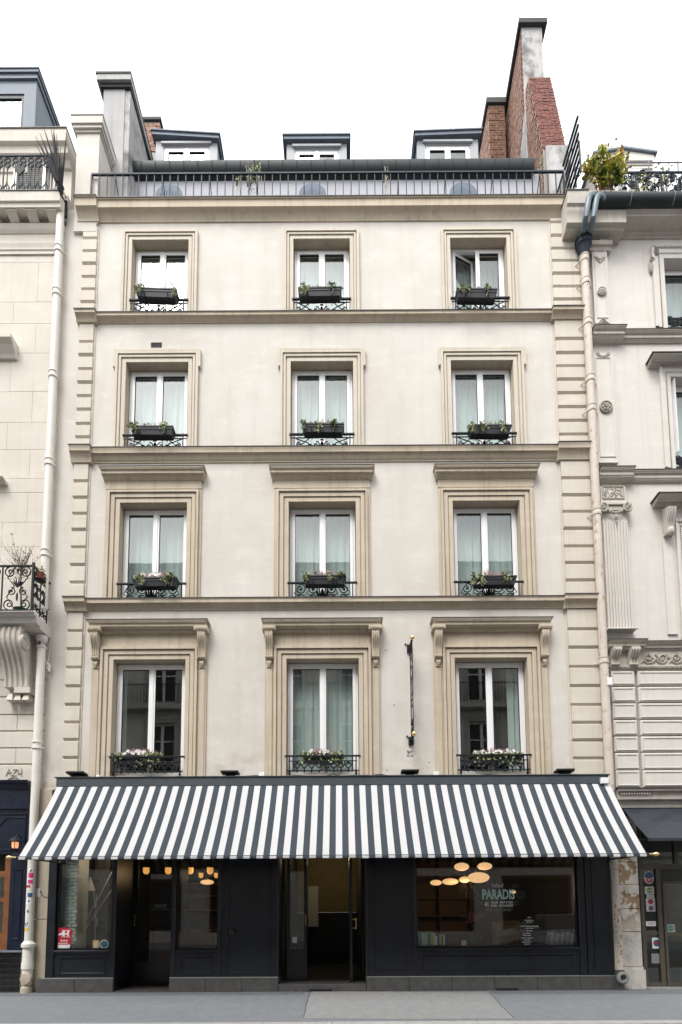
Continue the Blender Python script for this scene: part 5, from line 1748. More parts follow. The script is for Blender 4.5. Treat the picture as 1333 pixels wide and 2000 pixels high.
MB().box(LX0, x_e+.015, -.345, .35, zs1+.002, zs1+.02).build('slab_flashing', M['lead'], LB)
for px in (24, 62, 101, -14):
    xc = UX(px, 425, -.2)
    b = MB()
    b.extx([(.03, zb2+.002), (-.08, zb2+.002), (-.12, zb2+.03), (-.20, zs0-.05), (-.23, zs0-.03), (.03, zs0-.03)], xc-.10, xc+.10)
    b.box(xc-.13, xc+.13, -.25, .03, zs0-.029, zs0-.002)
    b.build('modillion', M['lwall'], LB)
MB().box(LX0, LX1, .03, .3, zb2, zs0).build('wall_band', M['lwall'], LB)

# ornate railing panels made of scrolls
def scroll_rail(name, x0, x1, z0, z1, y, parent, unit=.30, mat='iron', style=0):
    b = MB()
    b.box(x0, x1, y-.016, y+.016, z1-.03, z1); b.box(x0, x1, y-.012, y+.012, z0+.02, z0+.045)
    o = b.build(name, M[mat], parent)
    h = z1-z0-.08
    n = max(1, round((x1-x0)/unit)); u = (x1-x0)/n
    s = MB()
    for k in range(n+1):
        xx = min(max(x0+u*k, x0+.012), x1-.012); MB().box(xx-.011, xx+.011, y-.011, y+.011, z0, z1-.031).build('upright', M[mat], o)
    for k in range(n):
        cx = x0+u*(k+.5); zc = z0+.05
        if style == 0:
            for sg in (-1, 1):
                s.tube(spiral(cx+sg*u*.25, zc+h*.13, u*.20, 1.5, -pi/2, sg, y), .012, 5)
                s.tube(spiral(cx+sg*u*.25, zc+h*.87, u*.20, 1.5, pi/2, -sg, y), .012, 5)
                s.tube(spiral(cx+sg*u*.2, zc+h*.42, u*.15, 1.4, pi/2, sg, y), .011, 5)
                s.tube([(cx+sg*u*.05, y, zc), (cx+sg*u*.34, y, zc+h*.30), (cx+sg*u*.10, y, zc+h*.55), (cx+sg*u*.33, y, zc+h*.75), (cx+sg*u*.08, y, zc+h)], .011, 5)
                for q in range(3):
                    a = .3+.45*q
                    s.tube([(cx, y, zc+h*.52), (cx+sg*.06*sin(a), y, zc+h*.60), (cx+sg*.11*sin(a), y, zc+h*.60+.13*cos(a))], [.010, .017, .006], 5)
            s.ell((cx, y, zc+h*.30), .022, .016, .09, 7, 5); s.ell((cx, y, zc+h*.92), .03, .016, .04, 7, 5)
        elif style == 1:
            for q in (.25, .75):
                xx = cx-u/2+u*q
                s.tube([(xx+.055*cos(a*pi/6), y, zc+h*.88+.055*sin(a*pi/6)) for a in range(12)], .013, 5, True)
                for sg in (-1, 1):
                    s.tube([(xx, y, zc+h*.65), (xx+sg*.06, y, zc+h*.74), (xx+sg*.02, y, zc+h*.82)], .013, 5)
                    s.tube([(xx, y, zc+h*.22), (xx+sg*.06, y, zc+h*.10), (xx+sg*.02, y, zc)], .013, 5)
                s.ell((xx, y, zc+h*.62), .02, .014, .035, 6, 4); s.ell((xx, y, zc+h*.25), .02, .014, .035, 6, 4)
                MB().box(xx-.008, xx+.008, y-.008, y+.008, zc, zc+h*.85).build('upright', M[mat], o)
        else:
            rnd = random.Random(k)
            for q in range(22):
                s.tube(spiral(cx+rnd.uniform(-.4, .4)*u, zc+h*rnd.random(), rnd.uniform(.05, .09), 1.4, rnd.random()*6, rnd.choice((-1, 1)), y), .013, 5)
    s.build('scrollwork', M[mat], o, kind='stuff')
    return o


rzt = UZ(303, -.28, 50)
RL = UX(98, 340, -.28)
scroll_rail('balcony_railing', LX0, RL, zs1+.02, rzt, -.28, LB, .34, 'ironblue', 1)
b = MB(); b.box(RL-.014, RL+.014, -.26, .30, rzt-.03, rzt)
for k in range(4): b.box(RL-.01, RL+.01, -.20+.15*k, -.18+.15*k, zs1+.02, rzt-.031)
b.build('railing_return', M['ironblue'], LB)
# attic storey behind the balcony
ay = .42
ztop = UZ(250, .1, 60)
xq = UX(143, 290, ay)
b = MB().box(LX0, xq, ay, ay+.3, zs1, ztop); b.build('attic_wall', M['lwall'], LB)
zc0 = UZ(300, .12, 60)
lprof('attic_cornice', [(ay, zc0), (ay-.05, zc0), (ay-.10, zc0+.08), (ay-.12, zc0+.12), (ay-.22, zc0+.14), (ay-.23, zc0+.30), (ay-.30, zc0+.33), (ay-.31, ztop), (ay, ztop)], x1=xq)
MB().box(LX0, xq+.01, ay-.33, ay+.3, ztop+.002, ztop+.03).build('attic_flashing', M['lead'], LB)
b = MB(); x2 = UX(53, 330, ay-.06); b.box(LX0, x2, ay-.06, ay-.001, zs1, zc0-.001); b.box(LX0, x2+.03, ay-.09, ay-.061, zc0-.14, zc0-.002); b.build('attic_pilaster', M['lwall'], LB)
# white louvred shutter behind the railing
xs0, xs1 = UX(28, 345, ay-.08), UX(90, 345, ay-.08); zs_t = UZ(316, ay-.08, 60)
b = MB(); b.box(xs0, xs0+.06, ay-.10, ay-.062, zs1+.03, zs_t); b.box(xs1-.06, xs1, ay-.10, ay-.062, zs1+.03, zs_t); b.box(xs0, xs1, ay-.10, ay-.062, zs_t, zs_t+.05)
shu = b.build('shutter', M['pvc'], LB)
zz = zs1+.06
while zz < zs_t-.03:
    b = MB(); b.extx([(ay-.095, zz), (ay-.09, zz-.006), (ay-.062, zz+.034), (ay-.067, zz+.04)], xs0+.061, xs1-.061); b.build('slat', M['pvc'], shu, smooth=False); zz += .052
b = MB(); b.exty([(UX(40, 330, -.3)+.13*p_[0], UZ(333, -.3, 40)+.13*p_[1]) for p_ in ((0, -1), (.8, -.1), (.75, .6), (.4, .75), (0, .4), (-.4, .75), (-.75, .6), (-.8, -.1))], -.325, -.30); b.build('heart_ornament', M['iron'], LB)
# zinc box dormer on its roof
dy = 1.5
xa, xb = UX(-40, 200, dy), UX(75, 200, dy); zt = UZ(143, dy, 60); zb_ = 19.0
DR = thing('box_dormer', 'blue-grey zinc box dormer with large bright window on left roof', 'dormer', ((xa+xb)/2, dy, zb_))
gx = UX(46, 220, dy); gz = UZ(183, dy, 40)
b = MB(); b.box(gx, xb-.06, dy, dy+.1, zb_, zt-.22); b.box(xa, gx-.001, dy, dy+.1, gz, zt-.22); b.build('front', M['zinc'], DR)
MB().box(xb-.12, xb-.06, dy+.101, dy+3, zb_, zt-.22).build('cheek', M['zinc'], DR)
b = MB(); b.box(xa, xb-.02, dy-.05, dy+3, zt-.219, zt-.10); b.box(xa, xb+.02, dy-.09, dy+3, zt-.099, zt-.02); b.box(xa, xb+.04, dy-.11, dy+3, zt-.019, zt+.01); b.build('dormer_roof', M['zinc'], DR)
b = MB(); b.box(gx-.07, gx-.001, dy+.02, dy+.08, zb_, gz); b.box(xa, gx-.07, dy+.02, dy+.08, gz-.10, gz-.001); b.build('window', M['zincd'], DR)
MB().box(xa, gx-.07, dy+.05, dy+.056, zb_, gz-.10).build('pane', M['glass'], DR)
MB().box(xa, gx-.02, dy+.16, dy+.17, zb_, gz+.05).build('pane_backing', M['white'], DR)  # added white sheet, gives the pane the brightness of reflected sky
MB().extx([(.73, ztop+.03), (.75, ztop+.03), (6, 23.0), (6, 22.8)], LX0, xq).build('roof', M['zincd'], LB)

# pediment ends poking in from the left
for (px, py0, py1, p) in ((20, 650, 700, .28), (4, 928, 946, .2)):
    xe = UX(px, (py0+py1)/2, -p); z0, z1 = UZ(py1, -.05, 10), UZ(py0, -p, 10)
    MB().extx([(.0, z0), (-.06, z0), (-.10, z0+.3*(z1-z0)), (-.6*p, z0+.45*(z1-z0)), (-.65*p, z0+.6*(z1-z0)), (-p, z0+.75*(z1-z0)), (-p, z1), (.0, z1)], LX0, xe).build('window_hood', M['lwall'], LB)
# lower balcony
bp = .69
bx1 = UX(100, 1254, 0)
zb0 = UZ(1247, -.02, 95)
ztf = UZ(1193, -bp, 60)
prof = [(.0, zb0), (-.42, zb0), (-.44, zb0+.05), (-.55, zb0+.06), (-.57, zb0+.16), (-.64, zb0+.17), (-.65, zb0+.20), (-bp, zb0+.21), (-bp, ztf), (.0, ztf)]
MB().extx(prof, LX0, bx1).build('balcony_slab', M['rwall'], LB)
rz = UZ(1104, -bp+.06, 40)
RX = bx1-.06
scroll_rail('balcony_railing', LX0, RX, ztf+.005, rz, -bp+.06, LB, .62, 'iron', 0)
# side return of the railing
b = MB(); b.box(RX-.016, RX+.016, -bp+.075, -.02, rz-.03, rz); b.box(RX-.012, RX+.012, -bp+.075, -.02, ztf+.02, ztf+.045); b.box(RX-.02, RX+.02, -bp+.04, -bp+.08, ztf, rz+.05)
ret = b.build('railing_return', M['iron'], LB)
b = MB(); b.M = Matrix.Translation((RX, -.35, 0)) @ Matrix.Rotation(pi/2, 4, 'Z')
hh = rz-ztf-.08
for cxx in (-.13, .13):
    for (q, r_) in ((.13, .10), (.4, .07), (.62, .08), (.87, .10)):
        for sg in (-1, 1): b.tube(spiral(cxx+sg*.06, ztf+.05+hh*q, r_*.8, 1.4, pi/2, sg, 0), .012, 5)
    b.ell((cxx, 0, ztf+.05+hh*.5), .03, .016, .12, 7, 5)
for cxx in (-.26, 0, .26): b.box(cxx-.01, cxx+.01, -.01, .01, ztf+.02, rz-.031)
b.build('scrollwork', M['iron'], ret, kind='stuff')
# console under it
cxb = UX(42, 1300, -.45); cxa = cxb-.48
zt = zb0-.003
zb1 = UZ(1345, -.1, 40)
prof = [(.0, zt)]
Hc = zt-zb1
for k in range(15):
    t_ = k/14
    if t_ < .45:
        a = t_/.45
        prof.append((-.47-.07*sin(pi*a)+.10*a, zt-Hc*t_))
    else:
        a = (t_-.45)/.55
        prof.append((-.37+.20*(1-(1-a)**2), zt-Hc*t_))
prof.append((-.0, zb1))
con = MB().extx(prof, cxa, cxb).build('console', M['lwall'], LB)
b = MB()
for k in range(5):
    xx = cxa+.03+(cxb-cxa-.06)*k/4
    b.tube([(xx, p_[0]-.005, p_[1]) for p_ in prof[1:16]], .032, 6)
b.build('flute', M['lwall'], con)
b = MB()
sc0 = (-.40, zt-Hc*.23)
sp = spiral(sc0[0], sc0[1], .165, 2.0, pi/2, -1, 0, 22)
b.tube([(cxb+.004, p_[0], p_[2]) for p_ in sp], [.040]*12+[.030]*11, 6)
b.lathe([(.05, 0), (.04, .02)], (cxb, sc0[0], sc0[1]), 10, 'x')
b.build('volute', M['lwall'], con)
b = MB(); b.box(cxa-.04+.25, cxb+.04, -.20, .0, zb1-.12, zb1-.002); b.build('foot_block', M['lwall'], con)
b = MB()
for k in range(3):
    xx = cxb-.05-k*.16
    b.add([(xx-.04, -.14, zb1-.122), (xx+.04, -.14, zb1-.122), (xx+.04, 0, zb1-.122), (xx-.04, 0, zb1-.122), (xx-.065, -.19, zb1-.26), (xx+.065, -.19, zb1-.26), (xx+.065, 0, zb1-.26), (xx-.065, 0, zb1-.26)],
          [(0, 1, 2, 3), (7, 6, 5, 4), (0, 4, 5, 1), (1, 5, 6, 2), (2, 6, 7, 3), (3, 7, 4, 0)])
b.build('drop_ornament', M['lwall'], con)
# plants on the balcony
X, _ = U(42, 1190, -.35)
t = thing('potted_shrub', 'bare twiggy shrub in a dark green pot on the iron balcony', 'plant', (X, -.35, ztf))
M['gpot'] = plain('green_glaze', (.01, .05, .035), .3)
MB().lathe([(.10, 0), (.14, .18), (.15, .2), (.13, .2)], (X, -.35, ztf+.002), 14).build('pot', M['gpot'], t)
rnd = random.Random(5)
b = MB(); tw = MB(); lf = []
b.tube([(X, -.35, ztf+.18), (X-.03, -.35, ztf+.7), (X-.05, -.35, ztf+1.1)], [.02, .016, .010], 6)
b.build('trunk', M['oak'], t)
for k in range(46):
    a = rnd.uniform(-1.15, .9); ln = rnd.uniform(.2, .62)
    p0 = Vector((X-.04, -.35, ztf+rnd.uniform(.85, 1.1)))
    p1 = p0+Vector((sin(a)*ln*.5, rnd.uniform(-.12, .12), cos(a)*ln*.45)); p2 = p1+Vector((sin(a*.7)*ln*.5+rnd.uniform(-.06, .06), rnd.uniform(-.1, .1), cos(a)*ln*.6))
    tw.tube([p0, p1, p2], [.005, .004, .002], 4)
    for q in range(4): lf.append(p1.lerp(p2, rnd.random())+Vector((rnd.gauss(0, .02), rnd.gauss(0, .02), rnd.gauss(0, .02))))
tw.build('twigs', M['oak'], t)
b = MB(); leafset(b, lf, .035); b.build('leaves', M['grassy'], t, smooth=False)
X, Z = U(80, 1128, -.5)
t = thing('flower_pot', 'small terracotta pot hooked outside the iron balcony beside the downpipe', 'flower pot', (X, -.52, Z-.08))
M['terra'] = plain('terracotta', (.28, .085, .06), .7)
MB().lathe([(.05, -.08), (.08, .05), (.085, .07), (.07, .07)], (X, -.52, Z), 12).build('pot', M['terra'], t)
MB().lathe([(.02, -.10), (.10, -.085), (.11, -.07), (.09, -.08)], (X, -.52, Z), 12).build('saucer', M['black'], t)
b = MB(); b.tube([(X+.10*cos(k*pi/6), -.52+.10*sin(k*pi/6), Z+.05) for k in range(12)], .007, 4, True); b.tube([(X-.09, -.52, Z+.05), (RX, -.45, Z+.07)], .007, 4); b.build('ring', M['iron'], t)
b = MB(); leafset(b, [(X+rnd.gauss(0, .045), -.52+rnd.gauss(0, .04), Z+.09+abs(rnd.gauss(0, .07))) for _ in range(34)], .05); b.build('leaves', M['ivy'], t, smooth=False)

# graffiti scratched on the stone
b = MB()
gx, gz = U(28, 1508, -.004); g = .0098
for st_ in ([(-16, 8), (-10, -7), (-6, 9)], [(-14, 2), (-5, 0)], [(-3, -5), (6, -6), (-4, 8), (6, 7)], [(8, -6), (8, 4), (16, 2)], [(15, -7), (16, 9)], [(-12, 14), (0, 11), (10, 13)]):
    b.tube([(gx+p_[0]*g, -.012, gz-p_[1]*g) for p_ in st_], .007, 4)
b.build('graffiti', M['greyp'], LB)

# navy shopfront of the neighbour
NS = thing('navy_shopfront', 'glossy navy painted shopfront with varnished door beside the white downpipe', 'shopfront', (-7.2, 0, 0))
nx1 = UX(57, 1600, -.12); zt = UZ(1524, -.2, 40)
NV = M['navy']
b = MB().extx([(.03, zt-.55), (-.14, zt-.55), (-.14, zt-.18), (-.18, zt-.15), (-.20, zt-.06), (-.24, zt-.05), (-.25, zt), (.03, zt)], LX0, nx1); b.build('fascia', NV, NS)
MB().box(LX0, nx1, -.10, .03, 2.65, zt-.552).build('transom_panel', NV, NS)
xa = UX(20, 1750, -.1); 
z1_ = zt-.60
b = MB(); b.mould4(UX(12, 1600, -.1)-.9, UX(52, 1600, -.1), 2.72, z1_-.04, [(0, -.10), (0, -.118), (-.02, -.118), (-.03, -.10)])
b.tube([(UX(0, 1610, -.1)-.05, -.11, UZ(1618, -.1, 10)), (UX(14, 1600, -.1), -.11, UZ(1597, -.1, 10)), (nx1-.06, -.11, UZ(1597, -.1, 10))], .012, 5); b.build('panel_moulding', NV, NS)
b = MB().cbox(xa, nx1, -.14, .03, .80, 2.648, .012); b.build('pilaster', NV, NS)
MB().mould4(xa+.07, nx1-.07, 1.0, 2.35, [(0, -.14), (0, -.155), (-.02, -.155), (-.03, -.14)]).build('pilaster_moulding', NV, NS)
MB().box(LX0, nx1+.01, -.16, .03, .765, .798).build('sill', M['zinc'], NS)
# arched glazed transom with a brass strip, above the varnished door
xd = UX(19, 1760, -.05)
b = MB(); b.box(xd-.11, xd, -.06, .0, .80, 2.62); b.box(xd-.9, xd-.11, -.06, .0, 2.2, 2.32); b.box(xd-.9, xd-.11, -.06, .0, .80, 1.12); b.box(xd-.9, xd-.11, -.06, .0, 1.72, 1.80); dr2 = b.build('door', M['wood'], NS)
MB().box(xd-.9, xd-.11, -.035, -.03, 1.12, 2.2).build('pane', M['shopglass'], dr2)
MB().box(xd-1.2, xd+.04, -.09, -.061, UZ(1662, -.06, 10), UZ(1640, -.06, 10)).build('brass_strip', M['brass'], NS)
MB().box(LX0, xd, .25, .3, 0, 3.5).build('interior', M['inner'], NS)
# black glazed tiles
base = MB().box(LX0, nx1-.03, -.11, .03, -.05, .76).build('tile_base', M['mortar'], NS)
zt_ = .75; row = 0
while zt_ > .02:
    x = nx1-.035
    while x > LX0+.9:
        MB().cbox(x-.140, x-.004, -.122, -.108, zt_-.100, zt_-.004, .004).build('tile', M['btile'], base); x -= .142
    zt_ -= .103; row += 1
# lantern
X, Z = U(30, 1650, -.30)
t = thing('wall_lantern', 'small amber wall lantern glowing on the navy shopfront', 'lantern', (X, -.28, Z))
MB().lathe([(.035, -.07), (.055, -.05), (.06, .05), (.04, .075)], (X, -.30, Z), 12).build('glass', M['lampglass'], t)
b = MB(); b.lathe([(.09, .05), (.115, .06), (.10, .10), (.05, .14), (.015, .16)], (X, -.30, Z), 12); b.lathe([(.05, -.12), (.085, -.09), (.05, -.07)], (X, -.30, Z), 12)
for k in range(4): a = k*pi/2+.4; b.tube([(X+.083*cos(a), -.30+.083*sin(a), Z-.08), (X+.083*cos(a), -.30+.083*sin(a), Z+.06)], .006, 4)
b.build('cage', M['iron'], t)
MB().tube([(X, -.11, Z+.16), (X, -.22, Z+.22), (X, -.30, Z+.14)], .012, 6).build('bracket', M['iron'], t)

# ------------------------------------------------------------------ stone pier and white downpipe between the two fronts
for k, (z0, z1) in enumerate(((.0, UZ(1796, -.04, 80)), (UZ(1796, -.04, 80), 2.55), (2.55, 3.95))):
    MB().cbox(-6.02, -5.66, -.045, .028, z0+.004, z1-.004, .010).build('pier_stone', M['pier'], hotel, smooth=False)
b = MB()
gx, gz = U(87, 1742, -.05); g = .0098
b.tube([(gx+g*p_[0], -.05, gz-g*p_[1]) for p_ in ((-6, 2), (-2, 8), (4, 11), (9, 10))], .006, 4)
b.lathe([(.016, 0), (.016, -.004)], (gx-.07, -.046, gz-.0), 8, 'y'); b.lathe([(.014, 0), (.014, -.004)], (gx+.08, -.046, gz-.06), 8, 'y')
b.build('graffiti', M['iron'], hotel)
o = MB().box(gx-.16, gx-.08, -.049, -.0452, gz-.10, gz+.07).build('poster_scrap', M['white']); tag(o, 'torn white paper scrap pasted on the stone pier beside downpipe', 'poster')

PR = .078
py_ = -.14
pxs = [UX(p, q, py_) for p, q in ((126, 450), (111, 700), (101, 900), (88, 1100), (76, 1300), (66, 1500), (52, 1760))]
PX = sum(pxs)/len(pxs)
dp = thing('downpipe', 'white painted cast-iron downpipe with sticker-covered foot', 'downpipe', (PX, py_, 0))
ztop = UZ(392, py_, 128)
b = MB(); b.tube([(PX, py_, zb0+.55), (PX, py_, ztop-.05), (PX, py_, ztop+.12), (PX-.05, py_+.02, ztop+.26), (PX-.16, py_+.08, ztop+.30), (PX-.25, .0, ztop+.30)], PR, 14); b.build('pipe', M['pipew'], dp)
b = MB(); b.tube([(PX, py_, .42), (PX, py_, zb0-.02)], PR, 14); b.build('pipe', M['pipew'], dp)
for q in (488, 572, 732, 903, 1080, 1455):
    z = UZ(q, py_, 90)
    b = MB(); b.lathe([(PR, -.09), (PR+.02, -.085), (PR+.02, -.05), (PR+.008, -.045), (PR+.008, .03), (PR+.022, .035), (PR+.022, .07), (PR, .075)], (PX, py_, z), 14)
    b.tube([(PX+PR, py_, z-.06), (PX+PR+.05, py_+.02, z-.06)], .012, 5)
    b.build('collar', M['pipew'], dp)
b = MB(); b.lathe([(PR, -.26), (PR+.015, -.25), (PR+.02, -.22), (PR, -.2), (PR, -.13), (PR+.02, -.11), (PR+.035, -.02), (PR+.035, 0)], (PX, py_, zb0-.02), 14); b.build('collar', M['pipew'], dp)
b = MB(); b.lathe([(PR+.015, .16), (PR+.02, .44), (PR+.035, .45), (PR+.03, .56), (PR+.02, .60), (PR+.02, .84), (PR+.05, .86), (PR+.05, .92), (PR+.03, .94), (PR, .98)], (PX, py_, 0), 14); b.build('boot', M['pipew'], dp)
b = MB(); b.lathe([(PR+.03, 0), (PR+.03, .10), (PR+.01, .12), (PR+.01, .17)], (PX, py_, 0), 12)
b.lathe([(.02, -.05), (.10, -.04), (.115, 0), (.10, .02)], (PX+.02, py_-.07, .27), 12, 'y'); b.build('cleanout', M['pier'], dp)
for k, (q, h_, m_) in enumerate(((1700, .10, 'white'), (1709, .10, 'pink'), (1722, .07, 'pink'), (1731, .05, 'red'), (1748, .08, 'blue'), (1762, .10, 'white'), (1806, .13, 'offw'), (1815, .07, 'yellow'), (1780, .06, 'offw'))):
    z = UZ(q, py_-.08, 52)
    a0 = -pi/2+random.uniform(-.35, .35)
    vs = []
    for j in range(6):
        a = a0-.55+1.1*j/5
        vs += [(PX+(PR+.002)*cos(a), py_+(PR+.002)*sin(a), z-h_/2), (PX+(PR+.002)*cos(a), py_+(PR+.002)*sin(a), z+h_/2)]
    b = MB().add(vs, [(2*j, 2*j+2, 2*j+3, 2*j+1) for j in range(5)])
    if m_ in ('white', 'offw'):
        b.m = 1; rnd = random.Random(k)
        for j in range(3):
            a = a0+rnd.uniform(-.3, .3); zz = z+rnd.uniform(-.3, .3)*h_
            b.ell((PX+(PR+.003)*cos(a), py_+(PR+.003)*sin(a), zz), .012, .003, .018, 6, 4)
    b.build('sticker', [M[m_], M['black']], dp)
b = MB()
X, Z = U(95, 1300, -.08)
rnd = random.Random(8)
for k in range(5):
    b.tube([(X-.08, -.06, Z+.12), (X+rnd.uniform(-.02, .05), -.08, Z), (X+.03+rnd.uniform(-.02, .02), -.08, Z-.12), (X+rnd.uniform(-.05, .0), -.07, Z-.02)], .008, 5)
b.tube([(X-.02, -.05, Z+.10), (X-.015, -.03, Z+.45), (X-.01, -.03, zb0+.02)], .006, 5)
tag(b.build('cable_coil', M['pipew']), 'small coil of pale cable hanging beside the white downpipe', 'cable')

# ------------------------------------------------------------------ right neighbour
RB = thing('neighbour_building', 'pale grey carved stone apartment building with fluted pilaster beyond rusty downpipe', 'building', (7.3, 0, 0))
RX0, RX1 = XW1+.004, 9.6
RY = .04
wins = []
def rwin(px, q, top, bot, w=1.25):
    x0 = UX(px, q, RY); return (x0, x0+w, UZ(bot, RY, 1300), UZ(top, RY, 1310))
W4 = rwin(1299, 560, 506, 642); W3 = rwin(1314, 820, 737, 916, 1.3); W2 = rwin(1340, 1120, 1035, 1248, 1.35)
b = MB(); wall_grid(b, RX0, RX1, 3.6, 17.0, [W4, W3, W2], RY, .3); b.build('wall', M['rwall'], RB, smooth=False, normals=False)
for (x0, x1, z0, z1) in (W4, W3, W2):
    window(RB, x0+.01, x1-.01, z0+.01, z1-.01, RY+.22)
    room(RB, x0, x1, z0, z1, RY+.3)
for (Wn, nm) in ((W4, 'top'), (W3, 'third')):
    curtain(Wn[0]+.05, Wn[1]-.05, Wn[2]+.03, Wn[3]+.05, RY+.42, 'white curtain in the %s window of the carved grey building' % nm, 'curtains of the right building', 8, .02)
# shutter leaf folded against the third-floor opening
x0, x1, z0, z1 = W3
b = MB()
for k in range(2):
    b.M = Matrix.Translation((x0+.015+.10*k, RY+.20, 0)) @ Matrix.Rotation(radians(-68 if k == 0 else 60), 4, 'Z')
    b.box(0, .04, -.012, .012, z0+.4, z1-.02); b.box(.18, .22, -.012, .012, z0+.4, z1-.02); b.box(.04, .18, -.008, .008, z0+.4, z1-.02)
b.build('shutter', M['pvc'], RB)


def egg_row(b, x0, x1, y, z, step=.045, r=.016):
    x = x0+step/2
    while x < x1: b.ell((x, y, z), r, r, r*1.5, 6, 4); x += step


def rcourse(zb, zt, p, break_x1, name='string_course', eggs=True, q=.09):
    """moulded course that breaks forward over the corner pilaster"""
    h = zt-zb
    prof = [(RY+.01, zb), (RY-.03, zb), (RY-.05, zb+.12*h), (RY-.05, zb+.26*h), (RY-.6*p, zb+.32*h), (RY-.62*p, zb+.62*h), (RY-.8*p, zb+.68*h), (RY-.95*p, zb+.88*h), (RY-p, zb+.9*h), (RY-p, zt), (RY+.01, zt)]
    o = MB().extx(prof, break_x1+.001, RX1).build(name, M['rtrim'], RB)
    MB().extx([(y-q if y < RY else y, z) for y, z in prof], RX0+.02, break_x1).build('course_break', M['rtrim'], o)
    MB().box(break_x1+.03, RX1, RY-p-.012, RY, zt+.001, zt+.013).build('course_flashing', M['lead'], o)
    MB().box(RX0+.01, break_x1+.028, RY-p-q-.012, RY, zt+.001, zt+.013).build('course_flashing', M['lead'], o)
    if eggs:
        b = MB()
        egg_row(b, break_x1+.01, 7.9, RY-.82*p, zb+.78*h, r=.015*h/.3+.004); egg_row(b, RX0+.04, break_x1-.01, RY-.82*p-q, zb+.78*h, r=.015*h/.3+.004)
        egg_row(b, break_x1+.01, 7.9, RY-.06, zb+.19*h, r=.012*h/.3+.004); egg_row(b, RX0+.04, break_x1-.01, RY-.06-q, zb+.19*h, r=.012*h/.3+.004)
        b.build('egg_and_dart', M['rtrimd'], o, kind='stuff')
    return o


pb = UX(1190, 800, -.1)
c4 = rcourse(UZ(672, RY, 1260), UZ(643, RY-.14, 1260), .14, UX(1222, 650, -.15))
c3 = rcourse(UZ(944, RY, 1290), UZ(917, RY-.12, 1290), .12, UX(1240, 925, -.15))
c2 = rcourse(UZ(1273, RY, 1300), UZ(1252, RY-.14, 1300), .14, UX(1262, 1250, -.15))
# top cornice and gutter
zc0, zc1 = UZ(468, RY, 1290), UZ(398, RY-.45, 1260)
h = zc1-zc0
co = MB().extx([(RY, zc0), (RY-.03, zc0), (RY-.04, zc0+.1*h), (RY-.09, zc0+.16*h), (RY-.10, zc0+.3*h), (RY-.16, zc0+.4*h), (RY-.34, zc0+.44*h), (RY-.35, zc0+.62*h), (RY-.39, zc0+.72*h), (RY-.45, zc0+.95*h), (RY-.45, zc1), (RY+.9, zc1), (RY+.9, zc0)], UX(1222, 430, -.3), RX1).build('cornice', M['rtrim'], RB)
xk0, xk1 = UX(1110, 420, -.4), UX(1222, 430, -.3)
zk0, zk1 = UZ(445, -.28, 1150), UZ(372, -.42, 1120)
MB().extx([(RY, zk0), (-.24, zk0), (-.26, zk0+.04), (-.34, zk0+.05), (-.34, zk0+.26), (-.36, zk0+.29), (-.36, zk0+.40), (-.40, zk0+.43), (-.42, zk1), (RY+.9, zk1), (RY+.9, zk0)], xk0, xk1-.001).build('cornice_block', M['rtrim'], co)
MB().box(xk0-.015, UX(1150, 375, -.4), -.435, .6, zk1+.002, zk1+.025).build('cornice_flashing', M['lead'], co)
gz0, gz1 = UZ(397, RY-.5, 1270), UZ(376, RY-.5, 1270)
b = MB(); b.extx([(RY-.35, gz1)]+[(RY-.45-.11*cos(pi*k/10+pi*0)*1.0 if False else RY-.46-.12*sin(pi*k/10), gz1-(gz1-gz0)*(1-cos(pi*k/10))/2) for k in range(11)]+[(RY-.35, gz0)], UX(1153, 385, -.45), RX1); GT = b.build('gutter', M['zincd'], RB)
x = UX(1230, 385, -.45)
while x < 8:
    MB().tube([(x, RY-.47-.12*sin(pi*k/8), gz1-(gz1-gz0)*(1-cos(pi*k/8))/2) for k in range(9)], .011, 5).build('gutter_bracket', M['zinc'], GT); x += .9

# corner pilaster, storey by storey
def pil(name, px0, px1, q, top, bot, y, panel=True):
    x0, x1 = UX(px0, q, y), UX(px1, q, y); z0, z1 = UZ(bot, RY, px0), UZ(top, y, px0)
    o = MB().box(x0, x1, y, RY+.005, z0, z1).build(name, M['rwall'], RB)
    if panel:
        b = MB(); i_ = .045
        b.mould4(x0+i_, x1-i_, z0+.12, z1-.10, [(0, y+.001), (0, y-.014), (-.016, y-.014), (-.022, y+.001)]); b.build('pilaster_panel', M['rwall'], o)
    return o, x0, x1, z0, z1


def rosette(parent, X, Z, y, r, mat='rtrim', n=8):
    b = MB()
    b.lathe([(r, .0), (r, -.022), (r*.85, -.032), (r*.78, -.012), (r*.2, -.012)], (X, y, Z), 18, 'y')
    for k in range(n):
        a = 2*pi*k/n
        b.ell((X+.45*r*cos(a), y-.018, Z+.45*r*sin(a)), r*.24, .02, r*.24, 7, 5)
    b.ell((X, y-.03, Z), r*.22, .022, r*.22, 8, 5)
    return b.build('rosette', M[mat], parent)


o, x0, x1, z0, z1 = pil('pilaster', 1159, 1189, 550, 482, 640, -.05)
rosette(o, (x0+x1)/2, UZ(571, -.05, 1168), -.065, .095)
for (zz, s) in ((UZ(502, -.05, 1165), -1), (UZ(634, -.05, 1165), 1)):
    xm = (x0+x1)/2; b = MB()
    b.tube([(x0+.04, -.062, zz-s*.0), (xm, -.062, zz+s*.14), (x1-.04, -.062, zz)], .014, 5); b.tube([(x0+.09, -.060, zz), (xm, -.060, zz+s*.07), (x1-.09, -.060, zz)], .010, 5); b.build('chevron', M['rtrim'], o)
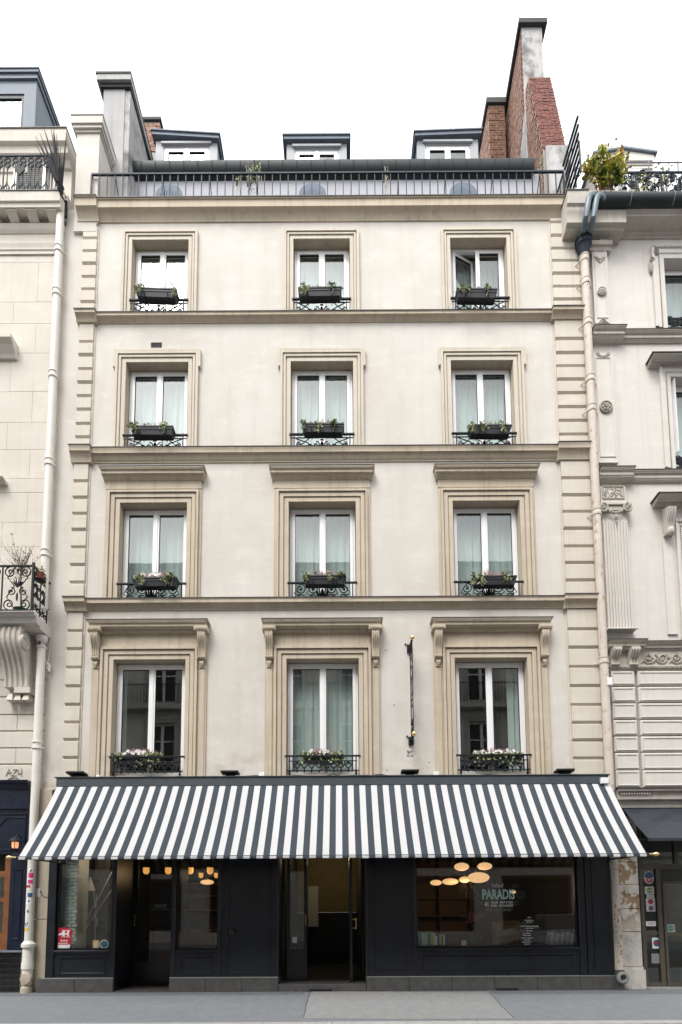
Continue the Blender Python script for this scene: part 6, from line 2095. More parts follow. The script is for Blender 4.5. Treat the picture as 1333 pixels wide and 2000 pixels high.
# bracketed cap under the cornice
xm0, xm1 = UX(1153, 475, -.12), UX(1196, 475, -.12)
zz0, zz1 = UZ(491, -.05, 1165), UZ(471, -.13, 1165)
b = MB().extx([(RY, zz0), (-.07, zz0), (-.09, zz0+.4*(zz1-zz0)), (-.13, zz0+.5*(zz1-zz0)), (-.15, zz1), (RY, zz1)], xm0, xm1); b.build('pilaster_cap', M['rtrim'], o)
xq0, xq1 = UX(1172, 450, -.12), UX(1188, 450, -.12)
zz2 = UZ(428, -.2, 1180)
b = MB().extx([(RY, zz1+.002), (-.09, zz1+.002), (-.10, zz1+.2), (-.14, zz2-.12), (-.22, zz2-.04), (-.23, zz2), (RY, zz2)], xq0, xq1); 
for k in range(3):
    xx = xq0+.03+(xq1-xq0-.06)*k/2; b.tube([(xx, -.093, zz1+.03), (xx, -.105, zz1+.2), (xx, -.145, zz2-.12), (xx, -.222, zz2-.05)], .014, 5)
b.build('console', M['rtrim'], o)
o, x0, x1, z0, z1 = pil('pilaster', 1164, 1203, 800, 690, 910, -.05)
rosette(o, (x0+x1)/2, UZ(796, -.05, 1183), -.065, .135, 'rtrimd', 6)
b = MB(); xm = (x0+x1)/2
for k in range(7):
    a = pi+pi*k/6
    b.ell((xm+.10*cos(a), -.07, UZ(689, -.05, 1176)+.09*sin(a)), .022, .018, .022, 6, 4)
b.tube([(xm+.15*cos(pi+pi*k/10), -.062, UZ(686, -.05, 1176)+.15*sin(pi+pi*k/10)) for k in range(11)], .012, 5); b.build('shell_ornament', M['rtrim'], o)
# ionic capital with carved panel and fluted shaft
o, x0, x1, z0, z1 = pil('pilaster', 1178, 1227, 1050, 950, 1236, -.05, False)
fb = MB()
zf0, zf1 = UZ(1228, -.05, 1205), UZ(1020, -.05, 1205)
zmid = UZ(1152, -.05, 1205)
nfl = 8
for k in range(nfl+1):
    xx = x0+.02+(x1-x0-.04)*k/nfl
    MB().box(xx-.012, xx+.012, -.078, -.049, zf0, zf1).build('flute_fillet', M['rwall'], o)
for k in range(nfl):
    xx = x0+.02+(x1-x0-.04)*(k+.5)/nfl
    fb.tube([(xx, -.052, zf0), (xx, -.052, zmid)], .016, 6)
fb.build('cabling', M['rwall'], o)
b = MB(); zc = UZ(993, -.1, 1205)
xm = (x0+x1)/2
b.box(x0-.03, x1+.03, -.10, RY, zc-.03, zc+.06); b.box(x0-.08, x1+.08, -.13, RY, zc+.07, zc+.115)
b.build('capital', M['rtrim'], o)
b = MB()
for s in (-1, 1):
    b.tube(spiral(xm+s*(x1-x0)*.50, zc-.0, .105, 1.8, pi/2, s, -.125), [.024]*10+[.02]*9, 6)
    b.ell((xm+s*(x1-x0)*.50, -.13, zc), .028, .03, .028, 8, 5)
for k in range(7):
    t_ = (k-3)/3; b.ell((xm+t_*.17, -.12, zc-.04-.07*(1-t_*t_)), .028, .03, .035, 7, 5)
b.ell((xm, -.125, zc-.20), .03, .03, .07, 7, 5)
b.build('volute', M['rtrimd'], o)
zp0, zp1 = UZ(974, -.06, 1205), UZ(949, -.06, 1205)
b = MB(); b.mould4(x0+.03, x1-.03, zp0, zp1, [(0, -.049), (0, -.07), (-.02, -.07), (-.025, -.049)])
rnd = random.Random(2)
for k in range(60): b.ell((x0+.07+rnd.random()*(x1-x0-.14), -.052, zp0+.04+rnd.random()*(zp1-zp0-.08)), rnd.uniform(.012, .026), .016, rnd.uniform(.012, .026), 6, 4)
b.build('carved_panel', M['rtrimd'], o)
MB().box(x0-.05, x1+.05, -.10, RY, z0-.001, zf0-.01).build('pilaster_base', M['rwall'], o)
MB().box(x0-.02, x1+.08, -.145, -.101, z0-.0, z0+.012).build('bird_lime', M['white'], o)
# consoles and scroll frieze under the first-floor course
zf0, zf1 = UZ(1303, RY, 1270), UZ(1273, RY, 1270)
fr = MB().box(RX0+.05, RX1, RY-.03, RY+.005, zf0, zf1-.002).build('frieze', M['rtrim'], RB)
b = MB()
x = UX(1252, 1290, RY); k = 0
hf = zf1-zf0; zc = (zf0+zf1)/2
while x < 8.0:
    b.tube(spiral(x+.13, zc, hf*.36, 1.7, pi if k % 2 else 0, 1 if k % 2 else -1, RY-.045), .020, 5)
    b.ell((x+.13, RY-.05, zc), .026, .02, .026, 7, 4)
    b.tube([(x, RY-.045, zc+(.09 if k % 2 else -.09)), (x+.13, RY-.045, zc-(.11 if k % 2 else -.11)), (x+.27, RY-.045, zc+(.05 if k % 2 else -.05))], .015, 5)
    for q in range(3): b.ell((x+.23+.02*q, RY-.045, zc+(.08-.03*q)*(1 if k % 2 else -1)), .026, .016, .018, 6, 4)
    x += .28; k += 1
b.build('scroll_carving', M['rtrimd'], fr)
for px in (1203, 1239):
    xc = UX(px, 1285, -.1); w_ = .085
    pr = [(RY, zf1), (-.20, zf1), (-.215, zf1-.06), (-.17, zf1-.13), (-.10, zf1-.19), (-.085, zf0+.05), (-.10, zf0), (RY, zf0)]
    b = MB().extx(pr, xc-w_, xc+w_)
    for q in range(3):
        xx = xc-.055+.055*q; b.tube([(xx, p_[0]-.004, p_[1]) for p_ in pr[1:7]], .014, 5)
    b.build('console', M['rtrim'], fr)
b = MB().extx([(RY, zf0-.10), (RY-.05, zf0-.10), (RY-.06, zf0-.05), (RY-.10, zf0-.03), (RY-.10, zf0-.004), (RY, zf0-.004)], RX0+.05, RX1); o = b.build('bed_mould', M['rtrim'], fr)
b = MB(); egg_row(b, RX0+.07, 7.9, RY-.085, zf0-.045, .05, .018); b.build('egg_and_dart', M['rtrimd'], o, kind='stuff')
# rusticated blocks
rows = [(1312.5, 1339), (1343.5, 1371), (1375.5, 1404), (1408, 1436), (1440, 1468), (1472, 1503), (1506, 1537)]
rx = [(UX(1194, 1330, -.02), UX(1240, 1330, -.02)), (UX(1246, 1330, -.02), UX(1246, 1330, -.02)+1.15), (UX(1246, 1330, -.02)+1.2, RX1)]
MB().box(RX0+.02, RX1, RY-.01, RY+.004, UZ(1538, 0, 1240), zf0-.101).build('joint_bed', M['rtrimd'], RB)
for (a, c) in rows:
    z1, z0 = UZ(a, 0, 1240), UZ(c, 0, 1240)
    for (xa, xb) in rx:
        b = MB(); b.cbox(xa, xb, RY-.075, RY-.011, z0-.008, z1+.008, .014)
        b.mould4(xa+.030, xb-.030, z0+.022, z1-.022, [(0, RY-.074), (0, RY-.088), (-.012, RY-.088), (-.020, RY-.074)])
        b.build('rusticated_block', M['rwall'], RB, smooth=False)
# shop cornice
z0, z1 = UZ(1577, -.1, 1260), UZ(1540, -.25, 1260)
b = MB().extx([(RY, z0), (-.08, z0), (-.10, z0+.12), (-.17, z0+.15), (-.18, z1-.06), (-.24, z1-.04), (-.25, z1), (RY, z1)], UX(1206, 1560, -.15), RX1); o = b.build('shop_cornice', M['rtrim'], RB)
MB().box(UX(1206, 1560, -.15)-.01, RX1, -.262, RY, z1+.001, z1+.014).build('course_flashing', M['lead'], o)
b = MB(); egg_row(b, UX(1212, 1560, -.2), UX(1270, 1560, -.2), -.20, z1-.09, .05, .018); b.build('egg_and_dart', M['rtrim'], o, kind='stuff')

# window surrounds of the right building
def rsurround(Wn, o_, eggs=True):
    x0, x1, z0, z1 = Wn
    b = MB(); b.M = Matrix.Translation((0, RY, 0)); b.mould3(x0, x1, z0, z1, [(0, -.02), (o_*.35, -.02), (o_*.4, -.04), (o_*.75, -.04), (o_*.8, -.065), (o_, -.065)])
    s = b.build('window_surround', M['rwall'], RB)
    if eggs:
        b = MB(); zz = z0+.03
        while zz < z1+o_*.4: b.ell((x0-o_*.45, RY-.048, zz), .015, .014, .018, 6, 4); zz += .045
        egg_row(b, x0-o_, x1, RY-.062, z1+o_*.85, .05, .018); b.build('bead_row', M['rtrimd'], s, kind='stuff')
    return s


s = rsurround(W4, .27); rosette(s, W4[0]-.18, W4[3]+.10, RY-.05, .06, 'rtrimd', 5)
b = MB(); b.ell((W4[0]-.29, RY-.04, W4[3]-.25), .05, .04, .14, 8, 6); b.tube(spiral(W4[0]-.29, W4[3]-.1, .06, 1.3, 0, 1, RY-.07), .016, 5); b.build('ear_scroll', M['rtrimd'], s)
s = rsurround(W3, .24)
def rhood(parent, Wn, px, py0, py1, p):
    xa = UX(px, (py0+py1)/2, -p); z0, z1 = UZ(py1, RY-.05, 1300), UZ(py0, RY-p, 1300); h = z1-z0
    o = MB().extx([(RY, z0), (RY-.05, z0), (RY-.08, z0+.25*h), (RY-.6*p, z0+.4*h), (RY-.65*p, z0+.6*h), (RY-p, z0+.8*h), (RY-p, z1), (RY, z1)], xa+.04, RX1).build('hood', M['rtrim'], parent)
    MB().box(xa, RX1, RY-p-.02, RY, z1+.001, z1+.018).build('hood_flashing', M['lead'], parent)
    b = MB(); egg_row(b, xa+.05, 7.9, RY-.45*p, z0+.33*h, .05, .018); b.build('egg_and_dart', M['rtrimd'], o, kind='stuff')


rhood(s, W3, 1277, 689, 716, .26)
s = rsurround(W2, .18)
rhood(s, W2, 1289, 963, 990, .30)
xc = UX(1308, 1010, -.1)
pr = [(RY, UZ(990, -.05, 1308)), (-.22, UZ(990, -.2, 1308)), (-.21, UZ(1000, -.2, 1308)), (-.13, UZ(1018, -.12, 1308)), (-.11, UZ(1030, -.1, 1308)), (-.10, UZ(1042, -.1, 1308)), (RY, UZ(1046, -.05, 1308))]
b = MB().extx(pr, xc-.085, xc+.085)
for q in range(3): b.tube([(xc-.05+.05*q, p_[0]-.004, p_[1]) for p_ in pr[1:6]], .014, 5)
b.ell((xc, -.13, UZ(1038, -.1, 1308)), .07, .05, .09, 8, 6); b.build('console', M['rtrim'], s)
b = MB().box(xc-.10, xc+.10, RY-.035, RY+.002, UZ(1240, RY, 1310), UZ(1046, RY, 1308)); b.build('jamb_strip', M['rwall'], s)
# little window rails
for Wn in (W4, W3):
    scroll_rail('window_railing', Wn[0]+.0, Wn[1], Wn[2]+.02, Wn[2]+.28, RY+.03, RB, .4, 'iron', 2)

# terrace of the right building
ty = RY-.38
tz0, tz1 = gz1+.0, UZ(336, ty, 1260)
xa = UX(1193, 355, ty)
scroll_rail('terrace_railing', xa, RX1, tz0, tz1, ty, RB, .55, 'ironblue', 2)
MB().box(UX(1120, 380, 0), RX1, .1, 1.0, 16.6, gz1-.01).build('terrace_floor', M['lead'], RB)
b = MB(); b.tube([(UX(1210, 318, ty), ty, UZ(318, ty, 1230)), (RX1, ty, UZ(318, ty, 1230))], .012, 6)
for px in (1268, 1325): b.tube([(UX(px, 330, ty), ty, tz1), (UX(px, 330, ty), ty, UZ(316, ty, 1230))], .014, 5)
b.build('upper_rail', M['zinc'], RB)
dy = 1.7
xa, xb = UX(1157, 310, dy), UX(1285, 310, dy); zp = UZ(290, dy, 1220); ze = UZ(299, dy, 1220)
t = thing('dormer', 'pale dormer with low pointed pediment behind the right terrace plants', 'dormer', ((xa+xb)/2, dy, 18.5))
MB().exty([(xa+.08, 18.5), (xb-.08, 18.5), (xb-.08, ze-.06), ((xa+xb)/2, zp-.06), (xa+.08, ze-.06)], dy, dy+2.5).build('body', M['rwall'], t)
b = MB(); b.exty([(xa+.02, ze-.05), ((xa+xb)/2, zp-.05), (xb-.02, ze-.05), (xb-.02, ze), ((xa+xb)/2, zp), (xa+.02, ze)], dy-.05, dy+2.6); b.build('dormer_roof', M['zinc'], t)
b = MB()
for k in range(3): b.box(xa+.16, xb-.16, dy-.06+.015*k, dy-.001, ze-.30-.09*k, ze-.25-.09*k)
b.build('moulding', M['rwall'], t)
window(t, (xa+xb)/2-.38, (xa+xb)/2+.38, 18.9, ze-.55, dy-.065)
MB().extx([(.9, gz1), (1.0, gz1), (7, 22.5), (7, 22.2)], RX0+.3, RX1).build('roof', M['zincd'], RB)

# terrace plants
M['bush'] = leafy('bush_leaves', [(.06, .10, .018), (.28, .32, .05), (.52, .43, .08), (.48, .24, .07)], 4.5)
def bush(px, py, wpx, hpx, y, n, size, label, mat, seed, base):
    X, Z = U(px, py, y); s = (y+11)/1100*1.06
    rnd = random.Random(seed)
    t = thing('terrace_bush', label, 'bush', (X, y, base))
    b = MB(); st = random.getstate(); random.seed(seed)
    pts = []
    cl = [(X+rnd.uniform(-.46, .46)*wpx*s, y+rnd.uniform(-.12, .2), Z+rnd.gauss(0, .24)*hpx*s) for _ in range(16)]
    for k in range(n):
        c = rnd.choice(cl); pts.append((c[0]+rnd.gauss(0, .07), c[1]+rnd.gauss(0, .07), c[2]+rnd.gauss(0, .07)))
    leafset(b, pts, size); b.build('leaves', M[mat], t, smooth=False)
    b = MB()
    for c in cl: b.tube([(X, y+.05, base+.2), ((X+c[0])/2, (y+c[1])/2, (base+c[2])/2+.1), c], [.012, .008, .003], 4)
    b.build('stems', M['oak'], t)
    MB().lathe([(.16, 0), (.2, .22), (.21, .25), (.18, .25)], (X, y+.55, base), 12).build('pot', M['terra'], t)
    random.setstate(st)


bush(1178, 338, 84, 66, -.40, 1100, .095, 'yellow-green and orange leafy bush above the double gutter pipe', 'bush', 4, gz1-.3)
bush(1253, 362, 34, 26, -.30, 110, .06, 'low yellowing plant behind the ornate right terrace railing', 'bush', 6, gz1-.25)
bush(1300, 352, 30, 42, -.1, 150, .07, 'grey-green plant behind the right terrace railing posts', 'ivy', 7, gz1-.25)

# peeled stone pier
def peel():
    m, n, l, b = new_mat('peeling_plaster')
    f, raw = noise(n, l, 3.4, 7, 0.62, (1.0, 1.0, .75), .492, .502)
    f2, _ = noise(n, l, 9, 4, .6); c1 = mixc(n, l, f2, (.24, .165, .085), (.36, .26, .145))
    f3, _ = noise(n, l, 4, 5, .7, (1, 1, 1), .5, .7); c2 = mixc(n, l, f3, (.62, .59, .54), (.36, .34, .30), .8)
    # bare stone only in the upper two thirds
    g = N(n, 'NewGeometry'); sx = N(n, 'SeparateXYZ'); l.new(g.outputs['Position'], sx.inputs[0])
    mr = N(n, 'MapRange'); mr.inputs['From Min'].default_value = 1.0; mr.inputs['From Max'].default_value = 1.5; l.new(sx.outputs['Z'], mr.inputs['Value'])
    k = N(n, 'Math', operation='MULTIPLY'); l.new(f, k.inputs[0]); l.new(mr.outputs[0], k.inputs[1])
    c = mixc(n, l, k.outputs[0], c2, c1)
    l.new(c, b.inputs['Base Color']); b.inputs['Roughness'].default_value = .95
    inv = N(n, 'Math', operation='SUBTRACT'); inv.inputs[0].default_value = 1.0; l.new(k.outputs[0], inv.inputs[1])
    ad = N(n, 'Math', operation='MULTIPLY_ADD'); ad.inputs[1].default_value = .8; l.new(inv.outputs[0], ad.inputs[0])
    _, fine = noise(n, l, 30, 5); l.new(fine, ad.inputs[2])
    bump(n, l, b, ad.outputs[0], .8, .015)
    return m


M['peel'] = peel()
xa, xb = UX(1211, 1800, -.03), UX(1251, 1800, -.03)
t = thing('stone_pier', 'crumbling stone pier with peeling white plaster beside the rusty downpipe', 'pier', ((xa+xb)/2, -.03, 0))
zj = [.42]+[UZ(q, -.03, 1230) for q in (1820, 1775, 1728, 1684)]+[3.45]
for k in range(len(zj)-1):
    b = MB(); b.cbox(xa-.08, xb, -.045-random.uniform(0, .012), .2, zj[k]+.003, zj[k+1]-.003, .012); b.build('pier_stone', M['peel'], t, smooth=False)
b = MB(); b.extz([(xa-.08, .2), (xa-.06, -.06), (xa+.1, -.10), (xb-.02, -.10), (xb+.05, -.04), (xb+.06, .2)], -.02, .36); b.extz([(xa-.08, .2), (xa-.06, -.05), (xb-.02, -.06), (xb+.02, -.03), (xb+.02, .2)], .361, .418); b.build('pier_foot', M['peel'], t)

# shop with bronze frames
SH = thing('glazed_shopfront', 'bronze-framed dark glass shopfront with stickers under a black awning', 'shopfront', (7.3, .1, 0))
sy = .12
def ux(px, q=1800): return UX(px, q, sy)
b = MB()
x0 = ux(1254); b.box(x0, x0+.07, sy, sy+.08, .02, 3.3)
zt1, zt2 = UZ(1697, sy, 1290), UZ(1688, sy, 1290)
b.box(x0+.071, RX1, sy, sy+.08, zt1, zt2); b.box(x0+.071, RX1, sy, sy+.08, .02, .10)
x1 = ux(1286); b.box(x1, x1+.09, sy-.01, sy+.08, .02, zt1-.001); b.box(ux(1317, 1660), ux(1317, 1660)+.07, sy, sy+.08, zt2+.001, 3.3)
zm = UZ(1826, sy, 1290); b.box(x0+.071, x1-.001, sy+.005, sy+.075, zm, zm+.06)
b.build('frame', M['bronze'], SH)
b = MB(); xd = x1+.11; zd = UZ(1722, sy, 1290); b.box(xd, xd+.05, sy-.02, sy+.05, .03, zd); b.box(xd+.051, xd+1.0, sy-.02, sy+.05, zd-.05, zd); b.box(xd+.051, xd+1.0, sy-.02, sy+.05, .03, .09); b.box(xd+.051, xd+1.0, sy-.015, sy+.045, zm-.02, zm+.03); b.box(xd+1.001, xd+1.05, sy-.02, sy+.05, .03, zd); dd = b.build('door', M['bronze'], SH)
MB().box(xd+.05, xd+1.0, sy+.01, sy+.016, .09, zd-.05).build('pane', M['shopglass'], dd)
MB().box(x0+.07, x1, sy+.035, sy+.041, .10, zt1).build('pane', M['shopglass'], SH)
MB().box(x0+.07, RX1, sy+.035, sy+.041, zt2, 3.3).build('pane', M['shopglass'], SH)
b = MB(); b.quad((x0, 3.5, 0), (RX1, 3.5, 0), (RX1, 3.5, 3.4), (x0, 3.5, 3.4)); b.quad((x0, .2, 0), (x0, 3.5, 0), (x0, 3.5, 3.4), (x0, .2, 3.4)); b.quad((x0, .2, 3.4), (RX1, .2, 3.4), (RX1, 3.5, 3.4), (x0, 3.5, 3.4)); b.quad((x0, .2, .01), (RX1, .2, .01), (RX1, 3.5, .01), (x0, 3.5, .01)); b.build('interior', M['inner'], SH, smooth=False, normals=False)
MB().box(xb+.06, RX1, -.15, .30, -.03, .018).build('threshold', M['patch'], SH)
# stickers on its glass
sk = sy+.030
def sticker(px, py, w_, h_, label, mats, oval=False, tilt=0):
    X, Z = U(px, py, sk)
    t = thing('window_sticker', label, 'sticker', (X, sk, Z-h_/2))
    b = MB()
    if oval: b.add([(X+w_/2*cos(2*pi*k/20), sk, Z+h_/2*sin(2*pi*k/20)) for k in range(20)]+[(X+w_/2*cos(2*pi*k/20), sk+.003, Z+h_/2*sin(2*pi*k/20)) for k in range(20)], [tuple(range(20)), tuple(range(39, 19, -1))]+[(k, (k+1) % 20, 20+(k+1) % 20, 20+k) for k in range(20)])
    else: b.box(X-w_/2, X+w_/2, sk, sk+.003, Z-h_/2, Z+h_/2)
    b.build('backing', M[mats[0]], t)
    b = MB()
    if oval:
        pts = [(X+w_*.44*cos(pi*k/12), Z+h_*.44*sin(pi*k/12)) for k in range(13)]
        b.exty(pts, sk-.002, sk-.0003); b.build('print', M[mats[1]], t)
        b = MB(); b.lathe([(w_*.30, -.002), (w_*.30, -.0003)], (X, sk, Z-h_*.18), 14, 'y'); b.build('print', M[mats[2]], t)
        text('IV', 'lettering', X, Z-h_*.27, sk-.003, .075, M['white'], t, bold=.002)
    elif len(mats) > 1:
        b.lathe([(min(w_, h_)*.40, -.002), (min(w_, h_)*.40, -.0003)], (X, sk, Z), 16, 'y'); b.build('print', M[mats[1]], t)
        b = MB(); b.box(X-w_*.3, X+w_*.3, sk-.004, sk-.0022, Z-h_*.07, Z+h_*.07); b.build('print', M[mats[2]], t)
    else:
        for k in range(3): b.box(X-w_*.36, X+w_*.36, sk-.002, sk-.0003, Z+h_*(.22-.22*k)-.004, Z+h_*(.22-.22*k)+.004)
        b.build('print', M['greyp'], t)


sticker(1268, 1714, .20, .255, 'oval blue and red sticker reading IV on the bronze shop glass', ['offw', 'blue', 'red'], True)
sticker(1269, 1739, .18, .15, 'square sticker with olive disc below the oval one', ['offw', 'green', 'yellow'])
sticker(1271, 1750.5, .14, .06, 'narrow white label between square stickers on shop glass', ['white'])
sticker(1271, 1761, .18, .13, 'square sticker with red disc on the bronze shop glass', ['offw', 'red', 'blue'])
sticker(1272, 1774, .18, .125, 'blue and red square sticker lowest of the stack', ['offw', 'blue', 'red'])
sticker(1272, 1804, .19, .095, 'plain white notice card on the bronze shop glass', ['white'])
sticker(1310, 1813, .18, .155, 'square sticker with teal disc on the bronze glass door', ['offw', 'teal', 'lime'])
sticker(1283, 1842, .17, .21, 'tall bank card sticker near the bronze door foot', ['white', 'blue', 'red'])
sticker(1281, 1872, .16, .19, 'faded blue notice low on the bronze shop glass', ['greyp'])

# black awning of the right shop
xa = UX(1220, 1580, -.12); z0 = UZ(1580, -.12, 1230); yf = -.95
xf = UX(1264, 1637, yf); zf = UZ(1637, yf, 1270)
xl = (xa+xf)/2
M['vinyl'] = paint('black_vinyl', (.030, .034, .045), .35, .25, .45, 3, 0, (.12, .13, .15), .25)
t = thing('awning', 'small glossy black vinyl awning over the bronze-framed shop', 'awning', (xl+1, -.1, z0))
b = MB(); n = 14
top = []
for k in range(n+1):
    for j in range(5):
        s = j/4; xx = xl+(RX1-xl)*k/n
        top.append((xx, -.12+(yf+.12)*s, z0+(zf-z0)*s-.02*sin(pi*s)*(1+.6*sin(k*2.1))))
fs = [(k*5+j, k*5+j+1, (k+1)*5+j+1, (k+1)*5+j) for k in range(n) for j in range(4)]
b.add(top, fs); b.add([(p_[0], p_[1]+.004, p_[2]-.006) for p_ in top], [tuple(reversed(f)) for f in fs])
b.box(xl, RX1, yf-.012, yf+.01, zf-.05, zf+.004); b.build('canopy', M['vinyl'], t, normals=False)
b = MB(); b.box(xl, RX1, -.12, -.02, z0-.12, z0+.02); b.tube([(xl+.02, -.1, zf+.02), (xl+.02, yf+.02, zf-.01)], .015, 6); b.build('frame', M['black'], t)

# rusty downpipe with double gutter feed
ry_ = -.15
rxs = [UX(p, q, ry_) for p, q in ((1139, 560), (1151, 740), (1160, 900), (1169, 1080), (1180, 1300), (1190, 1480), (1214, 1850))]
QX = sum(rxs)/len(rxs)
dp = thing('downpipe', 'rust-streaked downpipe with black hopper between hotel and carved building', 'downpipe', (QX, ry_, 0))
zh = UZ(487, ry_, 1137)
MB().tube([(QX, ry_, .30), (QX, ry_, zh)], .082, 14).build('pipe', M['piper'], dp)
b = MB(); b.lathe([(.09, -.28), (.10, -.20), (.13, -.12), (.15, -.06), (.165, -.05), (.165, -.01), (.14, .0), (.155, .05), (.175, .06), (.175, .11), (.12, .12)], (QX, ry_, zh+.12), 16); b.build('hopper', M['ironblue'], dp)
M['bluepipe'] = paint('blue_grey_pipe', (.13, .17, .20), .4, .2)
for (px, dx, yy) in ((1146, -.02, -.52), (1161, .06, -.40)):
    p0 = (QX+dx, ry_-.02, zh+.2)
    xm_, zm_ = U(px-6, 448, -.36)
    x1, z1 = U(px-2, 425, -.50); x2, z2 = U(px+4, 390, -.52)
    b = MB(); b.tube([p0, (QX+dx, ry_-.06, zh+.30), (xm_, -.36, zm_), (x1, -.50, z1), ((x1+x2)/2, -.52, (z1+z2)/2), (x2, -.52, z2), (x2+.04, -.52, z2+.08), (x2+.12, -.50, z2+.10), (x2+.2, -.46, z2+.06)], .060, 12); b.build('feed_pipe', M['bluepipe'], dp)
for q in (508, 553, 632, 742, 800, 1003, 1292, 1693):
    z = UZ(q, ry_, 1165)
    b = MB(); b.lathe([(.082, -.06), (.094, -.055), (.10, -.02), (.094, .0), (.094, .05), (.102, .055), (.102, .08), (.082, .085)], (QX, ry_, z), 14)
    b.tube([(QX-.16, ry_+.09, z-.03), (QX-.08, ry_, z-.03)], .010, 5); b.tube([(QX+.16, ry_+.09, z-.03), (QX+.08, ry_, z-.03)], .010, 5)
    b.build('collar', M['piper'], dp)
b = MB(); b.lathe([(.09, 0), (.09, .30), (.10, .31), (.10, .37), (.085, .38)], (QX, ry_, .0), 12); b.build('boot', M['lead'], dp)
b = MB(); b.lathe([(.03, 0), (.06, .0), (.115, -.02), (.12, -.07), (.085, -.09), (.06, -.085), (.055, -.02)], (QX+.02, ry_-.06, .24), 14, 'y'); b.build('cleanout', M['greyp'], dp)
b = MB(); rnd = random.Random(3)
for k in range(22):
    a = -pi/2+rnd.uniform(-.8, .8); z = rnd.uniform(.5, 1.6)
    b.ell((QX+.0825*cos(a), ry_+.0825*sin(a), z), .013, .004, rnd.uniform(.008, .03), 6, 4)
b.build('graffiti', M['terra'], dp)
X, Z = U(1188, 1333, -.16)
o = MB().cbox(X-.05, X+.05, -.25, -.17, Z-.09, Z+.07, .01).build('sensor_box', M['pvc']); tag(o, 'small white sensor box strapped to the rusty downpipe', 'sensor')
# dark settlement gap between the two houses
b = MB(); rnd = random.Random(6); z = 3.98
while z < 16.4:
    h_ = rnd.uniform(.08, .2); a = rnd.uniform(0, .012); c = rnd.uniform(0, .02)
    b.box(XR1+.012-a, XR1+.035+c, -.052-rnd.uniform(0, .01), -.002, z, z+h_); z += h_
b.build('settlement_joint', M['joint'], hotel, smooth=False)

# ------------------------------------------------------------------ the opposite side of the street (seen in the panes)
OB = thing('opposite_building', 'apartment building across the street mirrored in the lower window panes', 'building', (0, -13.4, 0))
OY = -13.4
oh = []
for (z0, z1) in ((4.3, 6.7), (7.7, 9.9), (10.9, 12.9), (13.7, 15.3)):
    for k in range(-6, 7): oh.append((k*2.9-.62+.6, k*2.9+.62+.6, z0, z1))
sh_ = [(k*4.2-1.5, k*4.2+1.5, .5, 2.9) for k in range(-4, 5)]
b = MB(); wall_grid(b, -20, 20, 0, 16.0, oh+sh_, OY, -.3); b.build('wall', M['rwall'], OB, smooth=False, normals=False)
ow = None
for (x0, x1, z0, z1) in oh:
    b = MB(); cx = (x0+x1)/2; y = OY-.25
    for (a, c) in ((x0, x0+.08), (cx-.07, cx+.07), (x1-.08, x1)): b.box(a, c, y, y+.05, z0, z1)
    b.box(x0, x1, y+.001, y+.051, z1-.08, z1); b.box(x0, x1, y+.001, y+.051, z0+(z1-z0)*.62, z0+(z1-z0)*.62+.05)
    b.build('window', M['pvc'], OB)
    MB().box(x0, x1, y-.02, y-.01, z0, z1).build('pane', M['black'], OB)
    b = MB(); b.M = Matrix.Translation((0, OY, 0)) @ Matrix.Scale(-1, 4, (0, 1, 0)); b.mould3(x0, x1, z0, z1, [(0, -.03), (.12, -.03), (.13, -.06), (.2, -.06)]); b.build('window_surround', M['rtrim'], OB)
for (x0, x1, z0, z1) in sh_:
    MB().box(x0, x1, OY-.28, OY-.26, z0, z1).build('shop_pane', M['black'], OB); b = MB(); b.box(x0, x0+.1, OY-.2, OY-.1, z0, z1); b.box(x1-.1, x1, OY-.2, OY-.1, z0, z1); b.box(x0+.1, x1-.1, OY-.2, OY-.1, z1-.15, z1); b.build('shop_frame', M['oak'], OB)
for (z, p, h_) in ((3.7, .25, .35), (7.2, .18, .25), (10.4, .5, .22), (13.3, .18, .2), (15.7, .45, .4)):
    MB().box(-20, 20, OY+.001, OY+p, z, z+h_).build('string_course', M['rtrim'], OB)
b = MB()
x = -12.0
while x < 12: b.box(x-.012, x+.012, OY+.45, OY+.47, 10.63, 11.5); x += .14
b.box(-12, 12, OY+.44, OY+.48, 11.5, 11.54); b.build('balcony_railing', M['iron'], OB)
MB().box(-20, 20, -20, OY-.31, .0, 16.0).build('core', M['inner'], OB)
MB().extx([(OY, 16.11), (OY-1.4, 18.4), (-20, 19.0), (-20, 16.11)], -20, 20).build('roof', M['zincd'], OB)
for k in range(-4, 5):
    MB().cbox(k*2.9-.5+.6, k*2.9+.5+.6, OY-.6, OY-.59, 16.2, 17.6, .001).build('dormer', M['pale'], OB)

# stone courses on the ground floor opposite
zz = .1
while zz < 3.5:
    for k in range(-5, 5):
        xa, xb = k*4.2+1.6, (k+1)*4.2-1.6
        if -20 < xa and xb < 20: MB().box(xa, xb, OY+.001, OY+.04, zz, zz+.40).build('stone_block', M['rwall'], OB)
    zz += .44

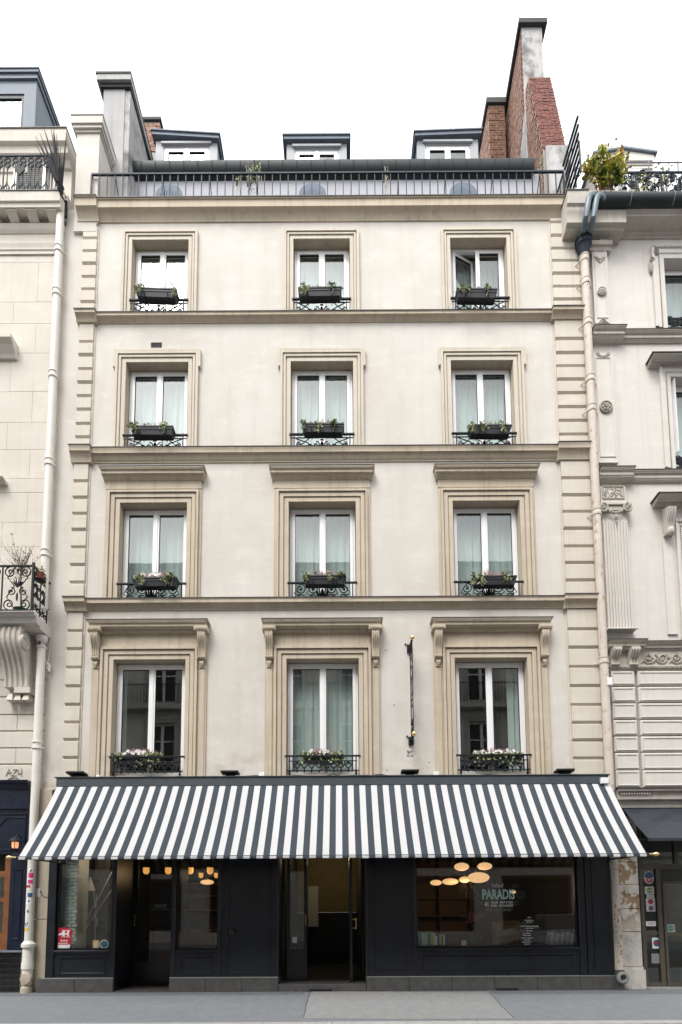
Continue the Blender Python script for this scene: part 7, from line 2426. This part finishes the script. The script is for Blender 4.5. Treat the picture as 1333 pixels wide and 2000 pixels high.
# parked car on the far side of the street (seen as a pale shape in the wide shop window)
M['carpaint'] = paint('silver_car_paint', (.55, .57, .60), .25, .03, .6, 1, .3)
M['tyre'] = plain('tyre_rubber', (.02, .02, .02), .85)
M['carglass'] = plain('car_glass', (.03, .04, .045), .05, 0, .8)
CX, CY, CZ_ = 4.9, -8.2, -.12
car = thing('parked_car', 'pale silver hatchback parked across the street and mirrored in the wide window', 'car', (CX+1.95, CY, CZ_))
ST = [(0, .30, .62, .64, .62, .60), (.18, .20, .74, .76, .80, .74), (1.05, .18, .90, .94, .85, .80), (1.75, .18, .94, 1.40, .86, .62), (2.95, .18, .96, 1.42, .86, .62), (3.62, .20, .98, 1.02, .84, .78), (3.9, .34, .80, .82, .74, .70)]
b = MB(); rings = []
for (x, zb_, zbelt, ztop, hw_, ht) in ST:
    zm_ = (zb_+zbelt)/2
    rings.append([(CX+x, CY+s*w_, CZ_+z) for s, w_, z in ((-1, hw_*.92, zb_), (-1, hw_*1.02, zm_), (-1, hw_, zbelt), (-1, ht, ztop), (1, ht, ztop), (1, hw_, zbelt), (1, hw_*1.02, zm_), (1, hw_*.92, zb_))])
for i in range(len(rings)-1):
    for j in range(8):
        k = (j+1) % 8
        side = j in (2, 4)
        top = j == 3
        b.m = 1 if ((side and 2 <= i <= 4) or (top and i in (2, 4))) else 0
        b.add([rings[i][j], rings[i][k], rings[i+1][k], rings[i+1][j]], [(0, 1, 2, 3)])
b.m = 0
b.add(rings[0], [tuple(range(8))]); b.add(rings[-1], [tuple(range(8))])
b.build('body', [M['carpaint'], M['carglass']], car)
for x in (.72, 3.18):
    for s in (-1, 1):
        o = MB().lathe([(.18, -.09), (.30, -.10), (.315, -.06), (.315, .06), (.30, .10), (.18, .09)], (CX+x, CY+s*.78, CZ_+.315), 20, 'y').build('wheel', M['tyre'], car)
        MB().lathe([(.05, -.085), (.19, -.08), (.19, .08), (.05, .085)], (CX+x, CY+s*.79, CZ_+.315), 14, 'y').build('rim', M['zinc'], o)
for s in (-1, 1):
    MB().ell((CX+.14, CY+s*.58, CZ_+.62), .14, .15, .08, 10, 6).build('headlight', M['offw'], car)
    MB().ell((CX+3.80, CY+s*.62, CZ_+.80), .10, .10, .10, 8, 6).build('tail_light', M['red'], car)
    MB().ell((CX+1.35, CY+s*.95, CZ_+1.0), .07, .10, .065, 8, 6).build('mirror', M['carpaint'], car)
    for x in (1.5, 2.55): MB().box(CX+x, CX+x+.16, CY+s*.868-.01, CY+s*.868+.01, CZ_+.80, CZ_+.825).build('door_handle', M['zinc'], car)
MB().box(CX-.02, CX+.03, CY-.26, CY+.26, CZ_+.38, CZ_+.48).build('number_plate', M['white'], car)
